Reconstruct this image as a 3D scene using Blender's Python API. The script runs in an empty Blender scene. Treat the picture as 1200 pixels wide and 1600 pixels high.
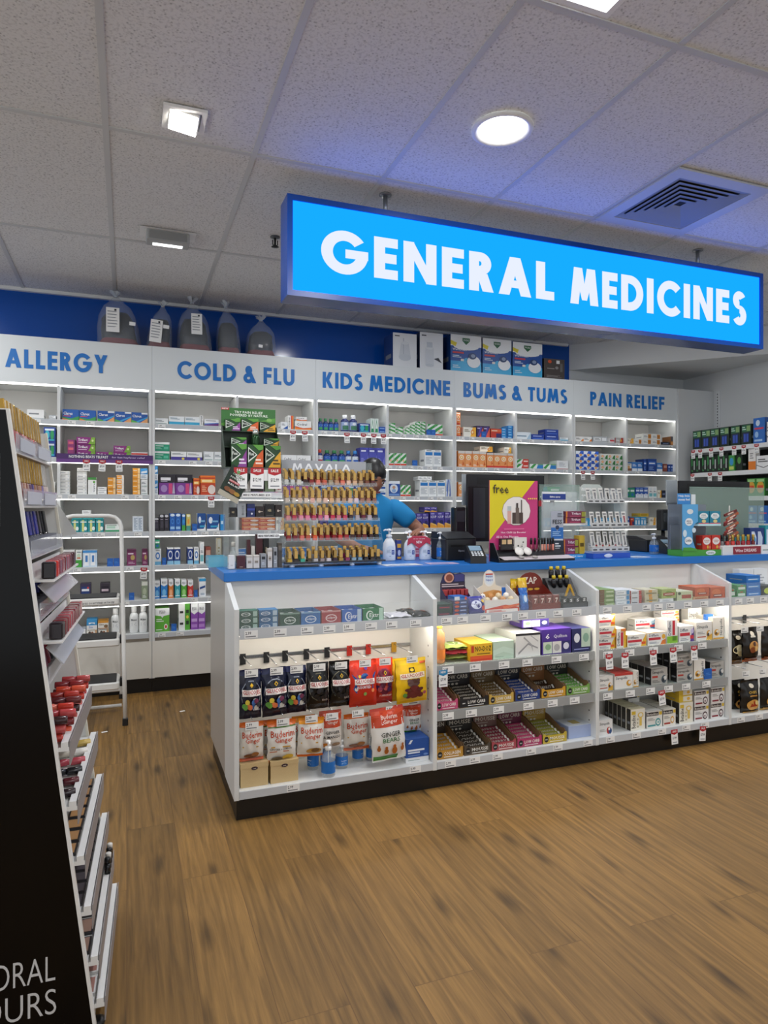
import bpy, math, random
from mathutils import Vector, Matrix, Euler
random.seed(7)
SC = bpy.context.scene
COL = SC.collection
PI = math.pi

# ------------------------------------------------------------------ camera, world, exposure
CAM_H, FOC, V0 = 1.30, 1050.0, 792.0
PSI = math.atan(402 / 1050)
SP, CP = math.sin(PSI), math.cos(PSI)
cam_data = bpy.data.cameras.new('camera')
cam = bpy.data.objects.new('camera', cam_data)
COL.objects.link(cam)
cam.location = (0, 0, CAM_H)
cam.rotation_euler = (PI / 2, 0, -PSI)
cam_data.sensor_fit = 'VERTICAL'
cam_data.sensor_height = 32.0
cam_data.lens = 32.0 * FOC / 1600
cam_data.shift_y = (V0 - 800) / 1600
cam_data.clip_start = 0.05
SC.camera = cam
SC.view_settings.view_transform = 'Standard'
SC.view_settings.look = 'None'
SC.view_settings.gamma = 1.0
SC.view_settings.use_curve_mapping = False
SC.view_settings.exposure = 0.08
SC.cycles.use_denoising = True
SC.cycles.max_bounces = 7
SC.cycles.diffuse_bounces = 3
SC.cycles.glossy_bounces = 3
SC.cycles.transmission_bounces = 6
SC.cycles.transparent_max_bounces = 12
SC.cycles.caustics_reflective = False
SC.cycles.caustics_refractive = False
SC.cycles.sample_clamp_indirect = 4.0
world = bpy.data.worlds.new('world')
SC.world = world
world.use_nodes = True
bgn = world.node_tree.nodes['Background']
bgn.inputs[0].default_value = (0.92, 0.96, 1.0, 1)
bgn.inputs[1].default_value = 0.86
LAMP_PANEL, LAMP_SPOT, LED = 13.0, 9.0, 1.0   # watts, watts, strip multiplier

def XU(u, Y):
    """world X of the thing standing on the vertical plane at depth Y that the photo shows in column u"""
    a = (u - 600) / FOC
    return Y / (CP - a * SP) * (SP + a * CP)
def ZV(u, v, Y):
    a = (u - 600) / FOC
    return CAM_H + Y / (CP - a * SP) * (V0 - v) / FOC

# ------------------------------------------------------------------ materials
def lin(h):
    h = h.lstrip('#')
    if len(h) == 3: h = ''.join(c * 2 for c in h)
    out = []
    for i in (0, 2, 4):
        c = int(h[i:i + 2], 16) / 255
        out.append(c / 12.92 if c <= 0.04045 else ((c + 0.055) / 1.055) ** 2.4)
    return (*out, 1)
_M = {}
def M(h, rough=0.45, metal=0.0, spec=0.5):
    k = (h, rough, metal, spec)
    if k in _M: return _M[k]
    m = bpy.data.materials.new('paint_' + h.lstrip('#'))
    m.use_nodes = True
    b = m.node_tree.nodes['Principled BSDF']
    b.inputs['Base Color'].default_value = lin(h)
    b.inputs['Roughness'].default_value = rough
    b.inputs['Metallic'].default_value = metal
    b.inputs['Specular IOR Level'].default_value = spec
    m.diffuse_color = lin(h)
    _M[k] = m
    return m
def EM(h, strength):
    k = ('e', h, strength)
    if k in _M: return _M[k]
    m = bpy.data.materials.new('glow_' + h.lstrip('#'))
    m.use_nodes = True
    nt = m.node_tree
    nt.nodes.clear()
    e = nt.nodes.new('ShaderNodeEmission'); o = nt.nodes.new('ShaderNodeOutputMaterial')
    e.inputs[0].default_value = lin(h); e.inputs[1].default_value = strength
    nt.links.new(e.outputs[0], o.inputs[0])
    _M[k] = m
    return m
def GL(h='f4fbf8', alpha=0.14, rough=0.04):
    """thin clear sheet: mostly see-through with a glossy skin"""
    k = ('g', h, alpha, rough)
    if k in _M: return _M[k]
    m = bpy.data.materials.new('clear_' + h)
    m.use_nodes = True
    b = m.node_tree.nodes['Principled BSDF']
    b.inputs['Base Color'].default_value = lin(h)
    b.inputs['Roughness'].default_value = rough
    b.inputs['Alpha'].default_value = alpha
    b.inputs['Specular IOR Level'].default_value = 0.8
    _M[k] = m
    return m
def NM(name, build, **kw):
    m = bpy.data.materials.new(name)
    m.use_nodes = True
    nt = m.node_tree
    b = nt.nodes['Principled BSDF']
    build(nt, b)
    return m
WHITE = M('e9eae8', 0.4)
LAM = M('dfe1e0', 0.35)
BLACK = M('0b0b0c', 0.35)

# ------------------------------------------------------------------ mesh builder
_TXT = {}
def text_geo(s, bold=0.0, res=2, font_space=1.0):
    k = (s, bold, res, font_space)
    if k in _TXT: return _TXT[k]
    cu = bpy.data.curves.new('t', 'FONT')
    cu.body = s; cu.size = 1.0; cu.resolution_u = res; cu.offset = bold; cu.space_character = font_space
    cu.fill_mode = 'FRONT'
    o = bpy.data.objects.new('t', cu)
    me = o.to_mesh()
    vs = [(v.co.x, v.co.y) for v in me.vertices]
    fs = [tuple(p.vertices) for p in me.polygons]
    o.to_mesh_clear()
    bpy.data.objects.remove(o); bpy.data.curves.remove(cu)
    if vs:
        x0 = min(v[0] for v in vs); x1 = max(v[0] for v in vs); y0 = min(v[1] for v in vs); y1 = max(v[1] for v in vs)
        vs = [((x - x0) / max(x1 - x0, 1e-6), (y - y0) / max(y1 - y0, 1e-6)) for x, y in vs]
    _TXT[k] = (vs, fs)
    return _TXT[k]

class B:
    def __init__(s):
        s.v = []; s.f = []; s.mi = []; s.mats = []; s.sm = []; s.warp = None
    def mat(s, m):
        if m not in s.mats: s.mats.append(m)
        return s.mats.index(m)
    def add(s, vs, fs, m, smooth=False):
        o = len(s.v)
        if s.warp: vs = [s.warp(*p) for p in vs]
        s.v += [tuple(p) for p in vs]
        i = s.mat(m)
        for f in fs:
            s.f.append(tuple(a + o for a in f)); s.mi.append(i); s.sm.append(smooth)
        return s
    def box(s, x0, y0, z0, x1, y1, z1, m, bev=0.0):
        if bev:
            return s.bbox(x0, y0, z0, x1, y1, z1, m, bev)
        return s.add([(x0, y0, z0), (x1, y0, z0), (x1, y1, z0), (x0, y1, z0), (x0, y0, z1), (x1, y0, z1), (x1, y1, z1), (x0, y1, z1)],
                     [(0, 3, 2, 1), (4, 5, 6, 7), (0, 1, 5, 4), (1, 2, 6, 5), (2, 3, 7, 6), (3, 0, 4, 7)], m)
    def bbox(s, x0, y0, z0, x1, y1, z1, m, r):
        """box with its vertical edges and its rims rounded off"""
        def ring(ins, z):
            pts = []
            q = r
            for cx, cy, a0 in ((x1 - q, y1 - q, 0), (x0 + q, y1 - q, 90), (x0 + q, y0 + q, 180), (x1 - q, y0 + q, 270)):
                for a in (0, 30, 60, 90):
                    t = math.radians(a0 + a)
                    pts.append((cx + (q - ins) * math.cos(t), cy + (q - ins) * math.sin(t), z))
            return pts
        e = r * 0.45
        rings = [ring(e, z0), ring(0, z0 + e), ring(0, z1 - e), ring(e, z1)]
        vs = sum(rings, []); n = 16
        fs = [tuple(range(n - 1, -1, -1)), tuple(range(3 * n, 4 * n))]
        for k in range(3):
            for i in range(n):
                j = (i + 1) % n
                fs.append((k * n + i, k * n + j, (k + 1) * n + j, (k + 1) * n + i))
        return s.add(vs, fs, m)
    def prism(s, pts, axis, a0, a1, m):
        """extrude a closed outline; pts are (p,q) in the two other axes in xyz order"""
        def put(p, q, a):
            return {'x': (a, p, q), 'y': (p, a, q), 'z': (p, q, a)}[axis]
        n = len(pts)
        vs = [put(p, q, a0) for p, q in pts] + [put(p, q, a1) for p, q in pts]
        fs = [tuple(range(n - 1, -1, -1)), tuple(range(n, 2 * n))] + [(i, (i + 1) % n, n + (i + 1) % n, n + i) for i in range(n)]
        return s.add(vs, fs, m)
    def lathe(s, prof, m, c=(0, 0, 0), n=16, sx=1.0, sy=1.0, smooth=True, cap=True):
        vs = []; fs = []
        for r, z in prof:
            for i in range(n):
                t = 2 * PI * i / n
                vs.append((c[0] + r * sx * math.cos(t), c[1] + r * sy * math.sin(t), c[2] + z))
        k = len(prof)
        for a in range(k - 1):
            for i in range(n):
                j = (i + 1) % n
                fs.append((a * n + i, a * n + j, (a + 1) * n + j, (a + 1) * n + i))
        if cap:
            fs.append(tuple(range(n - 1, -1, -1))); fs.append(tuple(range((k - 1) * n, k * n)))
        return s.add(vs, fs, m, smooth)
    def tube(s, path, r, m, n=8, smooth=True):
        ps = [Vector(p) for p in path]
        vs = []; fs = []
        up = Vector((0, 0, 1))
        prev = None
        for i, p in enumerate(ps):
            d = (ps[min(i + 1, len(ps) - 1)] - ps[max(i - 1, 0)]).normalized()
            if prev is None:
                a = d.cross(up if abs(d.z) < 0.9 else Vector((1, 0, 0))).normalized()
            else:
                a = (prev - d * prev.dot(d)).normalized()
            b = d.cross(a); prev = a
            for k in range(n):
                t = 2 * PI * k / n
                vs.append(tuple(p + a * (r * math.cos(t)) + b * (r * math.sin(t))))
        for i in range(len(ps) - 1):
            for k in range(n):
                j = (k + 1) % n
                fs.append((i * n + k, i * n + j, (i + 1) * n + j, (i + 1) * n + k))
        fs.append(tuple(range(n - 1, -1, -1))); fs.append(tuple(range((len(ps) - 1) * n, len(ps) * n)))
        return s.add(vs, fs, m, smooth)
    def text(s, t, x0, z0, x1, z1, y, m, bold=0.02, res=2, depth=0.0, space=1.0):
        """lettering facing -Y, fitted to the box"""
        vs, fs = text_geo(t, bold, res, space)
        W, H = x1 - x0, z1 - z0
        s.add([(x0 + a * W, y, z0 + b * H) for a, b in vs], fs, m)
        return s
    def obj(s, name, parent=None, loc=(0, 0, 0), rz=0.0, rot=None):
        me = bpy.data.meshes.new(name)
        me.from_pydata(s.v, [], s.f)
        for m in s.mats: me.materials.append(m)
        me.polygons.foreach_set('material_index', s.mi)
        me.polygons.foreach_set('use_smooth', s.sm)
        me.update()
        return put(name, me, parent, loc, rz, rot)
def put(name, me, parent=None, loc=(0, 0, 0), rz=0.0, rot=None):
    o = bpy.data.objects.new(name, me)
    COL.objects.link(o)
    o.location = loc
    o.rotation_euler = rot if rot else (0, 0, rz)
    if parent: o.parent = parent
    return o
LABELS = {}
def tag(o, label, cat, group=None):
    o['label'] = label; o['category'] = cat
    if group: o['group'] = group
    LABELS.setdefault(label, []).append(o.name)
    return o
def empty(name, loc, label, cat, group=None, rz=0.0):
    o = put(name, None, None, loc, rz)
    return tag(o, label, cat, group)
def struct(o):
    o['kind'] = 'structure'
    return o
ORD = 'zeroth first second third fourth fifth sixth seventh eighth ninth tenth eleventh twelfth thirteenth fourteenth fifteenth sixteenth seventeenth eighteenth nineteenth twentieth'.split()
TENS = {20: 'twenty', 30: 'thirty', 40: 'forty'}
def ordw(i):
    if i <= 20: return ORD[i]
    t, r = i // 10 * 10, i % 10
    return TENS[t] + '-' + ORD[r] if r else {30: 'thirtieth', 40: 'fortieth'}[t]

# lamps
def area(name, loc, sx, sy, w, color=(1, 1, 1), rot=(0, 0, 0), parent=None, spread=PI):
    l = bpy.data.lights.new(name, 'AREA')
    l.shape = 'RECTANGLE'; l.size = sx; l.size_y = sy; l.energy = w; l.color = color; l.spread = spread
    o = bpy.data.objects.new(name, l); COL.objects.link(o)
    o.location = loc; o.rotation_euler = rot
    if parent: o.parent = parent
    return o

# ------------------------------------------------------------------ geometric capitals for the signs, drawn as strokes
def caps(word, w, only=None):
    """list of polygons (unit cap height) and the total width of a word in heavy geometric capitals"""
    q = w * 1.12
    out = []
    def rect(x0, y0, x1, y1): return [(x0, y0), (x1, y0), (x1, y1), (x0, y1)]
    def dia(x0, y0, x1, y1): return [(x0, y0), (x0 + q, y0), (x1 + q, y1), (x1, y1)]
    def arc(cx, cy, rx, ry, a0, a1, n=22):
        ps = []
        for i in range(n):
            t0 = math.radians(a0 + (a1 - a0) * i / n); t1 = math.radians(a0 + (a1 - a0) * (i + 1) / n)
            f = lambda t, k: (cx + (rx - k) * math.cos(t), cy + (ry - k * .96) * math.sin(t))
            ps.append([f(t0, w), f(t0, 0), f(t1, 0), f(t1, w)])
        return ps
    v = w * .92
    def G(c):
        if c == 'I': return w, [rect(0, 0, w, 1)]
        if c == 'L': return .50, [rect(0, 0, w, 1), rect(0, 0, .50, v)]
        if c in 'EF': return .54, [rect(0, 0, w, 1), rect(0, 1 - v, .54, 1), rect(0, .5 - v / 2, .51, .5 + v / 2)] + ([rect(0, 0, .54, v)] if c == 'E' else [])
        if c == 'T': return .58, [rect(.29 - w / 2, 0, .29 + w / 2, 1), rect(0, 1 - v, .58, 1)]
        if c == 'N': return .78, [rect(0, 0, w, 1), rect(.78 - w, 0, .78, 1), [(0, 1), (.78 - w * .95, 0), (.78, 0), (w * .95, 1)]]
        if c == 'M': return .96, [dia(0, 0, .12, 1), dia(.96 - q, 0, .84 - q, 1), [(.12, 1), (.12 + q, 1), (.48 + q * .3, .12), (.48 - q * .3, .12)], [(.84, 1), (.84 - q, 1), (.48 - q * .3, .12), (.48 + q * .3, .12)]]
        if c == 'A': return .86, [dia(0, 0, .43 - q / 2, 1), dia(.86 - q, 0, .43 - q / 2, 1), rect(.2, .20, .66, .20 + v * .85)]
        if c == 'V': return .82, [dia(.41 - q / 2, 0, 0, 1), dia(.41 - q / 2, 0, .82 - q, 1)]
        if c == 'Y': return .76, [rect(.38 - w / 2, 0, .38 + w / 2, .46), dia(.38 - q / 2, .42, 0, 1), dia(.38 - q / 2, .42, .76 - q, 1)]
        if c == 'K': return .70, [rect(0, 0, w, 1), dia(.70 - q, 0, w * .7, .56), dia(w * .7, .46, .66 - q, 1)]
        if c == 'O': return 1.02, arc(.51, .5, .51, .52, 0, 360, 40)
        if c in 'CG':
            p = arc(.51, .5, .51, .52, 42 if c == 'C' else 38, 318 if c == 'C' else 360, 34)
            if c == 'G': p = arc(.51, .5, .51, .52, 36, 352, 36) + [rect(.52, .5 - v * .55, 1.02, .5 + v * .35)]
            return (.88 if c == 'C' else 1.02), p
        if c == 'D': return .80, [rect(0, 0, w, 1), rect(0, 0, .34, v), rect(0, 1 - v, .34, 1)] + arc(.30, .5, .50, .5, -90, 90)
        if c in 'PRB':
            p = [rect(0, 0, w, 1)]
            if c == 'B':
                p += [rect(0, 0, .36, v), rect(0, 1 - v, .32, 1), rect(0, .5 - v / 2, .34, .5 + v / 2)] + arc(.31, .755, .24, .245, -90, 90) + arc(.33, .27, .27, .27, -90, 90)
                return .60, p
            p += [rect(0, 1 - v, .30, 1), rect(0, .42, .30, .42 + v)] + arc(.28, .71, .28, .29, -90, 90)
            if c == 'R': p += [dia(.62 - q, 0, .18, .46)]
            return (.62 if c == 'R' else .56), p
        if c == 'S':
            return .58, arc(.29, .745, .27, .275, 28, 270, 18) + arc(.29, .285, .29, .305, 90, -152, 18)
        if c == 'U': return .74, [rect(0, .34, w, 1), rect(.74 - w, .34, .74, 1)] + arc(.37, .36, .37, .38, 180, 360)
        if c == '&': return .82, arc(.34, .76, .22, .26, 0, 360, 24) + arc(.32, .28, .32, .30, 60, 350, 20) + [dia(.82 - q, 0, .16, .86)]
        return .34, []
    x = 0; wi = 0
    for c in word:
        a, ps = G(c)
        if c == ' ': wi += 1
        for p in ps:
            if only is None or only == wi: out.append([(px + x, py) for px, py in p])
        x += a + .13
        if c == ' ': x -= .13
    return out, x - .13
def caps_text(b, word, w, x0, z0, x1, z1, y, m, only=None):
    ps, W = caps(word, w, only)
    for n, p in enumerate(ps):
        ar = sum(p[i][0] * p[(i + 1) % len(p)][1] - p[(i + 1) % len(p)][0] * p[i][1] for i in range(len(p)))
        if ar < 0: p = p[::-1]
        b.add([(x0 + px / W * (x1 - x0), y - n * 4e-5, z0 + pz * (z1 - z0)) for px, pz in p], [tuple(range(len(p)))], m)

# ------------------------------------------------------------------ printed packs
def decals(b, spec, w, h, fy, rough=.45, step=.0005):
    """print a pack front: fy(x,z) is the depth of the surface there, x in -w/2..w/2"""
    lay = 0
    for cmd in spec.split(';'):
        t = cmd.split()
        if not t: continue
        lay += 1; e = step * lay
        m = M(t[-1], rough)
        X = lambda f: (float(f) - .5) * w
        Z = lambda f: float(f) * h
        if t[0] == 'r':
            x0, z0, x1, z1 = X(t[1]), Z(t[2]), X(t[3]), Z(t[4]); nx = 8 if b.curved else 1; nz = 8 if b.curved else 1
            vs = []; fs = []
            for j in range(nz + 1):
                for i in range(nx + 1):
                    x = x0 + (x1 - x0) * i / nx; z = z0 + (z1 - z0) * j / nz
                    vs.append((x, fy(x, z) - e, z))
            for j in range(nz):
                for i in range(nx):
                    a = j * (nx + 1) + i; fs.append((a, a + 1, a + nx + 2, a + nx + 1))
            b.add(vs, fs, m)
        elif t[0] == 'e':
            cx, cz, rx, rz = X(t[1]), Z(t[2]), float(t[3]) * w, float(t[4]) * h; n = 14
            vs = [(cx, fy(cx, cz) - e, cz)]; fs = []
            for i in range(n):
                a = 2 * PI * i / n; x = cx + rx * math.cos(a); z = cz + rz * math.sin(a)
                x = max(-w / 2, min(w / 2, x)); z = max(0, min(h, z))
                vs.append((x, fy(x, z) - e, z))
            b.add(vs, [(0, 1 + i, 1 + (i + 1) % n) for i in range(n)], m)
        elif t[0] == 'p':
            ps = [(X(q.split(',')[0]), Z(q.split(',')[1])) for q in t[1:-1]]
            ar = sum(ps[i][0] * ps[(i + 1) % len(ps)][1] - ps[(i + 1) % len(ps)][0] * ps[i][1] for i in range(len(ps)))
            if ar < 0: ps = ps[::-1]
            b.add([(x, fy(x, z) - e, z) for x, z in ps], [tuple(range(len(ps)))], m)
        elif t[0] == 't':
            vs, fs = text_geo(t[1].replace('_', ' '), .012, 1)
            x0, z0, x1, z1 = X(t[2]), Z(t[3]), X(t[4]), Z(t[5])
            b.add([(x0 + a * (x1 - x0), fy(x0 + a * (x1 - x0), z0 + c * (z1 - z0)) - e, z0 + c * (z1 - z0)) for a, c in vs], fs, m)
        elif t[0] == 'v':     # lettering turned to run up the pack
            vs, fs = text_geo(t[1].replace('_', ' '), .012, 1)
            x0, z0, x1, z1 = X(t[2]), Z(t[3]), X(t[4]), Z(t[5])
            b.add([(x1 - c * (x1 - x0), fy(x0, z0) - e, z0 + a * (z1 - z0)) for a, c in vs], fs, m)
        elif t[0] == 'l':     # n thin lines of small print
            x0, z0, x1, z1 = X(t[1]), Z(t[2]), X(t[3]), Z(t[4]); n = int(t[5])
            for i in range(n):
                zc = z0 + (z1 - z0) * (i + .5) / n; q = (z1 - z0) / n * .25
                xe = x1 - (x1 - x0) * (.0, .25, .1, .4)[i % 4]
                b.add([(x, fy(x, z) - e, z) for x, z in ((x0, zc - q), (xe, zc - q), (xe, zc + q), (x0, zc + q))], [(0, 1, 2, 3)], m)
B.curved = False
_PK = {}
def carton(style, w, d, h):
    """folded carton, origin at the middle of its base, front towards -Y"""
    k = (style, round(w * 400), round(d * 400), round(h * 400))
    if k in _PK: return _PK[k]
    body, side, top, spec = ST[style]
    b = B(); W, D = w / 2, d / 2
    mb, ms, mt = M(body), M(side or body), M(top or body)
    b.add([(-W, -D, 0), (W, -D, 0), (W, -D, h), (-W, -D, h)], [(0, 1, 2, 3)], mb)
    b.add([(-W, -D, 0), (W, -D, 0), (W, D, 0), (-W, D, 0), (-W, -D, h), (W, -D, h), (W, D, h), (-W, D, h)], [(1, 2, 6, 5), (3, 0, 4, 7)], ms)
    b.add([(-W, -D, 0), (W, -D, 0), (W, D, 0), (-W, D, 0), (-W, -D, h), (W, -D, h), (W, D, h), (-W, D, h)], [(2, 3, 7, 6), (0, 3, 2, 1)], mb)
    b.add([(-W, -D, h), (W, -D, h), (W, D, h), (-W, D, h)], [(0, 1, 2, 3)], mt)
    # glue flap and lid crease
    b.add([(-W, -D - .0003, h * .985), (W, -D - .0003, h * .985), (W, -D - .0003, h), (-W, -D - .0003, h)], [(0, 1, 2, 3)], mt)
    decals(b, spec, w, h, lambda x, z: -D, step=.0004)
    if spec:   # small print on the sides, too
        for sg in (-1, 1):
            b.add([(sg * (W + .0004), sg * D * .6, h * .3), (sg * (W + .0004), -sg * D * .6, h * .3), (sg * (W + .0004), -sg * D * .6, h * .42), (sg * (W + .0004), sg * D * .6, h * .42)], [(3, 2, 1, 0)] if sg < 0 else [(3, 2, 1, 0)], M('8a8d92'))
    me = b.mesh(style)
    _PK[k] = me
    return me
def _mesh(s, name):
    me = bpy.data.meshes.new(name)
    me.from_pydata(s.v, [], s.f)
    for m in s.mats: me.materials.append(m)
    me.polygons.foreach_set('material_index', s.mi)
    me.polygons.foreach_set('use_smooth', s.sm)
    me.update()
    return me
B.mesh = _mesh
def bottle(style, r, h):
    """small bottle with cap and printed label"""
    k = ('b', style, round(r * 400), round(h * 400))
    if k in _PK: return _PK[k]
    body, cap, lab, spec = BT[style]
    b = B()
    b.lathe([(r * .9, 0), (r, h * .03), (r, h * .62), (r * .86, h * .70), (r * .5, h * .76), (r * .46, h * .78)], M(body, .2), n=14)
    b.lathe([(r * .58, h * .77), (r * .60, h * .79), (r * .60, h * .97), (r * .5, h)], M(cap, .35), n=14)
    b.lathe([(r * 1.012, h * .10), (r * 1.012, h * .58)], M(lab), n=14, cap=False)
    if spec:
        b.curved = True
        decals(b, spec, r * 1.5, h, lambda x, z: -math.sqrt(max((r * 1.02) ** 2 - x * x, 0)), step=.0004)
    me = b.mesh(style)
    _PK[k] = me
    return me
def pouch(style, w, h, bulge, seed=0):
    """filled plastic bag: sealed edges, belly towards both sides; origin at the middle of its lower edge"""
    body, band0, band1, spec = ST[style]
    rnd = random.Random(seed)
    ph = [rnd.uniform(0, 6) for _ in range(6)]
    b = B(); b.curved = True
    def fy(x, z):
        u = 2 * x / w; t = z / h
        f = max(0, 1 - abs(u) ** 2.4) ** .6
        tt = max(0.0, min(1.0, (t - .06) / .86))
        g = max(0.0, math.sin(PI * tt ** .8)) ** .55
        cr = .10 * math.sin(9 * u + 5 * t + ph[0]) + .07 * math.sin(17 * t + 6 * u + ph[1])
        ed = .0018 * math.sin(24 * t + ph[2]) + .002 * math.sin(7 * u + ph[3])
        return -(bulge * f * g * (1 + cr * .55) + .0012) + ed * (1 - f * g)
    nx, nz = 14, 18
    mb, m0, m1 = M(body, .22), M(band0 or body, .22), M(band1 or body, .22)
    for sg in (1, -1):
        vs = []
        for j in range(nz + 1):
            for i in range(nx + 1):
                x = (i / nx - .5) * w * (1 - .02 * math.sin(j * 1.3 + ph[4])); z = j / nz * h
                y = fy(x, z)
                if sg < 0: y = -y * .8 + .0024 if y < 0 else y + .002
                vs.append((x, y, z))
        for j in range(nz):
            fs = []
            for i in range(nx):
                a = j * (nx + 1) + i
                q = (a, a + 1, a + nx + 2, a + nx + 1)
                fs.append(q if sg > 0 else q[::-1])
            b.add([], [], mb)
            o = len(b.v) if j == 0 else o
            if j == 0: b.v += vs
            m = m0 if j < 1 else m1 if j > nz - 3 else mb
            for q in fs:
                b.f.append(tuple(c + o for c in q)); b.mi.append(b.mat(m)); b.sm.append(True)
    decals(b, spec, w, h, fy, rough=.25, step=.0009)
    return b.mesh(style)
def place(name, me, x, y, z, label, cat, group=None, rz=0.0, rot=None):
    o = put(name, me, None, (x, y, z), rz, rot)
    tag(o, label, cat, group)
    return o
ST = {}; BT = {}
# ================================================================== the setting
CEIL = 2.84
def floor_mat(nt, b):
    N = nt.nodes.new; L = nt.links.new
    tc = N('ShaderNodeTexCoord'); mp = N('ShaderNodeMapping')
    mp.inputs['Rotation'].default_value = (0, 0, PI / 2)
    L(tc.outputs['Object'], mp.inputs['Vector'])
    br = N('ShaderNodeTexBrick')
    br.offset = 0.37; br.inputs['Scale'].default_value = 1.0
    br.inputs['Brick Width'].default_value = 1.22; br.inputs['Row Height'].default_value = 0.182
    br.inputs['Mortar Size'].default_value = 0.0012; br.inputs['Mortar Smooth'].default_value = 0.1
    br.inputs['Color1'].default_value = (0.0, 0.0, 0.0, 1); br.inputs['Color2'].default_value = (1, 1, 1, 1)
    br.inputs['Mortar'].default_value = (0.5, 0.5, 0.5, 1)
    L(mp.outputs[0], br.inputs['Vector'])
    # grain stretched along the board, shifted per board
    sc = N('ShaderNodeMapping'); sc.inputs['Scale'].default_value = (34, 1.5, 1)
    sh = N('ShaderNodeVectorMath'); sh.operation = 'MULTIPLY_ADD'
    sh.inputs[1].default_value = (7, 13, 0)
    L(br.outputs['Color'], sh.inputs[0]); L(tc.outputs['Object'], sh.inputs[2])
    L(sh.outputs[0], sc.inputs['Vector'])
    n1 = N('ShaderNodeTexNoise'); n1.inputs['Scale'].default_value = 1.6; n1.inputs['Detail'].default_value = 8; n1.inputs['Roughness'].default_value = 0.62; n1.inputs['Distortion'].default_value = 0.5
    L(sc.outputs[0], n1.inputs['Vector'])
    cr = N('ShaderNodeValToRGB')
    e = cr.color_ramp.elements
    e[0].position = 0.26; e[0].color = lin('5c4423'); e[1].position = 0.70; e[1].color = lin('96713c')
    m = e.new(0.5); m.color = lin('7e5e31')
    L(n1.outputs['Fac'], cr.inputs[0])
    # board to board tone
    mr = N('ShaderNodeMapRange'); mr.inputs[3].default_value = 0.80; mr.inputs[4].default_value = 1.12
    L(br.outputs['Color'], mr.inputs[0])
    mx = N('ShaderNodeMixRGB'); mx.blend_type = 'MULTIPLY'; mx.inputs[0].default_value = 1
    L(cr.outputs[0], mx.inputs[1]); L(mr.outputs[0], mx.inputs[2])
    # knots: long dark ovals
    k = N('ShaderNodeMapping'); k.inputs['Scale'].default_value = (7, 1.9, 1)
    L(sh.outputs[0], k.inputs['Vector'])
    vo = N('ShaderNodeTexVoronoi'); vo.inputs['Scale'].default_value = 0.8; vo.inputs['Randomness'].default_value = 1; vo.voronoi_dimensions = '2D'
    nd = N('ShaderNodeMixRGB'); nd.inputs[0].default_value = 0.12
    n2 = N('ShaderNodeTexNoise'); n2.inputs['Scale'].default_value = 3
    L(k.outputs[0], n2.inputs['Vector']); L(k.outputs[0], nd.inputs[1]); L(n2.outputs['Color'], nd.inputs[2])
    L(nd.outputs[0], vo.inputs['Vector'])
    kr = N('ShaderNodeMapRange'); kr.inputs[1].default_value = 0.02; kr.inputs[2].default_value = 0.13; kr.inputs[3].default_value = 0.32; kr.inputs[4].default_value = 1.0
    L(vo.outputs['Distance'], kr.inputs[0])
    m2 = N('ShaderNodeMixRGB'); m2.blend_type = 'MULTIPLY'; m2.inputs[0].default_value = 0.85
    L(mx.outputs[0], m2.inputs[1]); L(kr.outputs[0], m2.inputs[2])
    m3 = N('ShaderNodeMixRGB'); m3.inputs[2].default_value = lin('5a3f22')
    ml = N('ShaderNodeMath'); ml.operation = 'MULTIPLY'; ml.inputs[1].default_value = 0.7
    L(br.outputs['Fac'], ml.inputs[0]); L(ml.outputs[0], m3.inputs[0]); L(m2.outputs[0], m3.inputs[1])
    L(m3.outputs[0], b.inputs['Base Color'])
    b.inputs['Roughness'].default_value = 0.48; b.inputs['Specular IOR Level'].default_value = 0.35
    bp = N('ShaderNodeBump'); bp.inputs['Strength'].default_value = 0.12; bp.inputs['Distance'].default_value = 0.002
    L(n1.outputs['Fac'], bp.inputs['Height']); L(bp.outputs[0], b.inputs['Normal'])
def tile_mat(nt, b):
    N = nt.nodes.new; L = nt.links.new
    tc = N('ShaderNodeTexCoord')
    n = N('ShaderNodeTexNoise'); n.inputs['Scale'].default_value = 95; n.inputs['Detail'].default_value = 3; n.inputs['Roughness'].default_value = 0.6
    L(tc.outputs['Object'], n.inputs['Vector'])
    v = N('ShaderNodeTexVoronoi'); v.inputs['Scale'].default_value = 62
    L(tc.outputs['Object'], v.inputs['Vector'])
    r = N('ShaderNodeMapRange'); r.inputs[1].default_value = 0.10; r.inputs[2].default_value = 0.30; r.inputs[3].default_value = 0.50; r.inputs[4].default_value = 1
    L(v.outputs['Distance'], r.inputs[0])
    r2 = N('ShaderNodeMapRange'); r2.inputs[1].default_value = 0.38; r2.inputs[2].default_value = 0.50; r2.inputs[3].default_value = 0.78; r2.inputs[4].default_value = 1
    L(n.outputs['Fac'], r2.inputs[0])
    m = N('ShaderNodeMath'); m.operation = 'MULTIPLY'
    L(r.outputs[0], m.inputs[0]); L(r2.outputs[0], m.inputs[1])
    mx = N('ShaderNodeMixRGB'); mx.blend_type = 'MULTIPLY'; mx.inputs[0].default_value = 0.8; mx.inputs[1].default_value = lin('e6e6e5')
    L(m.outputs[0], mx.inputs[2]); L(mx.outputs[0], b.inputs['Base Color'])
    bp = N('ShaderNodeBump'); bp.inputs['Strength'].default_value = 0.3; bp.inputs['Distance'].default_value = 0.003
    L(m.outputs[0], bp.inputs['Height']); L(bp.outputs[0], b.inputs['Normal'])
    b.inputs['Roughness'].default_value = 0.9
FLOOR = NM('oak_vinyl_planks', floor_mat)
TILE = NM('speckled_ceiling_tile', tile_mat)
BLUEWALL = M('0a4da6', 0.16, spec=0.45)
PAINT = M('d9dcdd', 0.6)

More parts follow.
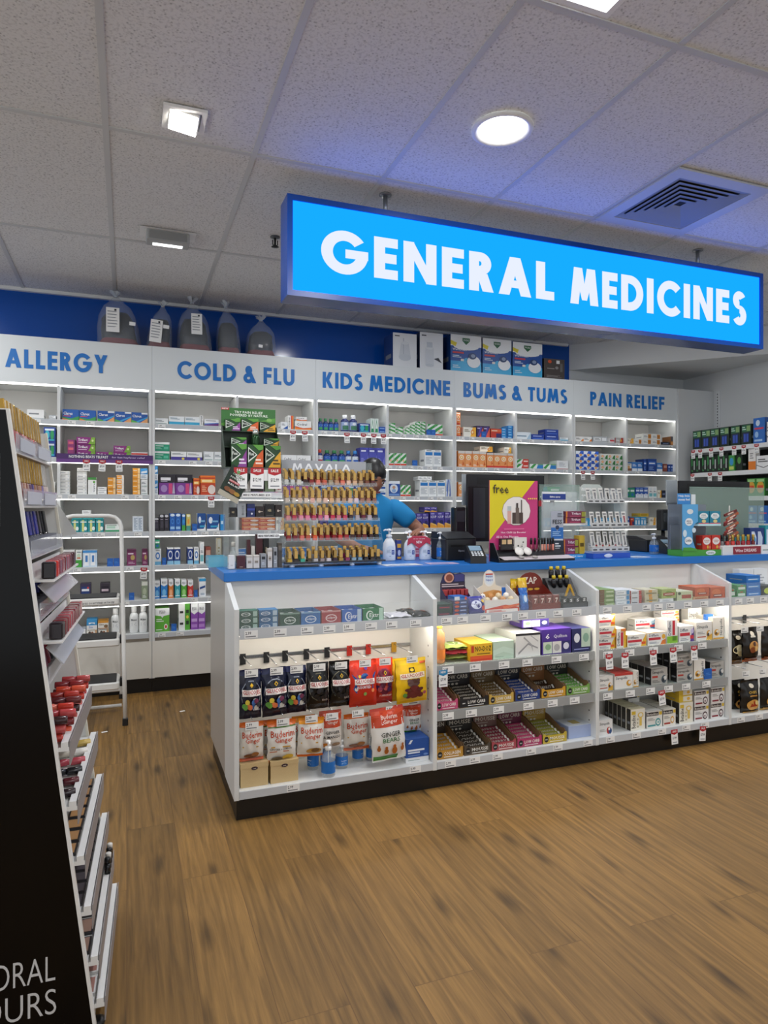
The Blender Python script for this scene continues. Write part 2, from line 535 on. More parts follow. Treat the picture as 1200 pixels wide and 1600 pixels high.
X0, X1, Y0, YB, XR = -3.2, 5.33, -2.6, 5.34, 5.33
struct(B().box(X0, Y0, -0.1, X1 + .1, YB + .1, 0, FLOOR).obj('floor'))
struct(B().box(X0, Y0, CEIL, X1 + .1, YB + .1, CEIL + 0.06, TILE).obj('ceiling'))
g = B()
bar = M('c9cac9', 0.4)
i = -6
while -0.08 + 0.6 * i < X1:
    x = -0.08 + 0.6 * i
    if x > X0: g.box(x - .012, Y0, CEIL - .004, x + .012, YB - .03, CEIL, bar)
    i += 1
for j in range(-4, 2):
    y = 2.945 + 1.2 * j
    if y > Y0: g.box(X0, y - .012, CEIL - .0045, X1, y + .012, CEIL, bar)
g.box(X0, YB - .03, CEIL - .022, 3.9, YB, CEIL, M('e4e5e4', .4))
struct(g.obj('trim_1'))
w = B(); w.box(X0, YB, 0, 3.93, YB + .1, CEIL, BLUEWALL); w.box(3.93, YB, 0, X1 + .1, YB + .1, CEIL, PAINT)
struct(w.obj('wall_back'))
struct(B().box(XR, Y0, 0, XR + .1, YB, CEIL, PAINT).obj('wall_right'))
# dropped corner bulkhead, its face at 45 degrees
b = B(); b.prism([(3.93, YB), (5.33, 3.92), (5.33, YB)], 'z', 2.60, CEIL, PAINT)
struct(b.obj('trim_2'))
struct(B().box(4.885, 4.955, 0, XR, 4.975, 2.42, M('d3d6d7', .5)).obj('trim_3'))

# ------------------------------------------------------------------ ceiling fittings
PW = M('f1f1ef', 0.35)
LIGHTC = (0.96, 0.98, 1.0)
def ceiling_panel(x, y, label):
    o = empty('ceiling_panel_light', (x, y, CEIL), label, 'ceiling light', 'flat ceiling panel lights')
    b = B()
    for a in ((-.15, -.585, -.13, .585), (.13, -.585, .15, .585), (-.13, -.585, .13, -.565), (-.13, .565, .13, .585)):
        b.box(a[0], a[1], -.012, a[2], a[3], -.0048, PW)
    b.obj('frame', o)
    B().box(-.13, -.565, -.008, .13, .565, -.0055, EM('ffffff', 7)).obj('diffuser', o)
    area('panel_lamp', (x, y, CEIL - .02), .26, 1.1, LAMP_PANEL, LIGHTC)
ceiling_panel(1.255, 1.13, 'long white ceiling panel light at the upper frame edge, right of centre')
for x, y, s in ((1.255, -1.3, 'nearer one'), (-1.74, 1.13, 'western one'), (3.66, 1.13, 'eastern one')):  # extra panels added outside the view to brighten the shop
    ceiling_panel(x, y, 'added ceiling panel light out of view in the shop ceiling, ' + s)
def square_spot(x, y, label):
    o = empty('square_downlight', (x, y, CEIL), label, 'ceiling light', 'square spotlights in the ceiling')
    b = B(); s, t = .082, .062
    for a in ((-s, -s, s, -t), (-s, t, s, s), (-s, -t, -t, t), (t, -t, s, t)):
        b.box(a[0], a[1], -.016, a[2], a[3], -.0048, PW)
    b.obj('frame', o)
    c = B(); c.box(-.058, -.058, -.030, .058, .058, -.006, PW, bev=.01); c.obj('lamp_housing', o, rot=(math.radians(-10), math.radians(8), 0))
    d = B(); d.box(-.052, -.052, -.034, .052, .052, -.031, EM('fffaf0', 16)); d.obj('lens', o, rot=(math.radians(-10), math.radians(8), 0))
    area('spot_lamp', (x, y, CEIL - .05), .1, .1, LAMP_SPOT, LIGHTC)
square_spot(.212, 2.757, 'lit square spotlight in the ceiling, left of the round downlight')
square_spot(1.46, 3.97, 'square spotlight in the ceiling behind the general medicines sign')
o = empty('round_downlight', (1.426, 2.379, CEIL), 'large round lit downlight in the ceiling above the blue hanging sign', 'ceiling light')
b = B(); b.lathe([(.125, -.0046), (.125, -.012), (.113, -.016), (.100, -.010), (.098, -.0046)], PW, n=40, cap=False); b.obj('rim', o)
B().lathe([(.098, -.007), (.09, -.009), (.001, -.010)], EM('ffffff', 9), n=40).obj('diffuser', o)
area('downlight_lamp', (1.426, 2.379, CEIL - .03), .18, .18, LAMP_SPOT * 1.2, LIGHTC)
for x, y in ((3.3, 3.97), (3.3, 2.4), (-1.2, 2.757), (-1.2, 4.2)):  # unseen spotlights that add light at both sides of the shop
    square_spot(x, y, {3.3: 'unseen square spotlight in the shop ceiling right of the sign', -1.2: 'unseen square spotlight in the shop ceiling beyond the make-up stand'}[x] + (', farther back' if y > 3 else ', nearer'))
o = empty('emergency_light', (.216, 3.97, CEIL), 'grey emergency light box under the ceiling tile at left', 'emergency light')
B().box(-.115, -.05, -.062, .115, .05, -.006, M('a9abaa', .5), bev=.008).obj('body', o)
B().box(-.15, -.07, -.006, .15, .07, -.0046, PW).obj('mounting_plate', o)
B().box(-.1, -.052, -.055, .1, -.0502, -.012, M('8f9190', .4)).obj('front_panel', o)
B().box(-.08, .0, -.064, .08, .035, -.0622, EM('ffffff', 2.5)).obj('lens', o)
o = empty('fire_sprinkler', (.79, 3.80, CEIL), 'small dark fire sprinkler in the ceiling beside the hanging sign', 'sprinkler')
b = B(); b.lathe([(.028, -.0005), (.028, -.005), (.012, -.008)], M('55585a', .4), n=16); b.obj('escutcheon', o)
b = B(); b.tube([(0, 0, -.006), (0, 0, -.05)], .006, M('2c2d2e', .4, .6)); b.tube([(-.014, 0, -.02), (-.014, 0, -.045), (0, 0, -.055), (.014, 0, -.045), (.014, 0, -.02)], .003, M('2c2d2e', .4, .6)); b.obj('body', o)
B().lathe([(.02, -.056), (.022, -.058), (.004, -.062)], M('2c2d2e', .4, .6), n=12).obj('deflector', o)
o = empty('air_vent', (2.62, 2.645, CEIL), 'square four-way ceiling air vent with dark nested louvres', 'air vent')
b = B(); s = .292; t = .225
for a in ((-s, -s, s, -t), (-s, t, s, s), (-s, -t, -t, t), (t, -t, s, t)):
    b.box(a[0], a[1], -.014, a[2], a[3], -.005, M('c4c8cc', .4))
b.obj('frame', o)
B().box(-t, -t, -.0012, t, t, -.0004, M('15171a', .8)).obj('duct_opening', o)
for k in range(6):
    r0 = .222 - k * .034; b = B()
    lo, hi = r0 - .030, r0
    for sg in range(4):
        c, s_ = [(1, 0), (0, 1), (-1, 0), (0, -1)][sg]
        def R(p, q, z): return (c * p - s_ * q, s_ * p + c * q, z)
        ring = [R(-hi, -hi, -.012), R(hi, -hi, -.012), R(lo, -lo, -.004), R(-lo, -lo, -.004)]
        off = [(x, y, z + .0016) for x, y, z in ring]
        b.add(ring + off, [(0, 1, 2, 3), (7, 6, 5, 4), (0, 4, 5, 1), (2, 6, 7, 3), (1, 5, 6, 2), (3, 7, 4, 0)], M('8d9299', .45))
    b.obj('louvre', o)

# ------------------------------------------------------------------ hanging sign
SIGNGLOW = EM('1290f2', 1.0)
SIGNGLOW.node_tree.nodes['Emission'].inputs[0].default_value = (.008, .40, 2.6, 1)
SX0, SX1, SZ0, SZ1, SY = .684, 3.65, 2.268, 2.732, 3.02
o = empty('hanging_sign', ((SX0 + SX1) / 2, 3.09, SZ0), 'long illuminated blue general medicines sign hanging from the ceiling', 'sign')
def rel(bm): return bm
navy = M('0b3f8f', 0.25)
b = B(); cx = (SX0 + SX1) / 2; w = (SX1 - SX0) / 2; hh = SZ1 - SZ0
f = .026
b.box(-w, -.07, 0, w, .07, f, navy); b.box(-w, -.07, hh - f, w, .07, hh, navy)
b.box(-w, -.07, f, -w + f, .07, hh - f, navy); b.box(w - f, -.07, f, w, .07, hh - f, navy)
b.box(-w + f, .05, f, w - f, .06, hh - f, navy)
b.obj('frame', o)
B().box(-w + f, -.062, f, w - f, -.055, hh - f, SIGNGLOW).obj('lit_face', o)
letter = EM('e4ebff', 1.0)
b = B(); caps_text(b, 'GENERAL', .25, .845 - cx, 2.400 - SZ0, 2.13 - cx, 2.598 - SZ0, -.0635, letter); b.obj('lettering', o)
b = B(); caps_text(b, 'MEDICINES', .25, 2.235 - cx, 2.400 - SZ0, 3.512 - cx, 2.598 - SZ0, -.0635, letter); b.obj('lettering', o)
for x in (1.19, 3.196):
    b = B(); b.tube([(x - cx, 0, hh), (x - cx, 0, CEIL - SZ0 - .008)], .011, M('8f9499', .35, .7), n=12); b.lathe([(.03, CEIL - SZ0 - .008), (.03, CEIL - SZ0 - .001)], M('8f9499', .35, .7), c=(x - cx, 0, 0)); b.obj('hanging_rod', o)
# ================================================================== wall shelving
SHELF_Z = [1.885, 1.632, 1.386, 1.128, .890, .652, .418]     # tops, uppermost first
YF = 4.97; UW = 1.18; UX0 = .165 - UW
UNITS = ['allergy', 'cold and flu', 'kids medicine', 'bums and tums', 'pain relief']
HEAD = [('ALLERGY', 8, 168), ('COLD & FLU', 277, 460), ('KIDS MEDICINE', 504, 703), ('BUMS & TUMS', 724, 886), ('PAIN RELIEF', 922, 1038)]
SBACK = NM('shelf_board', lambda nt, b: (setattr(b.inputs['Base Color'], 'default_value', lin('d9d6d2')), setattr(b.inputs['Roughness'], 'default_value', .5)))
STRIP = EM('fffdf6', 7.0 * LED)
RAILM = M('c8ccd0', .3); PAPER = M('f2f2f0', .6); INK = M('22242a', .6)
HEADBLUE = M('1172c4', .4)
_PL = {}
def price_label(par, off, x, z, y, w=.05, h=.026):
    k = (w, h)
    if k not in _PL:
        b = B(); b.box(0, -.0006, 0, w, 0, h, PAPER)
        b.text('2.99', .004, h * .45, w * .5, h * .85, -.0008, INK, res=1)
        b.add([(.004, -.0008, h * .15), (w * .85, -.0008, h * .15), (w * .85, -.0008, h * .28), (.004, -.0008, h * .28)], [(0, 1, 2, 3)], M('77797c', .6))
        _PL[k] = b.mesh('price_label')
    put('price_label', _PL[k], par, (x + off[0], y + off[1], z))
for k, nm in enumerate(UNITS):
    x = UX0 + UW * k
    o = empty('wall_shelf_unit', (x + UW / 2, (YF + YB) / 2, 0), 'white lit wall shelving unit under the %s heading' % nm, 'shelving', 'wall shelving units')
    ox, oy = -(x + UW / 2), -(YF + YB) / 2
    def P(name, parent=None):
        q = bb.obj(name, parent or o)
        if not parent: pass
        for v in q.data.vertices: v.co.x += ox; v.co.y += oy
        return q
    mid = x + UW / 2 - .009
    for sx in (x + .001, x + UW - .019):
        bb = B(); bb.box(sx, YF, 0.02 if 0 else .10, sx + .018, YB - .002, 2.115, LAM); P('side_panel')
    bb = B(); bb.box(mid, YF + .001, .42, mid + .018, YB - .03, 2.112, LAM); P('divider')
    bb = B(); bb.box(x + .02, YB - .02, .1, x + UW - .02, YB - .004, 2.115, SBACK); P('back_panel')
    bb = B(); bb.box(x + .0005, YF, 2.116, x + UW - .0005, YF + .02, 2.425, M('dfe4e5', .4)); hp = P('heading_panel')
    bb = B(); bb.box(x + .002, YF + .021, 2.407, x + UW - .002, YB - .003, 2.425, LAM); bb.box(x + .002, YF + .021, 2.116, x + UW - .002, YB - .003, 2.134, LAM); P('top_panel')
    t, u0, u1 = HEAD[k]
    for wi in range(len(t.split())):
        bb = B(); caps_text(bb, t, .23, XU(u0, YF), 2.212, XU(u1, YF), 2.335, YF - .0015, HEADBLUE, wi); P('heading_lettering', hp)
    bb = B(); bb.box(x + .022, YF + .004, 2.106, x + UW - .022, YF + .018, 2.1155, STRIP); P('light_strip')
    for r, z in enumerate(SHELF_Z):
        bb = B()
        if r == 6: bb.box(x + .02, YF + .001, z - .02, x + UW - .02, YB - .022, z, LAM)
        else:
            for a0, a1 in ((x + .02, mid - .001), (mid + .019, x + UW - .02)):
                bb.box(a0, YF + .002, z - .018, a1, YB - .022, z, LAM)
        sh = P('shelf')
        bb = B(); bb.box(x + .02, YF - .004, z - .034, x + UW - .02, YF - .0005, z - .003, RAILM); P('price_rail', sh)
        if k >= 0:
            xx = x + .04
            random.seed(100 * k + r)
            while xx < x + UW - .1:
                if random.random() < .72: price_label(sh, (ox, oy), xx, z - .032, YF - .0042)
                xx += random.uniform(.075, .13)
        if r < 6:
            bb = B(); bb.box(x + .022, YF - .003, z - .0385, x + UW - .022, YF + .004, z - .0345, STRIP); P('light_strip')
    for c in range(2):
        bb = B(); a0 = x + .003 + c * UW / 2; bb.box(a0, YF - .002, .105, a0 + UW / 2 - .006, YF + .016, .330 + 0.03, M('e6e3da', .4)); P('cupboard_door')
    bb = B(); bb.box(x + .002, YF + .02, .33, x + UW - .002, YF + .03, .397, M('b5a99a', .5)); P('finger_rail')
    bb = B(); bb.box(x + .001, YF + .03, 0, x + UW - .001, YF + .05, .104, BLACK); P('kickboard')

# ================================================================== counter
CX = [.413, 1.313, 2.223, 3.123, 4.033]
YC = 2.80; YT = 3.04; YCB = 3.66; ZT0, ZT1 = .967, 1.007
o = o_ctr = empty('service_counter', (2.2, 3.2, 0), 'long white service counter with blue worktop and open merchandise bays', 'counter')
def PC(name, parent=None):
    q = bb.obj(name, parent or o)
    for v in q.data.vertices: v.co.x -= 2.2; v.co.y -= 3.2
    return q
XE = 4.05
brush = M('b9b4ad', .35, .25)
bb = B(); bb.box(.403, YT, ZT0, XE, YCB, ZT1, M('1c6fc0', .35), bev=.003); PC('worktop')
bb = B(); bb.box(.415, YT + .045, .088, .433, YCB - .01, ZT0 - .001, brush); PC('end_panel')
bb = B(); bb.box(.434, YCB - .03, .088, XE, YCB - .012, ZT0 - .001, LAM); PC('rear_panel')
bb = B(); bb.box(.425, YC + .02, 0, XE, YCB - .03, .087, BLACK); PC('kickboard')
CZ0 = .125
prof = [(YC, .089), (YC, .876), (YT + .012, .9655), (YT + .044, .9655), (YT + .044, .089)]
for k, x in enumerate(CX):
    bb = B(); bb.prism(prof, 'x', x, x + .020, LAM); dv = PC('bay_divider')
    if k in (1, 2, 3):
        for zz in range(10):
            bb = B(); bb.box(x - .0006, YC + .05, .2 + .05 * zz, x - .0001, YC + .057, .207 + .05 * zz, INK); PC('shelf_pin_hole', dv)
LIPG = GL('e6f0ec', .07)
for k in range(4):
    a0, a1 = CX[k] + .021, CX[k + 1] - .001
    bb = B(); bb.box(a0, YC + .004, .089, a1, YT + .028, CZ0, LAM); PC('bay_floor')
    bb = B(); bb.box(a0, YT + .029, CZ0, a1, YT + .043, ZT0 - .0015, M('e4e1dc', .5)); PC('bay_back')
    bb = B(); bb.box(a0, YC + .004, .768, a1, YT + .028, .786, LAM); PC('tray_shelf')
    bb = B(); bb.box(a0, YC - .003, .752, a1, YC + .0035, .797, RAILM); pr = PC('price_rail')
    bb = B(); bb.box(a0, YC - .0005, .798, a1, YC + .0035, .872, LIPG); PC('glass_lip')
    random.seed(k); xx = a0 + .02
    while xx < a1 - .07:
        price_label(pr, (-2.2, -3.2), xx, .756, YC - .0032, .055, .032); xx += random.uniform(.075, .13)
    bb = B(); bb.box(a0 + .004, YC + .012, .757, a1 - .004, YC + .03, .767, EM('fff4e2', 26.0 * LED)); PC('light_strip')
    bb = B(); bb.box(a0, YC - .002, .092, a1, YC + .0035, .124, RAILM); pr = PC('price_rail')
    xx = a0 + .04
    while xx < a1 - .07:
        if k: price_label(pr, (-2.2, -3.2), xx, .094, YC - .0022, .055, .03)
        xx += random.uniform(.12, .2)
    if k == 0: price_label(pr, (-2.2, -3.2), XU(448, YC), .094, YC - .0022, .055, .03); price_label(pr, (-2.2, -3.2), XU(640, YC), .094, YC - .0022, .055, .03)
    if k in (1, 2):
        for z in (.565, .352):
            bb = B(); bb.box(a0 + .001, YC + .015, z - .008, a1 - .001, YT + .026, z, GL('cfe0da', .35)); gs = PC('glass_shelf')
            bb = B(); bb.box(a0 + .001, YC + .006, z - .042, a1 - .001, YC + .013, z + .002, GL('b9bcbc', .55)); PC('price_rail', gs)
            xx = a0 + .03
            while xx < a1 - .07:
                price_label(gs, (-2.2, -3.2), xx, z - .04, YC + .0057, .058, .034); xx += random.uniform(.12, .17)
# ================================================================== packs on the wall shelves
def S(**k):
    for n, v in k.items():
        v = v.split('|'); v += [''] * (4 - len(v))
        ST[n] = (v[0], v[1], v[2], v[3])
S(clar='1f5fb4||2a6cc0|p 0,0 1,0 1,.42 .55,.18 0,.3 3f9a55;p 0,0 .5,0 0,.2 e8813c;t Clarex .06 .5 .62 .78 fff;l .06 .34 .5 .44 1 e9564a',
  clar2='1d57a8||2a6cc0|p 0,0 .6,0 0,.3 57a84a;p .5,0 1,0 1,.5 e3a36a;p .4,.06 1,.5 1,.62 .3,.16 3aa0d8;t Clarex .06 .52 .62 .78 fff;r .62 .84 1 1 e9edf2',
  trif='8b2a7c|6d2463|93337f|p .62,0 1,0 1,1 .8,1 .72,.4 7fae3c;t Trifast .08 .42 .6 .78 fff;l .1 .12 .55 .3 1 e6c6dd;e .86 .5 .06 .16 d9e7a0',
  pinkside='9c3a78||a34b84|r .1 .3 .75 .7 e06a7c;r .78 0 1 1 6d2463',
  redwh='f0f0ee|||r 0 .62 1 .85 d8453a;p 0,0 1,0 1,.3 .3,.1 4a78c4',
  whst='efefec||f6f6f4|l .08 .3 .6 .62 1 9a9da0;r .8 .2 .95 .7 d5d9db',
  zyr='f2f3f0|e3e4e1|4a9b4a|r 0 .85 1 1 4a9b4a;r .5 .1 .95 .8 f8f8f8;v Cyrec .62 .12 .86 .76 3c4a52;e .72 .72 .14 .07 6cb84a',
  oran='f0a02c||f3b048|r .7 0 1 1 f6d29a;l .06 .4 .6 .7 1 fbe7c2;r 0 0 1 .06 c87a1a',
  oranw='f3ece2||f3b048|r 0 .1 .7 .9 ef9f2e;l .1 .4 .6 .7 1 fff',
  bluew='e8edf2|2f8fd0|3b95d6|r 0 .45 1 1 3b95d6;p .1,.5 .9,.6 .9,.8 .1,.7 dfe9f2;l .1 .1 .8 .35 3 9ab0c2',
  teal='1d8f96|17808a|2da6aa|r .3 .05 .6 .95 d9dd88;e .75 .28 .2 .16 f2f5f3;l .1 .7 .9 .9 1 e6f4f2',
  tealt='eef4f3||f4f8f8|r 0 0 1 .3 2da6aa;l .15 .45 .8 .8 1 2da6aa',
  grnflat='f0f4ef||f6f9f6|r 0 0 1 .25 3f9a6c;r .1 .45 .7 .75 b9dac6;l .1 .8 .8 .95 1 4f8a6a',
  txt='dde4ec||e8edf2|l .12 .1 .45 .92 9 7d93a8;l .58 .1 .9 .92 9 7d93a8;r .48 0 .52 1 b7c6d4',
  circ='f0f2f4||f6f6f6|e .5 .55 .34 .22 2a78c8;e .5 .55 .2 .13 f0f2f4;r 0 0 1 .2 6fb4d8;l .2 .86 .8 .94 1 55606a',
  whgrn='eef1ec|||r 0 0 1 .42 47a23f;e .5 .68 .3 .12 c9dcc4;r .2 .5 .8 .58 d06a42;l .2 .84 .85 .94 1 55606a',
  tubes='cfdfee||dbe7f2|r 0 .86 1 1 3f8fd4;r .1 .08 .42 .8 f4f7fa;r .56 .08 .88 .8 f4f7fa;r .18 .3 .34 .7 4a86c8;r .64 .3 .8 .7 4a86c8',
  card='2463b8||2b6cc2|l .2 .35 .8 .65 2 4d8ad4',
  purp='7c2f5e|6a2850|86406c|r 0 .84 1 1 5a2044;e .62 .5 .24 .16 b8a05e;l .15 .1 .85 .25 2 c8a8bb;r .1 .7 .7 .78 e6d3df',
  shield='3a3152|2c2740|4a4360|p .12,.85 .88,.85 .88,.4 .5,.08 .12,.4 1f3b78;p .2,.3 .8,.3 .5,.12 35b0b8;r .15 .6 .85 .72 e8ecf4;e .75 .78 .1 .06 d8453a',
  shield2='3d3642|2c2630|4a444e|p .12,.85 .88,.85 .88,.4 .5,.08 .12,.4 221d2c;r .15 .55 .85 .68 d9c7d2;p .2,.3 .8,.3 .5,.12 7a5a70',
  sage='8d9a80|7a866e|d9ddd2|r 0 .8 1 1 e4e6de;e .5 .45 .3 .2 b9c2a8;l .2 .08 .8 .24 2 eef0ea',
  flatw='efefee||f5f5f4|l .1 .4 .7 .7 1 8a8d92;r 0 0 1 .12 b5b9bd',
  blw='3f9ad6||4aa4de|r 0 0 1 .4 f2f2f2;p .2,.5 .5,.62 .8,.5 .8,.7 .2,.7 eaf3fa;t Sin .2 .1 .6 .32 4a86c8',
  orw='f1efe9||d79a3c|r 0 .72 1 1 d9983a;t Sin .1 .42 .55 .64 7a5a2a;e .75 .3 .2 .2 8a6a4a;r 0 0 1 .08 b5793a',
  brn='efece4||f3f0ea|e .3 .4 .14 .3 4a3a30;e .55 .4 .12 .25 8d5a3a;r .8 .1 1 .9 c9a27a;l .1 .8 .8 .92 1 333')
S(twh='eef1f2||f6f8f8|r 0 0 1 .36 3aa7cf;l .08 .6 .7 .85 2 7f9aa8',
  edge='f3f3f1|||l .3 .1 .8 .95 12 5c5f63',
  purb='f0f0f2|||p 0,0 1,0 1,.42 0,.18 6a2a7a;p 0,.2 1,.42 1,.52 0,.36 3c78c8;l .1 .68 .8 .86 1 777',
  grn2='1f9a74|188a66|eef2ef|r 0 .76 1 1 f2f4f2;r .62 .2 .92 .5 5cb99a;l .08 .5 .6 .64 1 e8f4ef;l .08 .2 .5 .4 2 a8dac8',
  prpw='f1f1ef|||r 0 0 1 .4 473a94;e .78 .2 .1 .14 e2cf52;l .08 .6 .8 .84 2 8a8d92',
  whbar='eceeee|||r .1 .1 .9 .16 3d7a70;l .1 .4 .7 .7 2 8a9094;r .0 .0 .1 1 d5d9db',
  mag='1f1a24|2a2230|2a2430|r 0 0 1 .58 7c3a94;r .1 .7 .7 .84 e8e6ea;r .58 .05 .8 .55 d0487c;p .8,.06 .96,.06 .92,.4 .88,.62 .84,.4 b9b3c4;e .3 .3 .2 .18 a888c0;l .1 .62 .5 .68 1 c0b8c8',
  ornred='c7421c|d86a20|e07a2a|r 0 .62 1 .82 ef9a30;r .1 .66 .8 .78 ffe0a0;r 0 .9 1 1 e8742a;e .75 .28 .26 .24 e8d8cf;l .1 .15 .45 .5 4 f2b28a',
  face='e9e5e0|||e .5 .55 .34 .3 b8aaa0;e .4 .6 .06 .05 444;e .62 .6 .06 .05 444;r .3 .1 .8 .22 c04a3a',
  blktube='2a2730|||e .5 .9 .42 .08 d8d8dc;r .2 .2 .8 .6 4c4854;l .2 .66 .8 .74 1 b0a8b8',
  blutube='2462b6|||e .5 .9 .42 .08 d8e6f4;e .5 .55 .3 .16 4a8fd8;e .5 .55 .2 .1 2462b6;r .1 .1 .9 .25 9cc4ea',
  grntube='2f74c0|||e .5 .9 .42 .08 e4eef4;r 0 0 1 .34 4aa648;e .5 .55 .3 .14 3fa0d8',
  yeltube='d9cf74|||e .5 .9 .42 .08 f0eecf;r 0 0 1 .3 4f9a8e;e .5 .55 .26 .16 f0a040',
  blupk='e6ebf0|||p 0,0 .7,0 1,.5 1,1 0,1 1d4f94;e .3 .62 .16 .2 eaf2f8;r .3 .2 .9 .3 3aa7cf;r .4 .5 .9 .6 7db4d8;r 0 0 1 .1 f0f0f0',
  navcirc='1d3f8c||eef1f4|r 0 0 1 .22 8fc4e2;e .5 .58 .36 .26 eef1f6;e .5 .58 .26 .18 1d3f8c;l .2 .3 .8 .38 1 dfe6f0;r 0 .92 1 1 f0f0f0',
  whtall='f3f4f4|||e .5 .78 .36 .14 dfe6ea;r .1 .1 .9 .4 7cc0c8;l .2 .5 .8 .62 2 556',
  redbr='8f4a3e|||r .1 .5 .9 .8 c9a08e;r 0 0 1 .1 5c2e28',
  pblue='2f83d2||eef2f4|p 0,1 1,1 1,.72 .5,.62 0,.72 f2f4f6;t PEGO .18 .76 .82 .88 2a2f3a;e .5 .3 .3 .18 7cc2ee;r .1 .08 .9 .14 d9eaf6',
  poran='e8843a||f2f4f6|p 0,1 1,1 1,.72 .5,.62 0,.72 f2f4f6;t PEGO .18 .76 .82 .88 2a2f3a;e .5 .3 .3 .18 f6b98a;r .1 .08 .9 .14 fbe3d2',
  pteal='36a3b0||f2f4f6|p 0,1 1,1 1,.72 .5,.62 0,.72 f2f4f6;t PEGO .18 .76 .82 .88 2a2f3a;e .5 .3 .3 .18 8ad4da;r .1 .08 .9 .14 dff2f4',
  pgreen='59ae3c||f2f4f6|p 0,1 1,1 1,.72 .5,.62 0,.72 f2f4f6;t PEGO .18 .76 .82 .88 2a2f3a;e .5 .3 .3 .18 9fd682;r .1 .08 .9 .14 e4f4dc',
  pred='cf3a36||f2f4f6|p 0,1 1,1 1,.72 .5,.62 0,.72 f2f4f6;t PEGO .18 .76 .82 .88 2a2f3a;e .5 .3 .3 .18 ee8a82;r .1 .08 .9 .14 f8dcda',
  ppurp='8f4fb0||f2f4f6|p 0,1 1,1 1,.68 .5,.58 0,.68 f2f4f6;t PEGO .18 .74 .82 .86 2a2f3a;r .1 .3 .9 .42 c9a4dc;r .1 .08 .9 .2 b684cc',
  pbig='63b23c|57a034|6fbc48|p 0,1 1,1 1,.70 .6,.66 .5,.58 .4,.66 0,.70 f2f4f6;t PEGO .3 .76 .72 .9 2a2f3a;l .08 .4 .6 .56 2 eaf6e2;e .75 .2 .13 .12 f2f0ec;e .75 .2 .08 .07 d04a36;r .06 .06 .5 .1 eaf6e2',
  wgtall='eef0ee|||r .55 0 1 1 59a83c;r .66 .2 .9 .34 2a3a2a;r .1 .62 .4 .7 333;r .66 .62 .9 .74 2a3a2a;r .1 .2 .4 .28 333;e .78 .48 .12 .06 e0cf52',
  wbl='f0f3f6|||r 0 .84 1 1 3aa0d8;p .1,.4 .9,.5 .9,.62 .1,.52 2a4f94;r .2 .08 .8 .2 b9c6d4')
S(codr='f2f2ef||f8f8f6|p 0,0 1,0 1,.26 .5,.14 0,.32 ef8a2c;p 0,.3 .5,.12 1,.24 1,.3 .5,.2 0,.4 d8453a;t Codral .1 .5 .72 .74 4a4d52',
  codt='f2f2ef|||p .6,0 1,0 1,1 .5,1 ef7f2a;p .55,0 .75,0 .7,1 .5,1 d8453a;v Codral .12 .15 .36 .85 4a4d52',
  codw='f2f2f0|||t Codral .1 .3 .62 .66 4a4d52;r 0 0 1 .08 c9ccd0',
  bluebag='f2f4f6|||p .2,0 1,0 1,.5 2a5fb0;l .1 .5 .6 .8 2 8a8d92',
  vic='1b3f94||2a55ac|e .3 .5 .2 .3 3fb4c8;e .72 .5 .16 .34 2f9a5c;r .1 .78 .9 .9 dfe9f4;r .1 .1 .9 .2 3fb4c8',
  tri='d9e6de|||p .1,.05 .9,.05 .5,.95 2f8f5e;p .3,.3 .7,.3 .5,.75 e8f2ec',
  bflat='2a5cb4||3a6cc0|l .1 .3 .8 .7 1 a8c8ec',
  prplb='5054b4|464aa6|6a6ec4|r .06 .72 .94 .9 3d3f9e;r .1 .76 .7 .86 dfe2f6;l .1 .1 .6 .4 4 9a9ee0;p 1,0 1,.6 .6,0 7c80d4',
  wbst='eef1f4|||r 0 .25 1 .62 1f55a6;l .1 .7 .8 .9 1 8a9aac',
  gw='eef2ec||f6f8f4|p 0,0 .9,0 0,.6 3a9a48;p .3,1 1,.4 1,1 46a652;r .1 .62 .4 .8 2f7a3a',
  gwr='f0f3ee||f6f8f4|p 0,.25 0,.55 1,1 1,.75 3a9a48;p 0,.75 .5,1 0,1 46a652;p 1,.2 1,.5 .4,.2 46a652;r 0 0 1 .14 d8472e;e .5 .4 .16 .1 f4d0a0',
  wbx='eef0f0||f6f7f7|r .06 .66 .94 .86 1f78c4;l .12 .12 .88 .56 5 b9bec4;r .2 .92 .8 .97 8a9094',
  baby='2455a8||3668b8|r 0 .82 1 1 e8eef6;e .5 .5 .34 .3 dfe8f2;e .5 .58 .13 .11 c89c80;e .5 .36 .18 .12 8fb0dc;r .05 .04 .95 .16 6f98d4',
  wcap='eef0f0|||l .15 .3 .85 .7 2 8a9094',
  wbp='f0f2f4|||p .2,0 .6,0 1,.9 1,1 .7,1 1f55b0;p 0,.3 .2,.3 .5,1 .3,1 4a86d0',
  icup='4a3f9a|3f3688|5a4fa8|t ICUP .1 .62 .9 .78 f0eef8;p 0,0 1,0 1,.14 0,.3 e8a23a;e .6 .36 .26 .14 2a2860;r .1 .86 .6 .94 a8a0dc;p .1,.24 .9,.12 .9,.2 .1,.34 f2c46a')
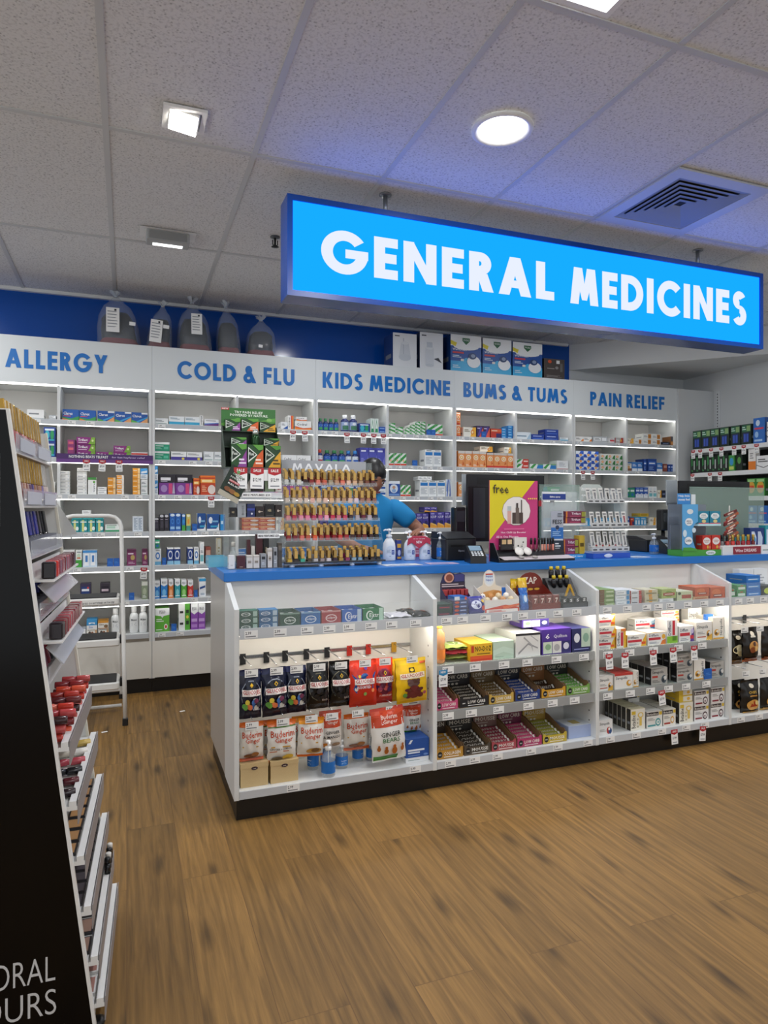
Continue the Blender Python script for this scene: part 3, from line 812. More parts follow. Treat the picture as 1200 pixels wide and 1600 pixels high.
S(ortall='ee8a44|e0743a|f2a060|e .5 .62 .3 .14 f4efe6;e .5 .62 .2 .09 e8a23a;r .1 .86 .9 .94 f6e6d6;p 0,0 1,0 1,.1 0,.16 c8402c;r .2 .3 .8 .4 f4d8c0',
  yelw='f0ede2||f4e2a8|p .55,0 1,0 1,1 .75,1 f0b43a;e .72 .5 .14 .24 e07a2c;e .72 .5 .08 .14 f6e2a0;l .08 .5 .5 .8 2 8a8060',
  dkpur='3a2a5c|322450|4a3868|p .3,0 1,0 1,.9 e05a4a;p .1,.1 .5,.2 .8,.9 .5,.9 5a48a0;l .1 .7 .5 .86 1 d0c8e4',
  redbx='c43a2c|a8322a|d04a3a|r 0 .66 1 .9 d86a3a;r .5 .05 1 .5 3a3068;l .08 .7 .6 .86 1 f4d8c8',
  cyan='2a8fd4|2280c4|3a9ede|l .1 .3 .6 .7 1 d0e8f8;r .75 0 1 1 1d5fa8',
  orq='f0a060|e8863c|f2c09a|e .5 .60 .34 .16 f6efe4;e .5 .60 .24 .11 f0b23a;e .5 .60 .12 .06 f4e6c8;r 0 .84 1 1 d9d3cc;p .6,.1 .9,.16 .7,.4 d8652c;l .1 .06 .6 .2 2 fbe6d4',
  orqr='f0a060|e8863c|e4b08a|r 0 0 1 .14 cf3f34;e .5 .60 .34 .16 f6efe4;e .5 .60 .24 .11 f0b23a;e .5 .60 .12 .06 f4e6c8;r 0 .86 1 1 d0cac4;p .6,.2 .9,.26 .7,.45 d8652c',
  pale='e2eaf0||eef3f6|l .08 .3 .7 .6 1 6f8ca4;p .7,0 1,0 1,1 a8c4d8',
  navy='1f3f9a|1a348a|2f52ae|l .12 .55 .8 .8 1 c8d4f0;r .1 .15 .9 .3 4a70c8',
  gred='f0f2ee||5a9a58|p .45,0 1,0 1,1 .6,1 cf3f34;p .1,0 .5,.9 .3,1 0,.4 3f9a48;r .62 .4 .95 .7 f0d0c8',
  gblu='e8eeea||5aa46a|p .5,0 1,0 1,.8 .6,.8 2f7fc4;p 0,.2 .3,1 .5,1 .2,0 3f9a48;r .6 .85 1 1 46a652',
  wlin='e9ebec||f2f3f3|l .2 .3 .8 .8 4 b5babf;r 0 0 1 .08 b05048',
  grnb='2f9a5c|238a8c|3aa866|p 0,0 .4,0 .2,1 0,1 2a8f9a;r .45 .6 .95 .8 e4f2e8;r .45 .2 .8 .4 b8e0c4;p .4,.0 .6,.4 .4,.5 f0f6f0',
  worn='f0efec||f6f6f4|p .6,0 1,0 1,.6 .8,.4 e8863c;l .08 .4 .6 .75 2 777;r 0 0 1 .1 d0cfc9',
  greyb='b9bcc0|a8abb0|c9ccd0|r .08 .3 .55 .8 f0f2f4;l .12 .4 .5 .7 2 555;r .62 .3 .92 .8 f4f6f8',
  redg='b8b4b4||d0cccc|r 0 0 .08 1 a83a34;p .55,0 1,0 1,1 .75,1 a8332c;e .72 .5 .1 .26 e8a23a;l .12 .4 .5 .7 2 f0efef',
  whor='eeeeea|f4f4f0|f6f6f2|r .56 .1 .9 .9 c8822e;l .08 .3 .5 .7 2 aaa;r .56 .4 .9 .6 b06a1e',
  dkfl='2a2f44|||l .1 .3 .8 .7 1 7f8cb0', brnb='8a5a34|||r 0 .5 1 1 4a4a50;r .1 .1 .9 .4 c8884a',
  nuro='dfe4ec||3060b8|p 0,0 .5,0 .3,.5 0,.5 1f4fb4;p .4,.5 1,.5 1,1 .6,1 2a5cc0;e .62 .38 .16 .2 f0b060;p .5,0 1,0 1,.3 4a78cc',
  nurg='d5d5d0||9fae94|p .6,.1 1,0 1,.8 .8,.7 2f7a3a;e .3 .55 .16 .2 e8843a;e .3 .55 .08 .1 f4e0b0;p 0,0 .4,0 .2,.3 4a9a52',
  dblu='1f4490|1a3a80|2a52a4|r .1 .5 .9 .8 3a6cc0;l .14 .56 .8 .74 1 e8eef8;l .14 .12 .7 .4 3 88a8dc',
  blux='3a7cc8||e6ecf2|r 0 .0 1 .3 e8eef4;l .1 .5 .85 .8 2 dfeaf6',
  brwh='e9e4da|||r 0 0 1 .35 8a5a3a;e .5 .5 .25 .2 d8a060;l .1 .75 .8 .9 1 777',
  bluwh='2f5cb4|284fa4|3f6cc4|r 0 0 1 .34 e6ebf2;e .5 .3 .26 .14 d0d8e8;r .1 .6 .9 .78 dfe8f6;l .2 .84 .8 .92 1 a8c0e8',
  grnl='2f8f6c|238a84|3a9e7c|r .1 .6 .9 .8 e4f2ea;e .5 .3 .26 .16 2a6ab0',
  yelb='d9b43a||e2c250|l .1 .3 .8 .7 1 6a5418',
  redtub='f0eeee||f6f2f0|r 0 .3 1 .62 c9363c;l .1 .68 .8 .9 1 999;r 0 0 1 .1 d9b0ae',
  cyanb='3fa4dc||57b2e4|r .1 .1 .4 .6 e8f2f8;r .6 .1 .9 .6 e8f2f8;l .1 .7 .9 .9 2 dff0fa')
BT['green'] = ('1b2f6a', '2f7d4a', '2f62b8', 'r .0 .12 1 .3 3fa45c;l .1 .4 .9 .5 1 e6eefa')
BT['blue'] = ('1b2f6a', '3a86d0', 'dfe6ee', 'r .0 .12 1 .34 2f62b8;l .1 .42 .9 .52 1 334')
BT['red'] = ('24306a', 'c8463c', 'e6e4ea', 'r .0 .12 1 .3 b83a4a;l .1 .4 .9 .5 1 334')
BT['white'] = ('1f2c6c', 'f0f1f2', '9fb2d8', 'r .0 .12 1 .36 3f7a5c;e .5 .46 .3 .08 e8eef6')
BT['lotion'] = ('eef0f0', 'f2f3f3', 'eceeee', 't Moisture .1 .46 .92 .54 3d444c;l .15 .26 .85 .4 3 b0b6bc')
def R(unit, side, r, items):
    sec = {'A': 'allergy', 'C': 'cold and flu', 'K': 'kids', 'B': 'bums', 'P': 'pain'}[unit]
    pl = '%s shelf, %s %s column' % (['top', 'second', 'third', 'fourth', 'fifth', 'sixth', 'bottom'][r], side, sec)
    rowput(items, 5.0, SHELF_Z[r] + .0006, pl)
def rowput(items, FR, z, pl):
    for it in items:
        st, desc, u0, u1, h = it[:5]
        n = it[5] if len(it) > 5 else 1
        sk = it[6] if len(it) > 6 else 1
        opt = it[7] if len(it) > 7 else {}
        zo = opt.get('z', 0); yo = opt.get('y', 0); dp = opt.get('deep', 1)
        x0, x1 = XU(u0, FR), XU(u1, FR)
        if FR < 3.04 and z < .9:
            bay = max(k for k in range(4) if CX[k] < (x0 + x1) / 2)
            x0, x1 = max(x0, CX[bay] + .022), min(x1, CX[bay + 1] - .003)
        w = (x1 - x0) / n
        sks = sk if isinstance(sk, (list, tuple)) else [sk] * n
        for i in range(n):
            cx = x0 + w * (i + .5)
            for s in range(sks[i]):
                lab = desc
                if sks[i] > 1: lab += ', %s up' % ordw(s + 1)
                if n > 1: lab += ', %s along' % ordw(i + 1)
                lab += ', ' + pl
                if st in BT:
                    me = bottle(st, min(w * .47, .05), h); nm = opt.get('nm', 'medicine_bottle'); cat = 'bottle'; d = .06
                else:
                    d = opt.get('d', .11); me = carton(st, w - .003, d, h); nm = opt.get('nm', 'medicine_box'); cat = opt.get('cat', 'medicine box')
                jx = random.uniform(-.0006, .0006)
                for q in range(1, dp):
                    place(nm, me, cx, FR + d / 2 + yo + .004 + q * (d + .004), z + zo + s * (h + .0008), '%s, %s row back%s' % (desc, ordw(q + 1), lab[len(desc):]), cat, desc + 's on ' + pl)
                place(nm, me, cx + jx, FR + d / 2 + yo + (random.uniform(0, .006) if dp == 1 else 0), z + zo + s * (h + .0008), lab, cat, desc + 's on ' + pl if n > 1 or sks[i] > 1 else None)
CARD = dict(nm='shelf_card', cat='card', d=.012, y=-.012)
random.seed(3)
R('A', 'left', 0, [('flatw', 'white carton with dark end', 42, 69, .062), ('greyb', 'small grey tablet box', 76, 88, .03)])
R('A', 'left', 1, [('vic', 'dark blue medicine box', 68, 87, .10, 1, 2)])
R('A', 'left', 2, [('whst', 'small white tablet box', 70, 86, .04, 1, 2)])
R('A', 'left', 3, [('circ', 'white and blue carton', 62, 86, .10, 2)])
R('A', 'right', 0, [('clar', 'blue tablet box with green stripe', 97, 150, .074, 2), ('clar2', 'blue tablet box with orange corner', 152, 231, .074, 3)])
R('A', 'right', 1, [('pinkside', 'pink tablet box end', 105, 118, .040, 1, 3), ('trif', 'purple and green tablet box', 119, 149, .047, 1, 3), ('trif', 'single purple and green tablet box', 150, 176, .045), ('trif', 'purple allergy tablet box', 177, 204, .045, 1, 2), ('redwh', 'white red-banded tablet box', 205, 231, .05)])
R('A', 'right', 2, [('whst', 'thin white tablet box', 92, 109, .0215, 1, 7), ('whst', 'slim white tablet box', 120, 136, .0215, 1, 8), ('zyr', 'white carton with green top', 137, 151, .115), ('flatw', 'flat white box', 152, 167, .025, 1, 2), ('oran', 'orange tablet box', 168, 181, .038, 1, 3), ('oranw', 'orange and white tablet box', 182, 194, .033, 1, 4), ('oran', 'bright orange tablet box', 207, 219, .036, 1, 5), ('whbar', 'white nasal spray box', 220, 231, .052, 1, 2), ('bluew', 'wide blue carton atop nasal boxes', 219, 231, .075, 1, 1, dict(z=.108))])
R('A', 'right', 3, [('teal', 'teal eye drop box', 111, 162, .085, 4), ('tealt', 'white-topped teal eye drop box', 112, 162, .032, 3, 1, dict(z=.0868)), ('wcap', 'small white box on teal boxes', 128, 142, .028, 1, 1, dict(z=.1205)), ('grnflat', 'flat green and white box', 164, 187, .05), ('txt', 'pale carton with printed columns', 207, 224, .105)])
R('A', 'right', 4, [('circ', 'white carton with blue circle', 97, 117, .085), ('flatw', 'white lid carton on circle carton', 97, 117, .03, 1, 1, dict(z=.087)), ('whgrn', 'white and green carton', 118, 128, .115), ('tubes', 'carton picturing two tubes', 129, 152, .112), ('card', 'blue square shelf card', 167, 187, .055, 2, 1, CARD), ('purp', 'narrow plum carton', 186, 194, .11), ('purp', 'plum carton with gold oval', 198, 213, .112), ('purp', 'plum carton by shelf end', 222, 231, .112)])
R('A', 'right', 5, [('card', 'flat pale blue card', 110, 121, .02, 1, 1, CARD), ('shield', 'dark blue carton with shield', 125, 142, .122), ('shield2', 'charcoal carton with shield', 156, 172, .122), ('card', 'blue square card', 201, 210, .05, 1, 1, CARD), ('sage', 'sage green carton', 221, 231, .12)])
R('A', 'right', 6, [('flatw', 'low white box', 115, 134, .05), ('brn', 'white box with brown print', 135, 152, .045), ('blw', 'blue and white box', 135, 152, .065, 1, 1, dict(z=.046)), ('brn', 'cream box with brown print', 153, 170, .045), ('orw', 'white and ochre box', 153, 170, .052, 1, 1, dict(z=.046)), ('lotion', 'white lotion bottle', 173, 187, .175, 1), ('lotion', 'large white lotion bottle', 202, 231, .185, 2), ('lotion', 'small white lotion bottle', 104, 113, .09)])
R('C', 'left', 0, [('whbar', 'white tablet box', 241, 263, .042), ('twh', 'white and teal tablet box', 264, 312, .06, 2), ('edge', 'narrow white carton end', 312, 318, .075), ('purb', 'white carton with purple wave', 319, 342, .05)])
R('C', 'left', 1, [('grn2', 'green and white tablet box', 241, 265, .062, 1, 2), ('prpw', 'white and violet tablet box', 267, 316, .062, 2), ('whbar', 'white carton with teal line', 318, 350, .068, 2)])
R('C', 'left', 2, [('bluew', 'tall blue carton', 240, 247, .10, 1, 2), ('mag', 'black and purple carton', 248, 301, .145, 2), ('ornred', 'narrow orange carton', 302, 312, .12), ('ornred', 'orange and red carton', 313, 337, .14)])
R('C', 'left', 3, [('blktube', 'short black carton', 240, 249, .095), ('blktube', 'black carton with white oval', 249, 264, .118, 2), ('blutube', 'blue carton with ring', 265, 283, .125, 2), ('grntube', 'blue and green carton', 284, 290, .12), ('yeltube', 'pale yellow carton', 291, 298, .12), ('card', 'blue square card', 300, 308, .05, 1, 1, CARD), ('blupk', 'white and blue shaver carton', 308, 322, .125), ('blupk', 'blue white-banded carton', 323, 343, .12), ('cyan', 'light blue carton end', 344, 352, .115)])
R('C', 'left', 4, [('circ', 'white carton with blue ring', 241, 252, .115), ('grnl', 'small teal carton', 242, 250, .06, 1, 1, dict(z=.117)), ('card', 'blue square card', 253, 260, .05, 1, 1, CARD), ('navcirc', 'navy carton with white ring', 261, 282, .118, 2), ('navcirc', 'white and navy carton', 293, 302, .118), ('circ', 'pale carton with ring', 303, 311, .118), ('whtall', 'tall white carton', 312, 319, .155), ('redbr', 'russet carton', 321, 330, .12)])
R('C', 'left', 5, [('pblue', 'blue spray carton', 241, 250, .125), ('pblue', 'wider blue spray carton', 251, 262, .135), ('poran', 'orange spray carton', 263, 271, .13), ('pteal', 'teal spray carton', 273, 282, .13), ('pgreen', 'green spray carton', 283, 292, .125), ('pred', 'red spray carton', 293, 302, .12), ('card', 'blue square card', 303, 309, .05, 1, 1, CARD), ('wbl', 'white and blue carton', 311, 322, .13)])
R('C', 'left', 6, [('pbig', 'large green carton', 242, 265, .165), ('card', 'blue square card', 267, 276, .05, 1, 1, CARD), ('wgtall', 'tall white and green carton', 279, 297, .195), ('ppurp', 'purple and white carton', 298, 321, .185, 2)])
R('C', 'right', 0, [('bluebag', 'white carton with blue corner', 439, 450, .055), ('codt', 'upright orange and white carton', 450, 459, .105), ('codr', 'white and orange cold tablet box', 461, 487, .068, 1, 1), ('codr', 'upper white and orange tablet box', 463, 480, .03, 1, 1, dict(z=.07))])
R('C', 'right', 1, [('codw', 'white cold tablet box', 441, 486, .06, 2)])
R('C', 'right', 2, [('mag', 'black carton', 392, 486, .13, 4)])
R('C', 'right', 3, [('ornred', 'orange carton', 378, 430, .03, 2, 3), ('yelw', 'pale carton', 431, 444, .09)])
R('C', 'right', 4, [('blux', 'blue carton', 370, 480, .1, 6)])
R('K', 'left', 0, [('green', 'dark blue bottle, green cap', 498, 531, .10, 4), ('white', 'large blue bottle, white cap', 534, 560, .135, 2), ('vic', 'blue and green flat box', 561, 578, .072), ('tri', 'pale green tapered carton', 579, 592, .115, 2), ('bflat', 'flat blue box', 592, 603, .025, 1, 2)])
R('K', 'left', 1, [('red', 'blue bottle, red cap', 497, 506, .112), ('green', 'dark bottle, green cap', 507, 541, .108, 3), ('blue', 'dark bottle, blue cap', 541, 562, .108, 2), ('prplb', 'violet blue carton', 563, 602, .135, 3)])
R('K', 'left', 2, [('vic', 'blue cough lozenge box', 500, 590, .08, 5), ('wbst', 'white and blue box end', 592, 603, .045, 1, 4)])
R('K', 'left', 3, [('icup', 'violet carton', 500, 603, .115, 9)])
R('K', 'left', 4, [('wbx', 'white carton', 500, 603, .1, 8)])
R('K', 'right', 0, [('gw', 'green and white powder box', 606, 630, .028, 2, [3, 2]), ('gw', 'small green and white box', 632, 665, .026, 4, [2, 3, 4, 4]), ('card', 'blue shelf card', 666, 680, .045, 2, 1, CARD), ('gwr', 'white and green carton', 668, 692, .092, 2)])
R('K', 'right', 1, [('gwr', 'white and green drops carton', 606, 635, .098, 3), ('card', 'tilted blue card', 644, 652, .045, 1, 1, CARD), ('wbx', 'white carton with blue panel', 664, 690, .135, 2)])
R('K', 'right', 2, [('baby', 'blue carton with baby picture', 606, 625, .12), ('gwr', 'white and green box', 626, 642, .088, 2), ('wbx', 'white blue-banded carton', 656, 696, .13, 3), ('wcap', 'small white box atop cartons', 654, 675, .03, 3, 1, dict(z=.132)), ('wbp', 'white carton with blue slashes', 697, 706, .14, 2)])
R('K', 'right', 3, [('icup', 'violet tissue carton', 641, 670, .118, 3), ('icup', 'taller violet carton', 672, 706, .128, 3), ('icup', 'violet box atop others', 663, 683, .04, 2, 1, dict(z=.13))])
R('K', 'right', 4, [('wbx', 'white and blue carton', 640, 700, .12, 5)])
R('B', 'left', 0, [('ortall', 'orange and white upright carton', 713, 720, .1, 1, 2), ('yelw', 'white and yellow carton', 724, 744, .082), ('dkpur', 'dark purple carton', 745, 766, .098, 2), ('card', 'tilted blue card', 752, 759, .05, 1, 1, CARD), ('redbx', 'red carton', 767, 784, .08), ('cyan', 'cyan tablet box', 784, 803, .0215, 2, [4, 5])])
R('B', 'left', 1, [('orq', 'orange carton with yellow flower', 716, 760, .135, 4), ('orqr', 'orange carton with red base', 761, 803, .125, 4), ('yelw', 'white carton on orange cartons', 753, 773, .045, 1, 1, dict(z=.137, y=.03)), ('yelw', 'pale box on orange cartons', 788, 799, .05, 1, 1, dict(z=.1265))])
R('B', 'left', 2, [('orq', 'orange carton', 716, 770, .12, 5)])
R('B', 'right', 0, [('pale', 'pale blue tablet box', 806, 830, .062), ('navy', 'low navy tablet box', 831, 851, .048), ('navy', 'navy tablet box', 852, 873, .048, 1, 2), ('twh', 'flat white and blue box', 875, 888, .03)])
R('B', 'right', 1, [('gred', 'green and red tablet box', 805, 826, .04, 1, 2), ('gblu', 'green and blue tablet box', 828, 869, .042, 2), ('wlin', 'white carton with fine print', 870, 888, .078)])
R('B', 'right', 2, [('grnb', 'green and teal carton', 849, 875, .09)])
R('B', 'right', 3, [('cyanb', 'light blue carton', 846, 890, .07, 3)])
R('P', 'left', 0, [('worn', 'white and orange tablet box', 899, 925, .046, 2), ('greyb', 'grey tablet box', 927, 950, .054), ('redtub', 'small white and red box', 953, 960, .045), ('redg', 'grey and red tablet box', 961, 974, .05)])
R('P', 'left', 1, [('nuro', 'blue and white pain tablet box', 900, 936, .056, 3, 3), ('nurg', 'grey and green pain tablet box', 938, 973, .05, 3, 3)])
R('P', 'left', 2, [('nurg', 'grey and green box', 926, 942, .045, 1, 2), ('greyb', 'pale grey carton', 944, 972, .08, 2)])
R('P', 'left', 3, [('cyanb', 'light blue pain gel box', 902, 972, .07, 4)])
R('P', 'left', 4, [('redtub', 'small red and white box', 930, 972, .04, 4, 2)])
R('P', 'right', 0, [('yelw', 'small orange and white box', 977, 990, .05), ('whor', 'white and orange tablet box', 992, 1004, .046), ('whor', 'white orange-panelled tablet box', 1005, 1033, .05, 2, 2), ('dkfl', 'flat dark box', 1035, 1047, .03), ('brnb', 'small brown carton', 1048, 1053, .085)])
R('P', 'right', 1, [('brwh', 'white and brown carton', 977, 987, .07), ('blux', 'blue and white carton', 988, 1004, .085, 2), ('dblu', 'narrow dark blue carton', 1006, 1011, .115), ('dblu', 'dark blue carton', 1012, 1026, .118), ('blux', 'blue carton', 1027, 1036, .085), ('redbr', 'small russet carton', 1037, 1043, .075), ('dblu', 'blue and navy carton', 1044, 1053, .072, 2)])
R('P', 'right', 2, [('grnl', 'green carton', 977, 992, .09, 2), ('bluwh', 'blue carton with white base', 993, 1013, .095, 3), ('whtall', 'tall white carton', 1014, 1027, .105, 2), ('yelw', 'white and gold carton', 1028, 1034, .07), ('dkfl', 'dark carton', 1035, 1041, .07)])
R('P', 'right', 3, [('bluwh', 'blue white-based carton', 977, 984, .085), ('redbx', 'red and yellow carton', 985, 991, .07), ('cyanb', 'cyan carton', 992, 1010, .078, 2), ('yelb', 'yellow box atop cyan cartons', 1000, 1014, .03, 1, 1, dict(z=.08)), ('yelw', 'white and yellow box', 1015, 1034, .07, 2)])
R('P', 'right', 4, [('redtub', 'small white box with red band', 976, 1012, .062, 5), ('redtub', 'white and pink box behind', 976, 1030, .05, 5, 1, dict(z=.0635, y=.02))])

# shelf-edge banner and hanging sale tickets
b = B(); b.box(-.4, 0, -.03, .4, .002, .03, M('4a2468', .4))
b.text('NOTHING BEATS TELFAST', -.30, .002, .02, .020, -.0006, PAPER); b.text('for fast hayfever relief', .05, .002, .33, .017, -.0006, M('c9b4dc'))
b.box(-.4, -.0008, -.03, .4, -.0002, -.006, M('6a3a88', .4))
x0, x1 = XU(88, 4.96), XU(239, 4.96)
me = b.mesh('shelf_banner')
for v in me.vertices: v.co.x *= (x1 - x0) / .8
place('shelf_banner', me, (x0 + x1) / 2, 4.9605, SHELF_Z[1] - .004, 'purple shelf-edge banner reading nothing beats telfast, right allergy column', 'shelf banner')
def ticket_mesh(head, w=.044, h=.078, price='7.99'):
    b = B(); b.box(-w / 2, 0, -h, w / 2, .0008, 0, PAPER)
    b.add([(x, -.0004, z) for x, z in ((-w / 2, 0), (-w / 2, -h * .26), (0, -h * .36), (w / 2, -h * .26), (w / 2, 0))], [(0, 1, 2, 3, 4)], M(head, .5))
    b.text('SALE' if head[0] == 'b' else 'NEW', -w * .3, -h * .2, w * .3, -h * .06, -.0008, PAPER, res=1)
    b.text('$' + price, -w * .32, -h * .68, w * .32, -h * .48, -.0004, INK, res=1)
    b.add([(x, -.0004, z) for x, z in ((-w * .35, -h * .9), (w * .35, -h * .9), (w * .35, -h * .84), (-w * .35, -h * .84))], [(0, 1, 2, 3)], M('8a8d92', .6))
    return b.mesh('sale_ticket')
TK = ticket_mesh('b51f2a')
for unit, r, us, pl in (('A', 1, (135, 160, 186), 'allergy'), ('C', 2, (330,), 'cold and flu'), ('A', 4, (225,), 'allergy end'), ('C', 0, (458, 476), 'right cold and flu'), ('K', 0, (542, 568, 584, 599), 'left kids'), ('P', 1, (911, 926), 'left pain')):
    for i, u in enumerate(us):
        z = SHELF_Z[r] - .012
        lab = 'red and white sale ticket on the %s shelf, %s column' % (['top', 'second', 'third', 'fourth', 'fifth'][r], pl)
        if len(us) > 1: lab += ', %s along' % ordw(i + 1)
        place('sale_ticket', TK, XU(u, 4.958), 4.9575, z, lab, 'price ticket', 'sale tickets on the wall shelves', rot=(random.uniform(-.06, 0), random.uniform(-.06, .06), 0))
# ================================================================== on top of the wall units
ZTOP = 2.4256
S(vick='1c4f9e|17407f|e9edf0|r 0 0 1 .3 2f9fd6;p 0,.1 .5,.4 1,.3 1,0 0,0 3fb0e0;r 0 .70 1 1 f0f2f2;e .5 .70 .42 .10 f0f2f2;p .38,.92 .62,.92 .62,.84 .5,.74 .38,.84 2f6b45;t VICKS .4 .84 .6 .89 e8efe8;p 0,.74 .16,.68 .2,.78 0,.84 e2d23a;t WarmSteam .06 .58 .52 .64 f0f4fa;r .06 .50 .42 .545 c93a44;l .06 .38 .34 .46 2 cfe0f0;r .32 .30 .42 .36 e8e2dc;e .74 .30 .22 .16 eef0f2;e .70 .45 .13 .085 25406e;e .72 .46 .07 .05 8a9ab8;l .06 .1 .3 .2 2 bfe0f2',
  wht1='e6e9ec|23407e|f0f2f3|r .08 .9 .28 .93 4a4f58;p .24,.3 .76,.3 .66,.72 .34,.72 d3d8de;e .5 .3 .26 .1 cdd3da;r .42 .4 .46 .86 bcc4cd;e .5 .72 .16 .05 dfe4e8',
  wht2='e6e9ec|2b3550|f0f2f3|r .08 .9 .28 .93 4a4f58;r .24 .12 .6 .6 d5dae0;e .42 .6 .18 .06 e0e5e9;r .3 .6 .54 .74 c6ced6;p .6,.3 .95,.2 .8,.34 3c4048;e .42 .12 .18 .04 ccd2d9',
  darkb='4a423f|28262a|55504c|e .28 .86 .09 .08 d8582e;r .6 .78 .76 .94 e6e8ea;e .62 .58 .08 .07 8f8c8a;r .78 .4 .9 .8 6d6a68;l .15 .5 .5 .56 1 b0a8a4;l .12 .1 .85 .22 3 8f8a88')
for st, u0, u1, vt, d, lab in (('wht1', 614, 651, 521, .2, 'white carton picturing a glass bowl on the wall unit top'), ('wht2', 656, 692, 520, .2, 'white carton picturing a flask beside the blue steamer boxes'),
                               ('vick', 704, 752, 524, .2, 'blue steam humidifier box on the unit top, nearest the white cartons'), ('vick', 754, 799, 530, .2, 'blue steam humidifier box in the middle of three on the unit top'),
                               ('vick', 801, 847, 536, .2, 'blue steam humidifier box on the unit top, next to the dark carton'), ('darkb', 850, 882, 561, .12, 'small dark grey carton on the unit top at the end of the blue wall')):
    YT_ = 5.02
    x0, x1 = XU(u0, YT_), XU(u1, YT_)
    place({'vick': 'humidifier_box', 'darkb': 'small_carton'}.get(st, 'appliance_carton'), carton(st, x1 - x0, d, ZV((u0 + u1) / 2, vt, YT_) - ZTOP), (x0 + x1) / 2, YT_ + d / 2, ZTOP, lab, 'box', 'steam humidifier boxes' if st == 'vick' else None)
BAGP = GL('d5dee9', .17, .06)
def plastic_bag(u0, u1, vs, vk, seed, lab, tagpos):
    Yb = 5.13
    x0, x1 = XU(u0, Yb), XU(u1, Yb); w = x1 - x0; cx = (x0 + x1) / 2; uc = (u0 + u1) / 2
    hs = ZV(uc, vs, Yb) - ZTOP; hk = ZV(uc, vk, Yb) - ZTOP
    rnd = random.Random(seed)
    o = empty('tied_plastic_bag', (cx, Yb, ZTOP), lab, 'plastic bag', 'tied clear bags of dark heat packs on the wall units')
    def skin(prof, n, m, wob, name, sh=0.0, dy=.13):
        b = B(); vs_ = []; fs = []
        for k, (r, z) in enumerate(prof):
            for i in range(n):
                t = 2 * PI * i / n
                q = r * (1 + wob * math.sin(3 * t + k * 1.7 + seed) + wob * .7 * math.sin(5 * t - k * 2.3))
                # rounded-square cross-section
                c, s_ = math.cos(t), math.sin(t); f = 1 / max(abs(c), abs(s_)) ** .55
                vs_.append((q * c * f * w / 2 + sh * z, q * s_ * f * dy, z))
        for k in range(len(prof) - 1):
            for i in range(n):
                j = (i + 1) % n; fs.append((k * n + i, k * n + j, (k + 1) * n + j, (k + 1) * n + i))
        b.add(vs_, fs, m, True); b.add(vs_[:n], [tuple(range(n - 1, -1, -1))], m); b.add(vs_[-n:], [tuple(range(n))], m)
        return b.obj(name, o)
    sh = rnd.uniform(-.1, .1)
    skin([(.66, .004), (.76, .02), (.74, hs * .42), (.68, hs * .64), (.46, hs * .76)], 22, M('0c0c0d', .5), .06, 'dark_heat_pack', sh)
    skin([(.78, .0015), (.88, .004), (.88, .03), (.80, .05)], 22, M('7e2f30', .6), .02, 'red_backing', sh)
    skin([(.84, .0006), (.98, .02), (.95, hs * .42), (.84, hs * .70), (.62, hs * .88), (.36, hs * .99), (.14, hk * .88), (.07, hk * .91)], 22, BAGP, .02, 'clear_film', sh)
    b = B()
    for i in range(9):
        a = 2 * PI * i / 9 + rnd.random(); L = rnd.uniform(.02, .05)
        zt = hk * .90; c, s_ = math.cos(a), math.sin(a); sx = sh * zt
        b.add([(sx - .006 * s_, .006 * c, zt - .004), (sx + .006 * s_, -.006 * c, zt - .004), (sx + L * c + .016 * s_, L * s_ - .016 * c, hk * rnd.uniform(.97, 1.03)), (sx + L * c - .016 * s_, L * s_ + .016 * c, hk * rnd.uniform(.95, 1.0))], [(0, 1, 2, 3)], GL('e6edf4', .6, .15))
    b.obj('gathered_neck', o)
    b = B(); b.lathe([(.012, hk * .885), (.014, hk * .895), (.012, hk * .905)], M('c9d2dc', .4), c=(sh * hk * .9, 0, 0), n=10); b.obj('tie', o)
    for (a, c, tw, th, col) in tagpos:
        b = B(); b.box(-tw / 2, 0, -th / 2, tw / 2, .0012, th / 2, PAPER)
        if col:
            b.curved = False
            for q in range(6):
                zz = th * (.34 - q * .125); b.add([(x, -.0004, z) for x, z in ((-tw * .4, zz - .003), (tw * (.1 + .3 * rnd.random()), zz - .003), (tw * .3, zz + .003), (-tw * .4, zz + .003))], [(0, 1, 2, 3)], M('8c9096', .6))
            b.lathe([(.006, 0), (.001, .0003)], INK, c=(0, 0, 0), n=8) if 0 else b.box(tw * .12, -.0008, th * .37, tw * .28, -.0003, th * .45, INK)
        b.obj('paper_label', o, (a * w / 2, -.155, c * hs), rot=(-.06, rnd.uniform(-.05, .09), 0))
plastic_bag(152, 222, 474, 455, 1, 'biggest tied clear bag of a black heat pack, above the allergy heading', [(-.3, .5, .085, .17, 1), (.55, .45, .04, .025, 0)])
plastic_bag(227, 268, 487, 470, 2, 'tied clear bag with paper slip reaching its base, second from the left', [(-.25, .38, .08, .16, 1), (.5, .5, .04, .025, 0)])
plastic_bag(276, 332, 486, 465, 3, 'tied clear bag with a round-cornered paper slip, middle of the five', [(.0, .58, .075, .15, 1)])
plastic_bag(338, 376, 492, 472, 4, 'narrow tied clear bag without paper slip, fourth of the five', [])
plastic_bag(382, 430, 508, 494, 5, 'low tied clear bag leaning away, last of the five above cold and flu', [(-.2, .25, .03, .022, 0)])

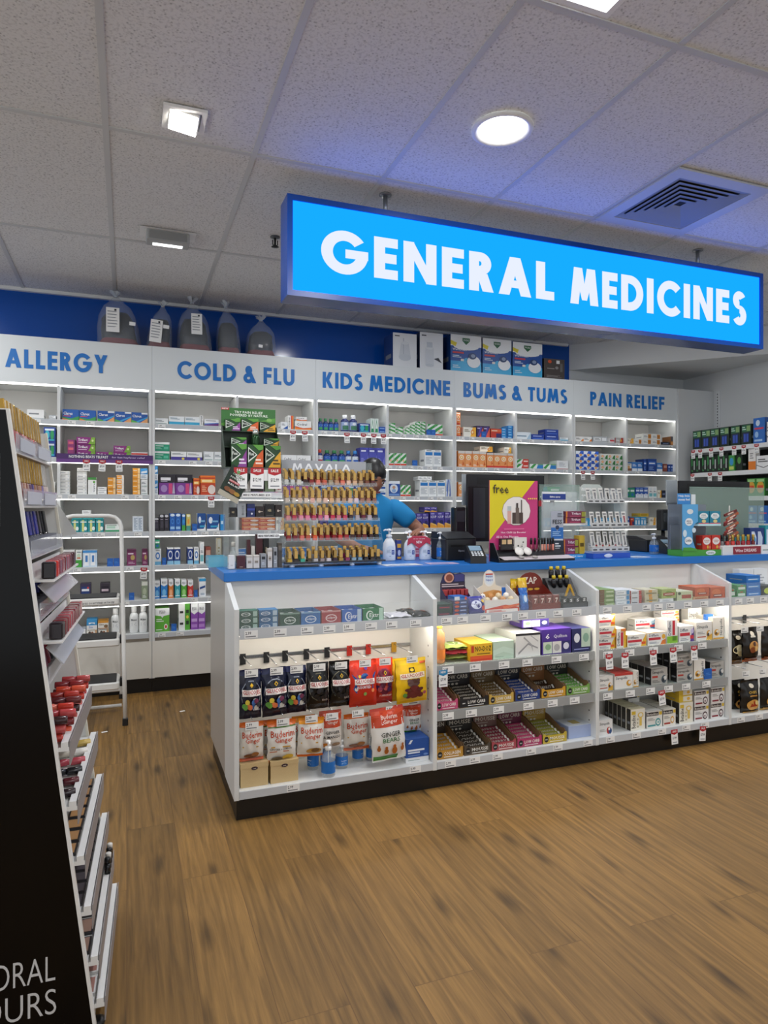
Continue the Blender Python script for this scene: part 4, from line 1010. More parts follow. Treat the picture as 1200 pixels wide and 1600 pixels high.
# ================================================================== inside the counter
ZTR = .7866; ZB0 = CZ0 + .0006; ZS1 = .5656; ZS2 = .3526
BLKM = M('1b1c1e', .35)
CHROME = M('b9bcc0', .25, .9)
def hook(par, x, z, col, y0=YT + .028, L=.235, label=True):
    q = Vector((-2.2, -3.2, 0))
    b = B(); b.box(x - .013, y0 - .012, z - .045, x + .013, y0 - .0145 + .0005, z + .004, M(col, .5))
    b.tube([(x, y0 - .008, z - .004), (x, y0 - .05, z - .006), (x, y0 - L, z - .004)], .0025, CHROME, n=6)
    for i, v in enumerate(b.v): b.v[i] = tuple(Vector(v) + q)
    h = b.obj('hook', par)
    put('price_label', _PL[(.055, .032)], h, (x - .028 - 2.2, y0 - L - .004 - 3.2, z - .048))
for bay, zs in ((0, (.622,)), (3, (.622, .372))):
    for z in zs:
        bb = B(); bb.box(CX[bay] + .022, YT + .018, z - .006, CX[bay + 1] - .002, YT + .0285, z + .006, CHROME); PC('hook_rail')
bb = B(); bb.box(CX[0] + .022, YT + .018, .392, CX[1] - .002, YT + .0285, .404, CHROME); PC('hook_rail')
# hanging bags of sweets
def G(ring, text2, beans):
    s = 'e .5 .5 .45 .30 %s;e .5 .5 .42 .28 %s;' % ring
    rnd = random.Random(len(beans) + len(text2))
    for i in range(14):
        s += 'e %.2f %.2f .10 .055 %s;' % (rnd.uniform(.16, .84), rnd.uniform(.25, .45), beans[i % len(beans)])
    return s + 'p .5,.76 .58,.71 .5,.66 .42,.71 e6b820;r .47 .69 .53 .73 2a2a20;r .08 .50 .92 .63 eee7e4;t GLUCOJEL .1 .515 .9 .62 b5202c;' + text2
BEANS = ['4a7ac0', 'e0c84a', 'd8d8d0', '7a3a5a', 'e07a4a', '3a3a44', '6aa84a']
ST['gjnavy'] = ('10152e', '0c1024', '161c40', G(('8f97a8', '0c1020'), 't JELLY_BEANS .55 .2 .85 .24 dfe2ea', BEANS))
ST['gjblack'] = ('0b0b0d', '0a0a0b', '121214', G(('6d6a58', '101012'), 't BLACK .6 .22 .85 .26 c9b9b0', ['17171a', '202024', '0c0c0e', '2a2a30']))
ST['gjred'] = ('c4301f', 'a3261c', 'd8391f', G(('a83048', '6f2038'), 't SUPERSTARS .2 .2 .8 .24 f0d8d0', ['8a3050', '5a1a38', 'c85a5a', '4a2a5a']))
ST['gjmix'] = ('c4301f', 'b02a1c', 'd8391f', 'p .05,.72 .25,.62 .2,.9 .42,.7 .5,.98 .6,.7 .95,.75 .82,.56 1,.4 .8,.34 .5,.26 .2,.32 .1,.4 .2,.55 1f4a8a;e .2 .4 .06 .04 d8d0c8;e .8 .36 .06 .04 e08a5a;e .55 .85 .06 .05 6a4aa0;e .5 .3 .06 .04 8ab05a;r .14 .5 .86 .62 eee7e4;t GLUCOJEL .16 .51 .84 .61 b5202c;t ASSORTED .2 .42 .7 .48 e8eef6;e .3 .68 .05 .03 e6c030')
ST['gjyel'] = ('e9bd1e', 'd9a818', 'f0c828', 'r .4 .72 .58 .82 2a2418;e .49 .77 .06 .035 f0c828;r .78 .88 .98 .93 d8602a;r .1 .58 .9 .7 f6ead0;t GLUCOJEL .12 .59 .88 .69 b5202c;e .5 .48 .2 .09 5a3a34;e .36 .54 .07 .04 5a3a34;e .64 .54 .07 .04 5a3a34;e .5 .28 .22 .15 6a2a2a;e .3 .2 .1 .06 6a2a2a;e .7 .2 .1 .06 6a2a2a;e .3 .34 .1 .04 5a2a2a;e .7 .34 .1 .04 5a2a2a;e .2 .22 .07 .05 5a8a3a;e .84 .24 .06 .04 a04a5a')
def BG(extra): return 't Buderim .1 .62 .92 .78 c0471f;t Ginger .22 .46 .85 .62 c0471f;l .1 .36 .75 .42 1 c9982f;' + extra
ST['bud1'] = ('dcd6cc', 'd2641e', 'd9691f', 'r 0 .88 1 .95 d9691f;' + BG('e .45 .16 .3 .06 7a4a2a;e .62 .2 .16 .06 9a6434;r 0 .0 1 .08 c9581c'))
ST['bud2'] = ('e8e5de', 'd2641e', 'd9691f', 'r .02 .87 .98 .95 d9691f;r .02 .845 .98 .87 4a7a2a;' + BG('t GINGER_+_LEMON .05 .32 .8 .37 5a5048;l .05 .26 .7 .3 1 c0662f;e .68 .12 .2 .07 d9b53a;e .3 .1 .2 .05 6a5a44'))
ST['bud3'] = ('e6e2da', 'd2641e', 'e08a1f', 'r .02 .85 .98 .95 e89a20;' + BG('e .6 .18 .3 .08 b98a3a;e .65 .2 .16 .06 7a5428'))
ST['budp'] = ('e6e0d8', 'd8d0c8', 'cf4a1f', 'r .02 .58 .98 .95 cf4a1f;t Buderim .22 .76 .84 .88 f0d8c8;t Ginger .3 .65 .8 .76 f0d8c8;t GINGER .2 .42 .85 .5 2a2a2c;t &_MANGO .12 .3 .9 .38 2a2a2c;e .2 .12 .14 .06 e08a2a;e .7 .12 .2 .06 9a7a5a')
ST['bear'] = ('eae8e4', 'e6eae6', 'b83218', 'r .02 .66 .98 .95 c2401c;r .02 .03 .72 .12 3f8a2e;t Buderim .28 .8 .76 .88 f2d8cc;t Ginger .32 .70 .76 .79 f2d8cc;t GINGER .24 .48 .82 .57 3a4038;t BEARS .28 .38 .78 .46 3f7a4a;e .16 .27 .05 .045 b0642a;e .16 .32 .03 .025 b0642a;e .36 .22 .06 .055 b0642a;e .36 .29 .04 .03 b0642a;e .6 .22 .08 .07 b0642a;e .6 .30 .05 .035 b0642a;e .84 .24 .06 .055 b0642a;e .84 .31 .04 .03 b0642a')
def hang(st, u0, u1, v0, v1, lab, grp, Y=2.86, bulge=.028, rz=0.0, ry=0.0, seed=0, cat='bag of sweets', nm='sweets_bag'):
    x0, x1 = XU(u0, Y), XU(u1, Y); uc = (u0 + u1) / 2; z1 = ZV(uc, v0, Y); z0 = ZV(uc, v1, Y)
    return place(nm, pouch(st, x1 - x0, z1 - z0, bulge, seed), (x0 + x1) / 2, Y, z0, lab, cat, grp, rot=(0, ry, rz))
SB = 'hanging sweets bags in the first counter bay'
hang('gjnavy', 374, 408, 1046, 1122, 'navy jelly bean bag with red lettering, hanging beside the counter end', SB, seed=1)
hang('gjnavy', 410, 449, 1043, 1118, 'crinkled navy jelly bean bag, second on the upper hooks', SB, seed=2, rz=.06, ry=-.03)
hang('gjnavy', 445, 478, 1040, 1113, 'navy jelly bean bag touching the first black bag', SB, Y=2.885, seed=3)
hang('gjblack', 479, 513, 1035, 1107, 'black jelly bean bag, next to the navy bags', SB, seed=4)
hang('gjblack', 514, 546, 1032, 1103, 'black jelly bean bag, next to the red bags', SB, Y=2.87, seed=5)
hang('gjred', 582, 613, 1028, 1098, 'plain red sweets bag behind the printed red one, upper hooks', SB, Y=2.895, seed=6)
hang('gjmix', 546, 588, 1031, 1103, 'red sweets bag with a big blue splash label', SB, Y=2.85, seed=7)
hang('gjyel', 611, 650, 1028, 1094, 'rear yellow sweets bag behind the front yellow bag', SB, Y=2.905, seed=8)
hang('gjyel', 620, 667, 1029, 1097, 'front yellow sweets bag with a brown gummy bear', SB, Y=2.84, seed=9, ry=-.05)
GBG = 'hanging ginger sweets bags in the first counter bay'
hang('bud1', 374, 411, 1128, 1187, 'orange and white ginger bag on the lower hooks beside the counter end', GBG, seed=11)
hang('bud2', 409, 446, 1124, 1183, 'ginger bag mostly hidden behind the ginger and lemon bag', GBG, Y=2.93, seed=12)
hang('bud2', 417, 462, 1125, 1188, 'ginger and lemon bag with a green line under its orange top', GBG, Y=2.86, seed=13, rz=.05)
hang('bud3', 456, 492, 1118, 1178, 'ginger bag mostly hidden behind the amber-topped one', GBG, Y=2.93, seed=14)
hang('bud3', 464, 504, 1121, 1181, 'amber-topped ginger bag, third along the lower hooks', GBG, Y=2.86, seed=15, rz=-.05, ry=.04)
hang('budp', 499, 533, 1110, 1168, 'ginger and mango pouch with a red-orange top', GBG, Y=2.89, seed=16)
hang('bud1', 537, 576, 1115, 1170, 'ginger bag behind the pump bottles, under the red sweets bags', GBG, Y=2.89, seed=17)
hang('bear', 582, 634, 1104, 1187, 'large ginger bears pouch hanging in front', GBG, Y=2.83, seed=18, ry=-.06, bulge=.03)
hang('bear', 629, 657, 1102, 1144, 'small ginger bears pouch farther back by the divider', GBG, Y=2.94, seed=19)
for u, c in ((391, '17181c'), (430, '17181c'), (461, '17181c'), (496, '17181c'), (530, '17181c'), (567, 'a82418'), (598, 'a82418'), (640, 'b98a1e')):
    hook(o_ctr, XU(u, 2.86), .634, c)
for u in (392, 440, 484, 516, 556, 608): hook(o_ctr, XU(u, 2.86), .414, 'c9ccd0')
hook(o_ctr, XU(643, 2.94), .416, 'c9ccd0', L=.15)
# bottom of the first bay
def cream_box(u0, u1, vt, lab):
    Y = 2.83; x0, x1 = XU(u0, Y), XU(u1, Y); h = ZV((u0 + u1) / 2, vt, Y) - ZB0
    o = empty('cream_box', ((x0 + x1) / 2, Y + .06, ZB0), lab, 'box', 'woven-look cream boxes')
    w = (x1 - x0) / 2
    def weave(nt, b):
        N = nt.nodes.new; L = nt.links.new
        tc = N('ShaderNodeTexCoord'); wv = N('ShaderNodeTexChecker'); wv.inputs['Scale'].default_value = 420
        wv.inputs[1].default_value = lin('d2b98a'); wv.inputs[2].default_value = lin('c4a876')
        L(tc.outputs['Object'], wv.inputs['Vector']); L(wv.outputs[0], b.inputs['Base Color']); b.inputs['Roughness'].default_value = .7
    global WEAVE
    if 'WEAVE' not in globals(): WEAVE = NM('woven_cream_card', weave)
    b = B(); b.box(-w, -.06, 0, w, .06, h * .86, WEAVE); b.obj('box_body', o)
    b = B(); b.box(-w - .0015, -.0615, h * .80, w + .0015, .0615, h, WEAVE); b.obj('lid', o)
    b = B(); b.curved = False; decals(b, 'e .5 .78 .12 .075 3a2028;t salt .44 .75 .56 .8 e8dcc8', 2 * w, h, lambda x, z: -.0618); b.obj('brand_badge', o)
    b = B(); b.lathe([(.03, h + .0004), (.029, h + .0012)], M('4a2a2c', .5), n=18, sx=1.3); b.obj('lid_sticker', o)
cream_box(376, 419, 1192, 'woven-look cream box beside the counter end panel')
cream_box(423, 466, 1188, 'woven-look cream box next to the clear pump bottles')
CLR = GL('e4eef2', .16, .03)
def pump_bottle(x, y, z, h, r, lab, grp, body=None, label='1f6fc0', rz=0.0, white=False, cat='pump bottle', nm='pump_bottle', lt=''):
    o = empty(nm, (x, y, z), lab, cat, grp, rz)
    m = M('eef1f3', .3) if white else CLR
    sy = .62 if white else 1.0
    b = B(); b.lathe([(r * .92, 0), (r, h * .025), (r * 1.0, h * .42), (r * .93, h * .55), (r * .62, h * .66), (r * .36, h * .71), (r * .34, h * .745)], m, n=20, sy=sy); b.obj('bottle', o)
    if not white:
        b = B(); b.lathe([(r * .9, h * .012), (r * .93, h * .03), (r * .93, h * .5), (r * .85, h * .56)], GL('dfeaf2', .10, .0), n=18); b.obj('liquid', o)
    b = B(); b.curved = True
    if white: decals(b, 'e .5 .28 .38 .2 dfe6ee;r .58 .2 .82 .34 1f3f94;l .62 .23 .78 .31 3 cfd9ee;l .2 .24 .5 .36 3 b0bccb;t QV .38 .13 .52 .16 2a4a8a', r * 2, h, lambda x, zz: -.62 * math.sqrt(max((r * 1.01) ** 2 - x * x * .98, 1e-6)))
    else:
        b.lathe([(r * 1.012, h * .12), (r * 1.012, h * .44)], M(label, .4), n=20, cap=False)
        decals(b, 't Sanitiser .25 .28 .75 .32 e8f0fa;l .3 .18 .7 .24 2 a8ccec', r * 2, h, lambda x, zz: -math.sqrt(max((r * 1.02) ** 2 - x * x, 1e-6)))
    b.obj('label', o)
    wh = M('f0f1f2', .3)
    b = B(); b.lathe([(r * .42, h * .73), (r * .44, h * .735), (r * .44, h * .81), (r * .3, h * .82)], wh, n=16); b.obj('collar', o)
    b = B(); b.tube([(0, 0, h * .81), (0, 0, h * .93)], r * .12, wh, n=8); b.lathe([(r * .32, h * .92), (r * .38, h * .94), (r * .34, h * .985), (r * .1, h)], wh, n=14)
    b.tube([(0, 0, h * .955), (-r * .7, -r * .2, h * .965), (-r * 1.0, -r * .28, h * .94)], r * .13, wh, n=8); b.obj('pump_head', o)
    if not white:
        b = B(); b.tube([(0, 0, h * .74), (r * .1, 0, h * .4), (-r * .2, 0, h * .05)], r * .07, M('e4eaee', .4), n=6); b.obj('dip_tube', o)
    return o
PBG = 'clear sanitiser pump bottles on the counter bay floor'
for u, Yp, vt, r, lab, rz in ((489, 2.93, 1148, .026, 'clear pump bottle half hidden behind the amber ginger bag', -1.0), (513, 2.83, 1156, .031, 'frontmost clear pump bottle with its label turned away', 1.2),
                              (509, 2.955, 1142, .024, 'rearmost clear pump bottle behind the frontmost one', .4), (534, 2.90, 1155, .028, 'clear pump bottle with its blue label facing out', .1), (559, 2.955, 1150, .026, 'clear pump bottle, second from the large bears pouch', .8), (580, 2.945, 1151, .025, 'clear pump bottle right beside the large bears pouch', .9)):
    pump_bottle(XU(u, Yp), Yp, ZB0, max(.12, ZV(u, vt, Yp) - ZB0), r, lab, PBG, rz=rz)
S(mask='1f4f9e||2a5aac|p .1,.75 .2,.95 .3,.95 .2,.75 dfe6f0;r .08 .34 .8 .44 e8eef8;r .08 .22 .6 .3 dfe8f4;e .85 .12 .1 .06 6a90d0;l .1 .08 .6 .14 1 8aa8d8', maskw='e6e8ea||eef0f1|l .1 .3 .6 .6 1 9aa')
rowput([('maskw', 'white face mask box under blue one', 634, 671, .022, 1, 1, dict(d=.16)), ('mask', 'blue face mask box', 634, 671, .085, 1, 1, dict(d=.16, z=.0226))], 2.835, ZB0, 'first counter bay floor by the divider')
# ------------------------------------------------------------------ sloping trays on top of the bays
S(eclg='1f5a46|1a4a3a|2c6a54|p 0,0 .62,0 .72,.5 .62,1 0,1 1d4a3c;e .34 .45 .26 .3 e4ece8;e .34 .45 .2 .22 1d4a3c;t eclipse .18 .36 .52 .56 e8f0ec;r .72 .1 .95 .9 a8c4b8',
  eclb='2a6c9e|205a86|3a7cae|p 0,0 .62,0 .72,.5 .62,1 0,1 235f92;e .34 .45 .26 .3 dfe8f0;e .34 .45 .2 .22 235f92;t eclipse .18 .36 .52 .56 e8eef4;r .72 .1 .95 .9 b4c8d8',
  gumg='1f4a3a|1a4032||e .5 .48 .3 .26 d9e2de;e .5 .48 .25 .2 1f4a3a;t eclipse .28 .38 .72 .6 e8eee8;r 0 .9 1 1 7f9a8e',
  gumb='2a6aac|22588e||e .5 .48 .3 .26 dfe8f0;e .5 .48 .25 .2 2a6aac;t eclipse .28 .38 .72 .6 e8eef6;r 0 .9 1 1 8ab0d0',
  gumr='a83a40|8e2f36||e .5 .48 .3 .26 f0dcdc;e .5 .48 .25 .2 a83a40;t eclipse .28 .38 .72 .6 f4e8e8;r 0 .9 1 1 d09a9a',
  exb='2a62b8|22529a||e .32 .5 .18 .34 e8eef6;e .34 .5 .14 .26 2a62b8;t Extra .3 .36 .86 .66 f0f4f8;r .76 0 .96 1 bcd0e4',
  exg='1f7a4a|1a683e||e .32 .5 .18 .34 e8f2ec;e .34 .5 .14 .26 1f7a4a;t Extra .3 .36 .86 .66 f0f6f2;r .76 0 .96 1 bcdcca',
  bark='1f1a1c|||l .08 .3 .8 .8 3 d8d4d0', barw='e4e2e4|||l .05 .2 .9 .8 3 4a3a5a')
def open_box(st, u0, u1, h, lab, Y=2.815, d=.13, grp='open gum display boxes in the first tray'):
    """counter display box with an open top: printed front, side walls, rear wall"""
    body, side, top, spec = ST[st]
    x0, x1 = XU(u0, Y), XU(u1, Y); w = x1 - x0 - .003; W = w / 2
    o = empty('gum_display_box', ((x0 + x1) / 2, Y + d / 2, ZTR), lab, 'display box', grp)
    b = B(); t = .0015; m = M(side or body)
    b.box(-W, -d / 2, 0, W, d / 2, t, m); b.box(-W, -d / 2 + t, t, -W + t, d / 2, h, m); b.box(W - t, -d / 2 + t, t, W, d / 2, h, m); b.box(-W + t, d / 2 - t, t, W - t, d / 2, h, m)
    b.obj('tray', o)
    b = B(); b.box(-W, -d / 2, t, W, -d / 2 + t, h, M(body)); decals(b, spec, w, h, lambda x, z: -d / 2); b.obj('printed_front', o)
    n = 4
    for i in range(n):
        b = B(); ww = (w - .006) / n; bx = -W + .003 + ww * i
        b.box(bx, -d / 2 + .004, t, bx + ww - .001, d / 2 - .004, h * .72, M('e4e8e6' if i % 2 else body, .35)); b.obj('gum_pack', o)
random.seed(11)
T1 = 'first counter tray'
rowput([('eclg', 'green gum pack', 374, 404, .026, 1, 3, dict(nm='gum_pack', cat='chewing gum', d=.06)), ('eclb', 'blue gum pack', 405, 435, .026, 1, 3, dict(nm='gum_pack', cat='chewing gum', d=.06))], 2.815, ZTR, T1)
for st, u0, u1, lab in (('gumg', 437, 469, 'open dark green gum box beside the stacked gum packs'), ('gumb', 470, 501, 'open blue gum box between green and red ones'), ('gumr', 502, 533, 'open red gum box in the first counter tray'), ('exb', 534, 566, 'open blue gum box with a large white ring'), ('exg', 567, 600, 'open green gum box with a large white ring')):
    open_box(st, u0, u1, .062, lab)
def bar_mesh(col, band, txt, L, w=.036, t=.014, tc='f0efec'):
    """flow-wrapped bar lying along X with crimped ends"""
    b = B(); n = 10; m = M(col, .25); c2 = M(band, .25)
    st = [(-L / 2, .9, .08), (-L / 2 + .010, .9, .1), (-L / 2 + .016, .8, .9), (-L / 2 + .03, 1, 1), (0, 1, 1), (L / 2 - .03, 1, 1), (L / 2 - .016, .8, .9), (L / 2 - .010, .9, .1), (L / 2, .9, .08)]
    vs = []; fs = []
    for x, sw, sh in st:
        for i in range(n):
            a = 2 * PI * i / n; c, s_ = math.cos(a), math.sin(a)
            vs.append((x, math.copysign(abs(c) ** .7, c) * w / 2 * sw, t / 2 + math.copysign(abs(s_) ** .7, s_) * t / 2 * sh))
    for k in range(len(st) - 1):
        for i in range(n):
            j = (i + 1) % n; fs.append((k * n + i, (k + 1) * n + i, (k + 1) * n + j, k * n + j))
    b.add(vs, fs, m, True)
    vs, f2 = text_geo(txt, .01, 1)
    b.add([(-L * .3 + a * L * .6, -w * .22 + c * w * .4, t + .0006) for a, c in vs], f2, M(tc))
    b.add([(-L * .3 + a * L * .6, -w / 2 - .0006, t * .25 + c * t * .5) for a, c in vs], f2, M(tc))
    b.add([(L * .34, -w * .3, t + .0004), (L * .42, -w * .3, t + .0004), (L * .42, w * .3, t + .0004), (L * .34, w * .3, t + .0004)], [(0, 1, 2, 3)], c2)
    return b.mesh('snack_bar')
RB = bar_mesh('a8281f', 'e0b040', 'KIT BAR', .14); WB = bar_mesh('dfe8ee', '4aa0d0', 'WAFER', .17, tc='3a90c4')
place('chocolate_bar', RB, XU(493, 2.97), 2.97, ZTR + .001, 'red wrapped chocolate bar lying at the back of the first tray', 'snack bar', rz=.05)
for i, (dx, rz) in enumerate(((0, .04), (-.012, -.03), (.006, .06))):
    place('wafer_bar', WB, XU(547, 2.985) + dx, 2.985, ZTR + .001 + .0152 * i, 'white and blue wafer bar, %s up of three behind the gum boxes' % ordw(i + 1), 'snack bar', 'white and blue wafer bars', rz=rz)
def flat_bag(col, spec, w, d): pass
ST['blkbag'] = ('161214', '141012', '1a1618', 'r .1 .3 .9 .75 2a2024;l .2 .4 .8 .7 2 c98a6a;e .7 .5 .14 .2 7a3a2a')
ST['whbag'] = ('d6d4da', 'c9c7ce', 'd0ced4', 'l .08 .15 .92 .9 5 4a3f5a')
for st, u0, u1, Y, z, lab, rz in (('whbag', 604, 640, 2.86, .012, 'white striped snack packet lying in the first tray', .05), ('blkbag', 625, 648, 2.95, .012, 'rear black snack packet by the tray divider', .0), ('blkbag', 640, 667, 2.87, .013, 'front black snack packet by the tray divider', -.15)):
    w = XU(u1, Y) - XU(u0, Y)
    place('snack_packet', pouch(st, w, .10, .011, int(u0)), (XU(u0, Y) + XU(u1, Y)) / 2, Y - .04, ZTR + z, lab, 'snack packet', 'flat snack packets in the first tray', rot=(-PI / 2 + .06, 0, rz))
# second tray
S(gumd='1f3a34|1a322c|26463e|r .1 .3 .9 .7 4a2a4a;l .15 .4 .8 .6 1 b83a4a', gump='3a3a6a|2f2f58|4a4a7c|e .25 .5 .16 .3 d85a3a;r .45 .2 .9 .7 5a7ac0;l .5 .4 .85 .6 1 e8eaf4', gumw='2a6ab8|||r 0 0 .4 1 dfe4ea;r .8 .1 .95 .9 e05a3a')
rowput([('gumd', 'dark green gum box', 683, 707, .03, 1, 2, dict(nm='gum_pack', cat='chewing gum', d=.09))], 2.815, ZTR, 'second tray by its divider')
rowput([('gump', 'violet gum pack', 708, 732, .018, 1, 4, dict(nm='gum_pack', cat='chewing gum', d=.07)), ('gumw', 'blue and white gum pack', 710, 731, .017, 1, 1, dict(nm='gum_pack', cat='chewing gum', d=.07, z=.0754))], 2.815, ZTR, 'second counter tray')
def header_stand(name, u0, u1, vt, Y, lab, cat, body, hspec, top, base_h, fspec=None, d=.10, grp=None):
    """card display: low printed tray and a tall shaped header at the back"""
    x0, x1 = XU(u0, Y), XU(u1, Y); w = x1 - x0; W = w / 2; h = ZV((u0 + u1) / 2, vt, Y + d) - ZTR
    o = empty(name, ((x0 + x1) / 2, Y + d / 2, ZTR), lab, cat, grp)
    b = B(); t = .002; m = M(body, .4)
    b.box(-W, -d / 2, 0, W, d / 2, t, m); b.box(-W, -d / 2, t, W, -d / 2 + t, base_h, m)
    b.prism([(-d / 2 + t, t), (d / 2 - t, t), (d / 2 - t, h * .62), (-d / 2 + t, base_h)], 'x', -W, -W + t, m)
    b.prism([(-d / 2 + t, t), (d / 2 - t, t), (d / 2 - t, h * .62), (-d / 2 + t, base_h)], 'x', W - t, W, m)
    if fspec: decals(b, fspec, w, base_h, lambda x, z: -d / 2)
    b.obj('tray', o)
    b = B()
    pts = []
    for fx, fz in top: pts.append(((fx - .5) * w, fz * h))
    b.prism(pts[::-1], 'y', d / 2 - .003, d / 2 - .001, m)
    decals(b, hspec, w, h, lambda x, z: d / 2 - .003); b.obj('header_card', o)
    return o, w, h, d
arc_top = lambda cx, r, z0, z1: [(cx + r * math.cos(math.radians(a)), z0 + (z1 - z0) * math.sin(math.radians(a))) for a in range(0, 181, 18)]
o, w, h, d = header_stand('bar_display', 702, 741, 892, 2.88, 'dark blue and red snack bar display with a pale disc on its header', 'display stand', '2a2a52', 'e .35 .84 .2 .13 d8a08a;e .36 .84 .14 .09 8a4a3a;r 0 .56 1 .72 3a2f3f;l .05 .6 .95 .7 2 cfc4c8;r .55 .74 .95 .92 3f3f7a', [(0, 0), (1, 0), (1, .9), (.8, .96)] + [(.6, .92), (.36, 1), (.12, .92), (0, .7)], .05, 'l .1 .3 .9 .7 2 b0a8c0', d=.10)
for i in range(6):
    b = B(); x = -w / 2 + w / 6 * (i + .5); b.box(x - w / 14, d / 2 - .035 - .01, .003, x + w / 14, d / 2 - .012, h * .56, M('9c2f36' if i % 2 else 'b0403e', .3), bev=.004)
    b.add([(x - w / 20, d / 2 - .0456, h * .2), (x + w / 20, d / 2 - .0456, h * .2), (x + w / 20, d / 2 - .0456, h * .42), (x - w / 20, d / 2 - .0456, h * .42)], [(0, 1, 2, 3)], M('3a2a5a', .4)); b.obj('wrapped_bar', o)
ST['bluefoil'] = ('3a3a8a', '32327a', '44449a', 'e .4 .5 .3 .25 d8dcf0;t Gum .25 .42 .6 .6 2a2a7a;e .8 .3 .12 .14 d85a4a;e .8 .7 .1 .1 e8c04a')
place('sweets_bag', pouch('bluefoil', XU(760, 2.84) - XU(734, 2.84), .085, .02, 31), XU(747, 2.84), 2.845, ZTR + .001, 'small blue foil sweets bag standing in the second tray', 'bag of sweets', rot=(-.25, 0, 0))
# white and red egg-treat box with a round header
Y = 2.83; x0, x1 = XU(758, Y), XU(811, Y); w = x1 - x0; W = w / 2
o = empty('treat_display_box', ((x0 + x1) / 2, Y + .06, ZTR), 'white and red treat display box with a round header disc', 'display box')
b = B(); h0 = .072; m = M('e9e4de', .4); d = .12
b.box(-W, -d / 2, 0, W, d / 2, .002, m); b.box(-W, -d / 2, .002, W, -d / 2 + .002, h0 * .9, m)
for sx in (-W, W - .002): b.prism([(-d / 2 + .002, .002), (d / 2 - .002, .002), (d / 2 - .002, .125), (-d / 2 + .002, h0)], 'x', sx, sx + .002, m)
decals(b, 'p 0,0 1,0 1,.4 .6,.62 0,.35 d2452c;r .04 .06 .96 .3 eee8e0;p .55,.3 1,.5 1,.66 .5,.5 e86a3a;l .1 .1 .6 .26 2 c8402c', w, h0 * .9, lambda x, z: -d / 2); b.obj('tray', o)
b = B(); hz = ZV(785, 890, Y + .11) - ZTR
pts = [(-W * .95, .002), (W * .7, .002), (W * .7, hz * .55), (W * .34, hz * .62)] + [(.0 + W * .36 * math.cos(math.radians(a)) - W * .05, hz * .78 + hz * .22 * math.sin(math.radians(a))) for a in range(-10, 191, 20)] + [(-W * .45, hz * .62), (-W * .95, hz * .5)]
b.prism(pts[::-1], 'y', d / 2 - .003, d / 2 - .001, M('e6d9c4', .4))
decals(b, 'e .475 .78 .17 .2 eceae6;e .475 .78 .13 .15 dfe8f0;t happy .37 .80 .58 .87 3a5ab0;t hippo .38 .71 .58 .78 3a5ab0;r .36 .88 .58 .91 c8402c;p .02,.2 .3,.45 .6,.5 .85,.45 .85,.3 .02,.1 d8a060;e .2 .36 .12 .07 c98a4a;e .7 .42 .12 .06 c98a4a;p .02,.05 .85,.05 .85,.2 .5,.3 .02,.14 c8402c', w, hz, lambda x, z: d / 2 - .003); b.obj('header_card', o)
for i in range(8):
    b = B(); r = .016; b.lathe([(r * .3, 0), (r * .9, r * .4), (r, r * 1.0), (r * .7, r * 1.7), (r * .1, r * 2)], M(('e0c9a0', 'eae4da', 'c98a4a')[i % 3], .3), c=(-W * .7 + (i % 4) * W * .47, -.03 + (i // 4) * .045, .045 + .012 * (i // 4)), n=10); b.obj('wrapped_treat', o)
b = B(); b.box(-W + .003, -d / 2 + .004, .003, W - .003, d / 2 - .005, .044, M('c8b8a4', .6)); b.obj('inner_fill', o)
ST['blubag'] = ('2560b0', '1f529a', '2f6cbc', 'r .2 .3 .8 .7 3f86d0;e .5 .5 .2 .16 cfe0f2')
ST['yelbag'] = ('dcae2a', 'c99a20', 'd8b830', 'r .1 .4 .9 .66 7a4a22;l .2 .46 .8 .6 1 f4e4a8;e .5 .25 .26 .12 f0d070')
BG2 = 'bagged chocolates in the second tray'
place('sweets_bag', pouch('blubag', .046, .11, .014, 41), XU(820, 2.85), 2.85, ZTR + .004, 'blue sweets bag between the treat box and the yellow bag', 'bag of sweets', BG2, rot=(-.2, 0, 0))
place('sweets_bag', pouch('yelbag', .052, .15, .014, 42), XU(821, 2.91), 2.915, ZTR + .006, 'yellow sweets bag leaning against the brown display', 'bag of sweets', BG2, rot=(-.2, 0, 0))
place('sweets_bag', pouch('blubag', .085, .1, .014, 43), XU(780, 2.985), 2.985, ZTR + .002, 'rear blue sweets bag behind the treat box', 'bag of sweets', BG2, rot=(-.12, 0, 0))
place('sweets_bag', pouch('yelbag', .085, .14, .014, 44), XU(808, 2.985), 2.985, ZTR + .002, 'rear yellow sweets bag behind the treat box', 'bag of sweets', BG2, rot=(-.12, .1, 0))
o, w, h, d = header_stand('bar_display', 832, 876, 893, 2.835, 'brown display with a domed header reading zap', 'display stand', '7a2c22', 't ZAP .25 .66 .75 .86 f0e6d8;e .26 .5 .1 .035 d8a838;e .5 .5 .1 .035 d8a838;e .74 .5 .1 .035 d8a838;r .05 .55 .95 .56 5a1c16', [(0, 0), (1, 0), (1, .62)] + arc_top(.5, .46, .62, 1.0) + [(0, .62)], .035, None, d=.15)
for i in range(4):
    b = B(); x = -w / 2 + w / 4 * (i + .5); b.box(x - w / 9, -d / 2 + .006, .003, x + w / 9, -d / 2 + .022, .072, M('7e3a34', .3), bev=.005); b.text('Z', x - w / 20, .03, x + w / 20, .058, -d / 2 + .0055, M('f0e2d4'), res=1); b.obj('wrapped_bar', o)
Y = 2.82; o = empty('bottle_display', (XU(899.5, Y), Y + .09, ZTR), 'black stepped display of small drink bottles with yellow caps', 'display stand')
w = XU(920, Y) - XU(879, Y); W = w / 2; m = M('17171a', .4)
b = B(); b.prism([(-.085, 0), (.085, 0), (.085, .14), (.06, .14), (.0, .055), (-.085, .03)], 'x', -W, W, m)
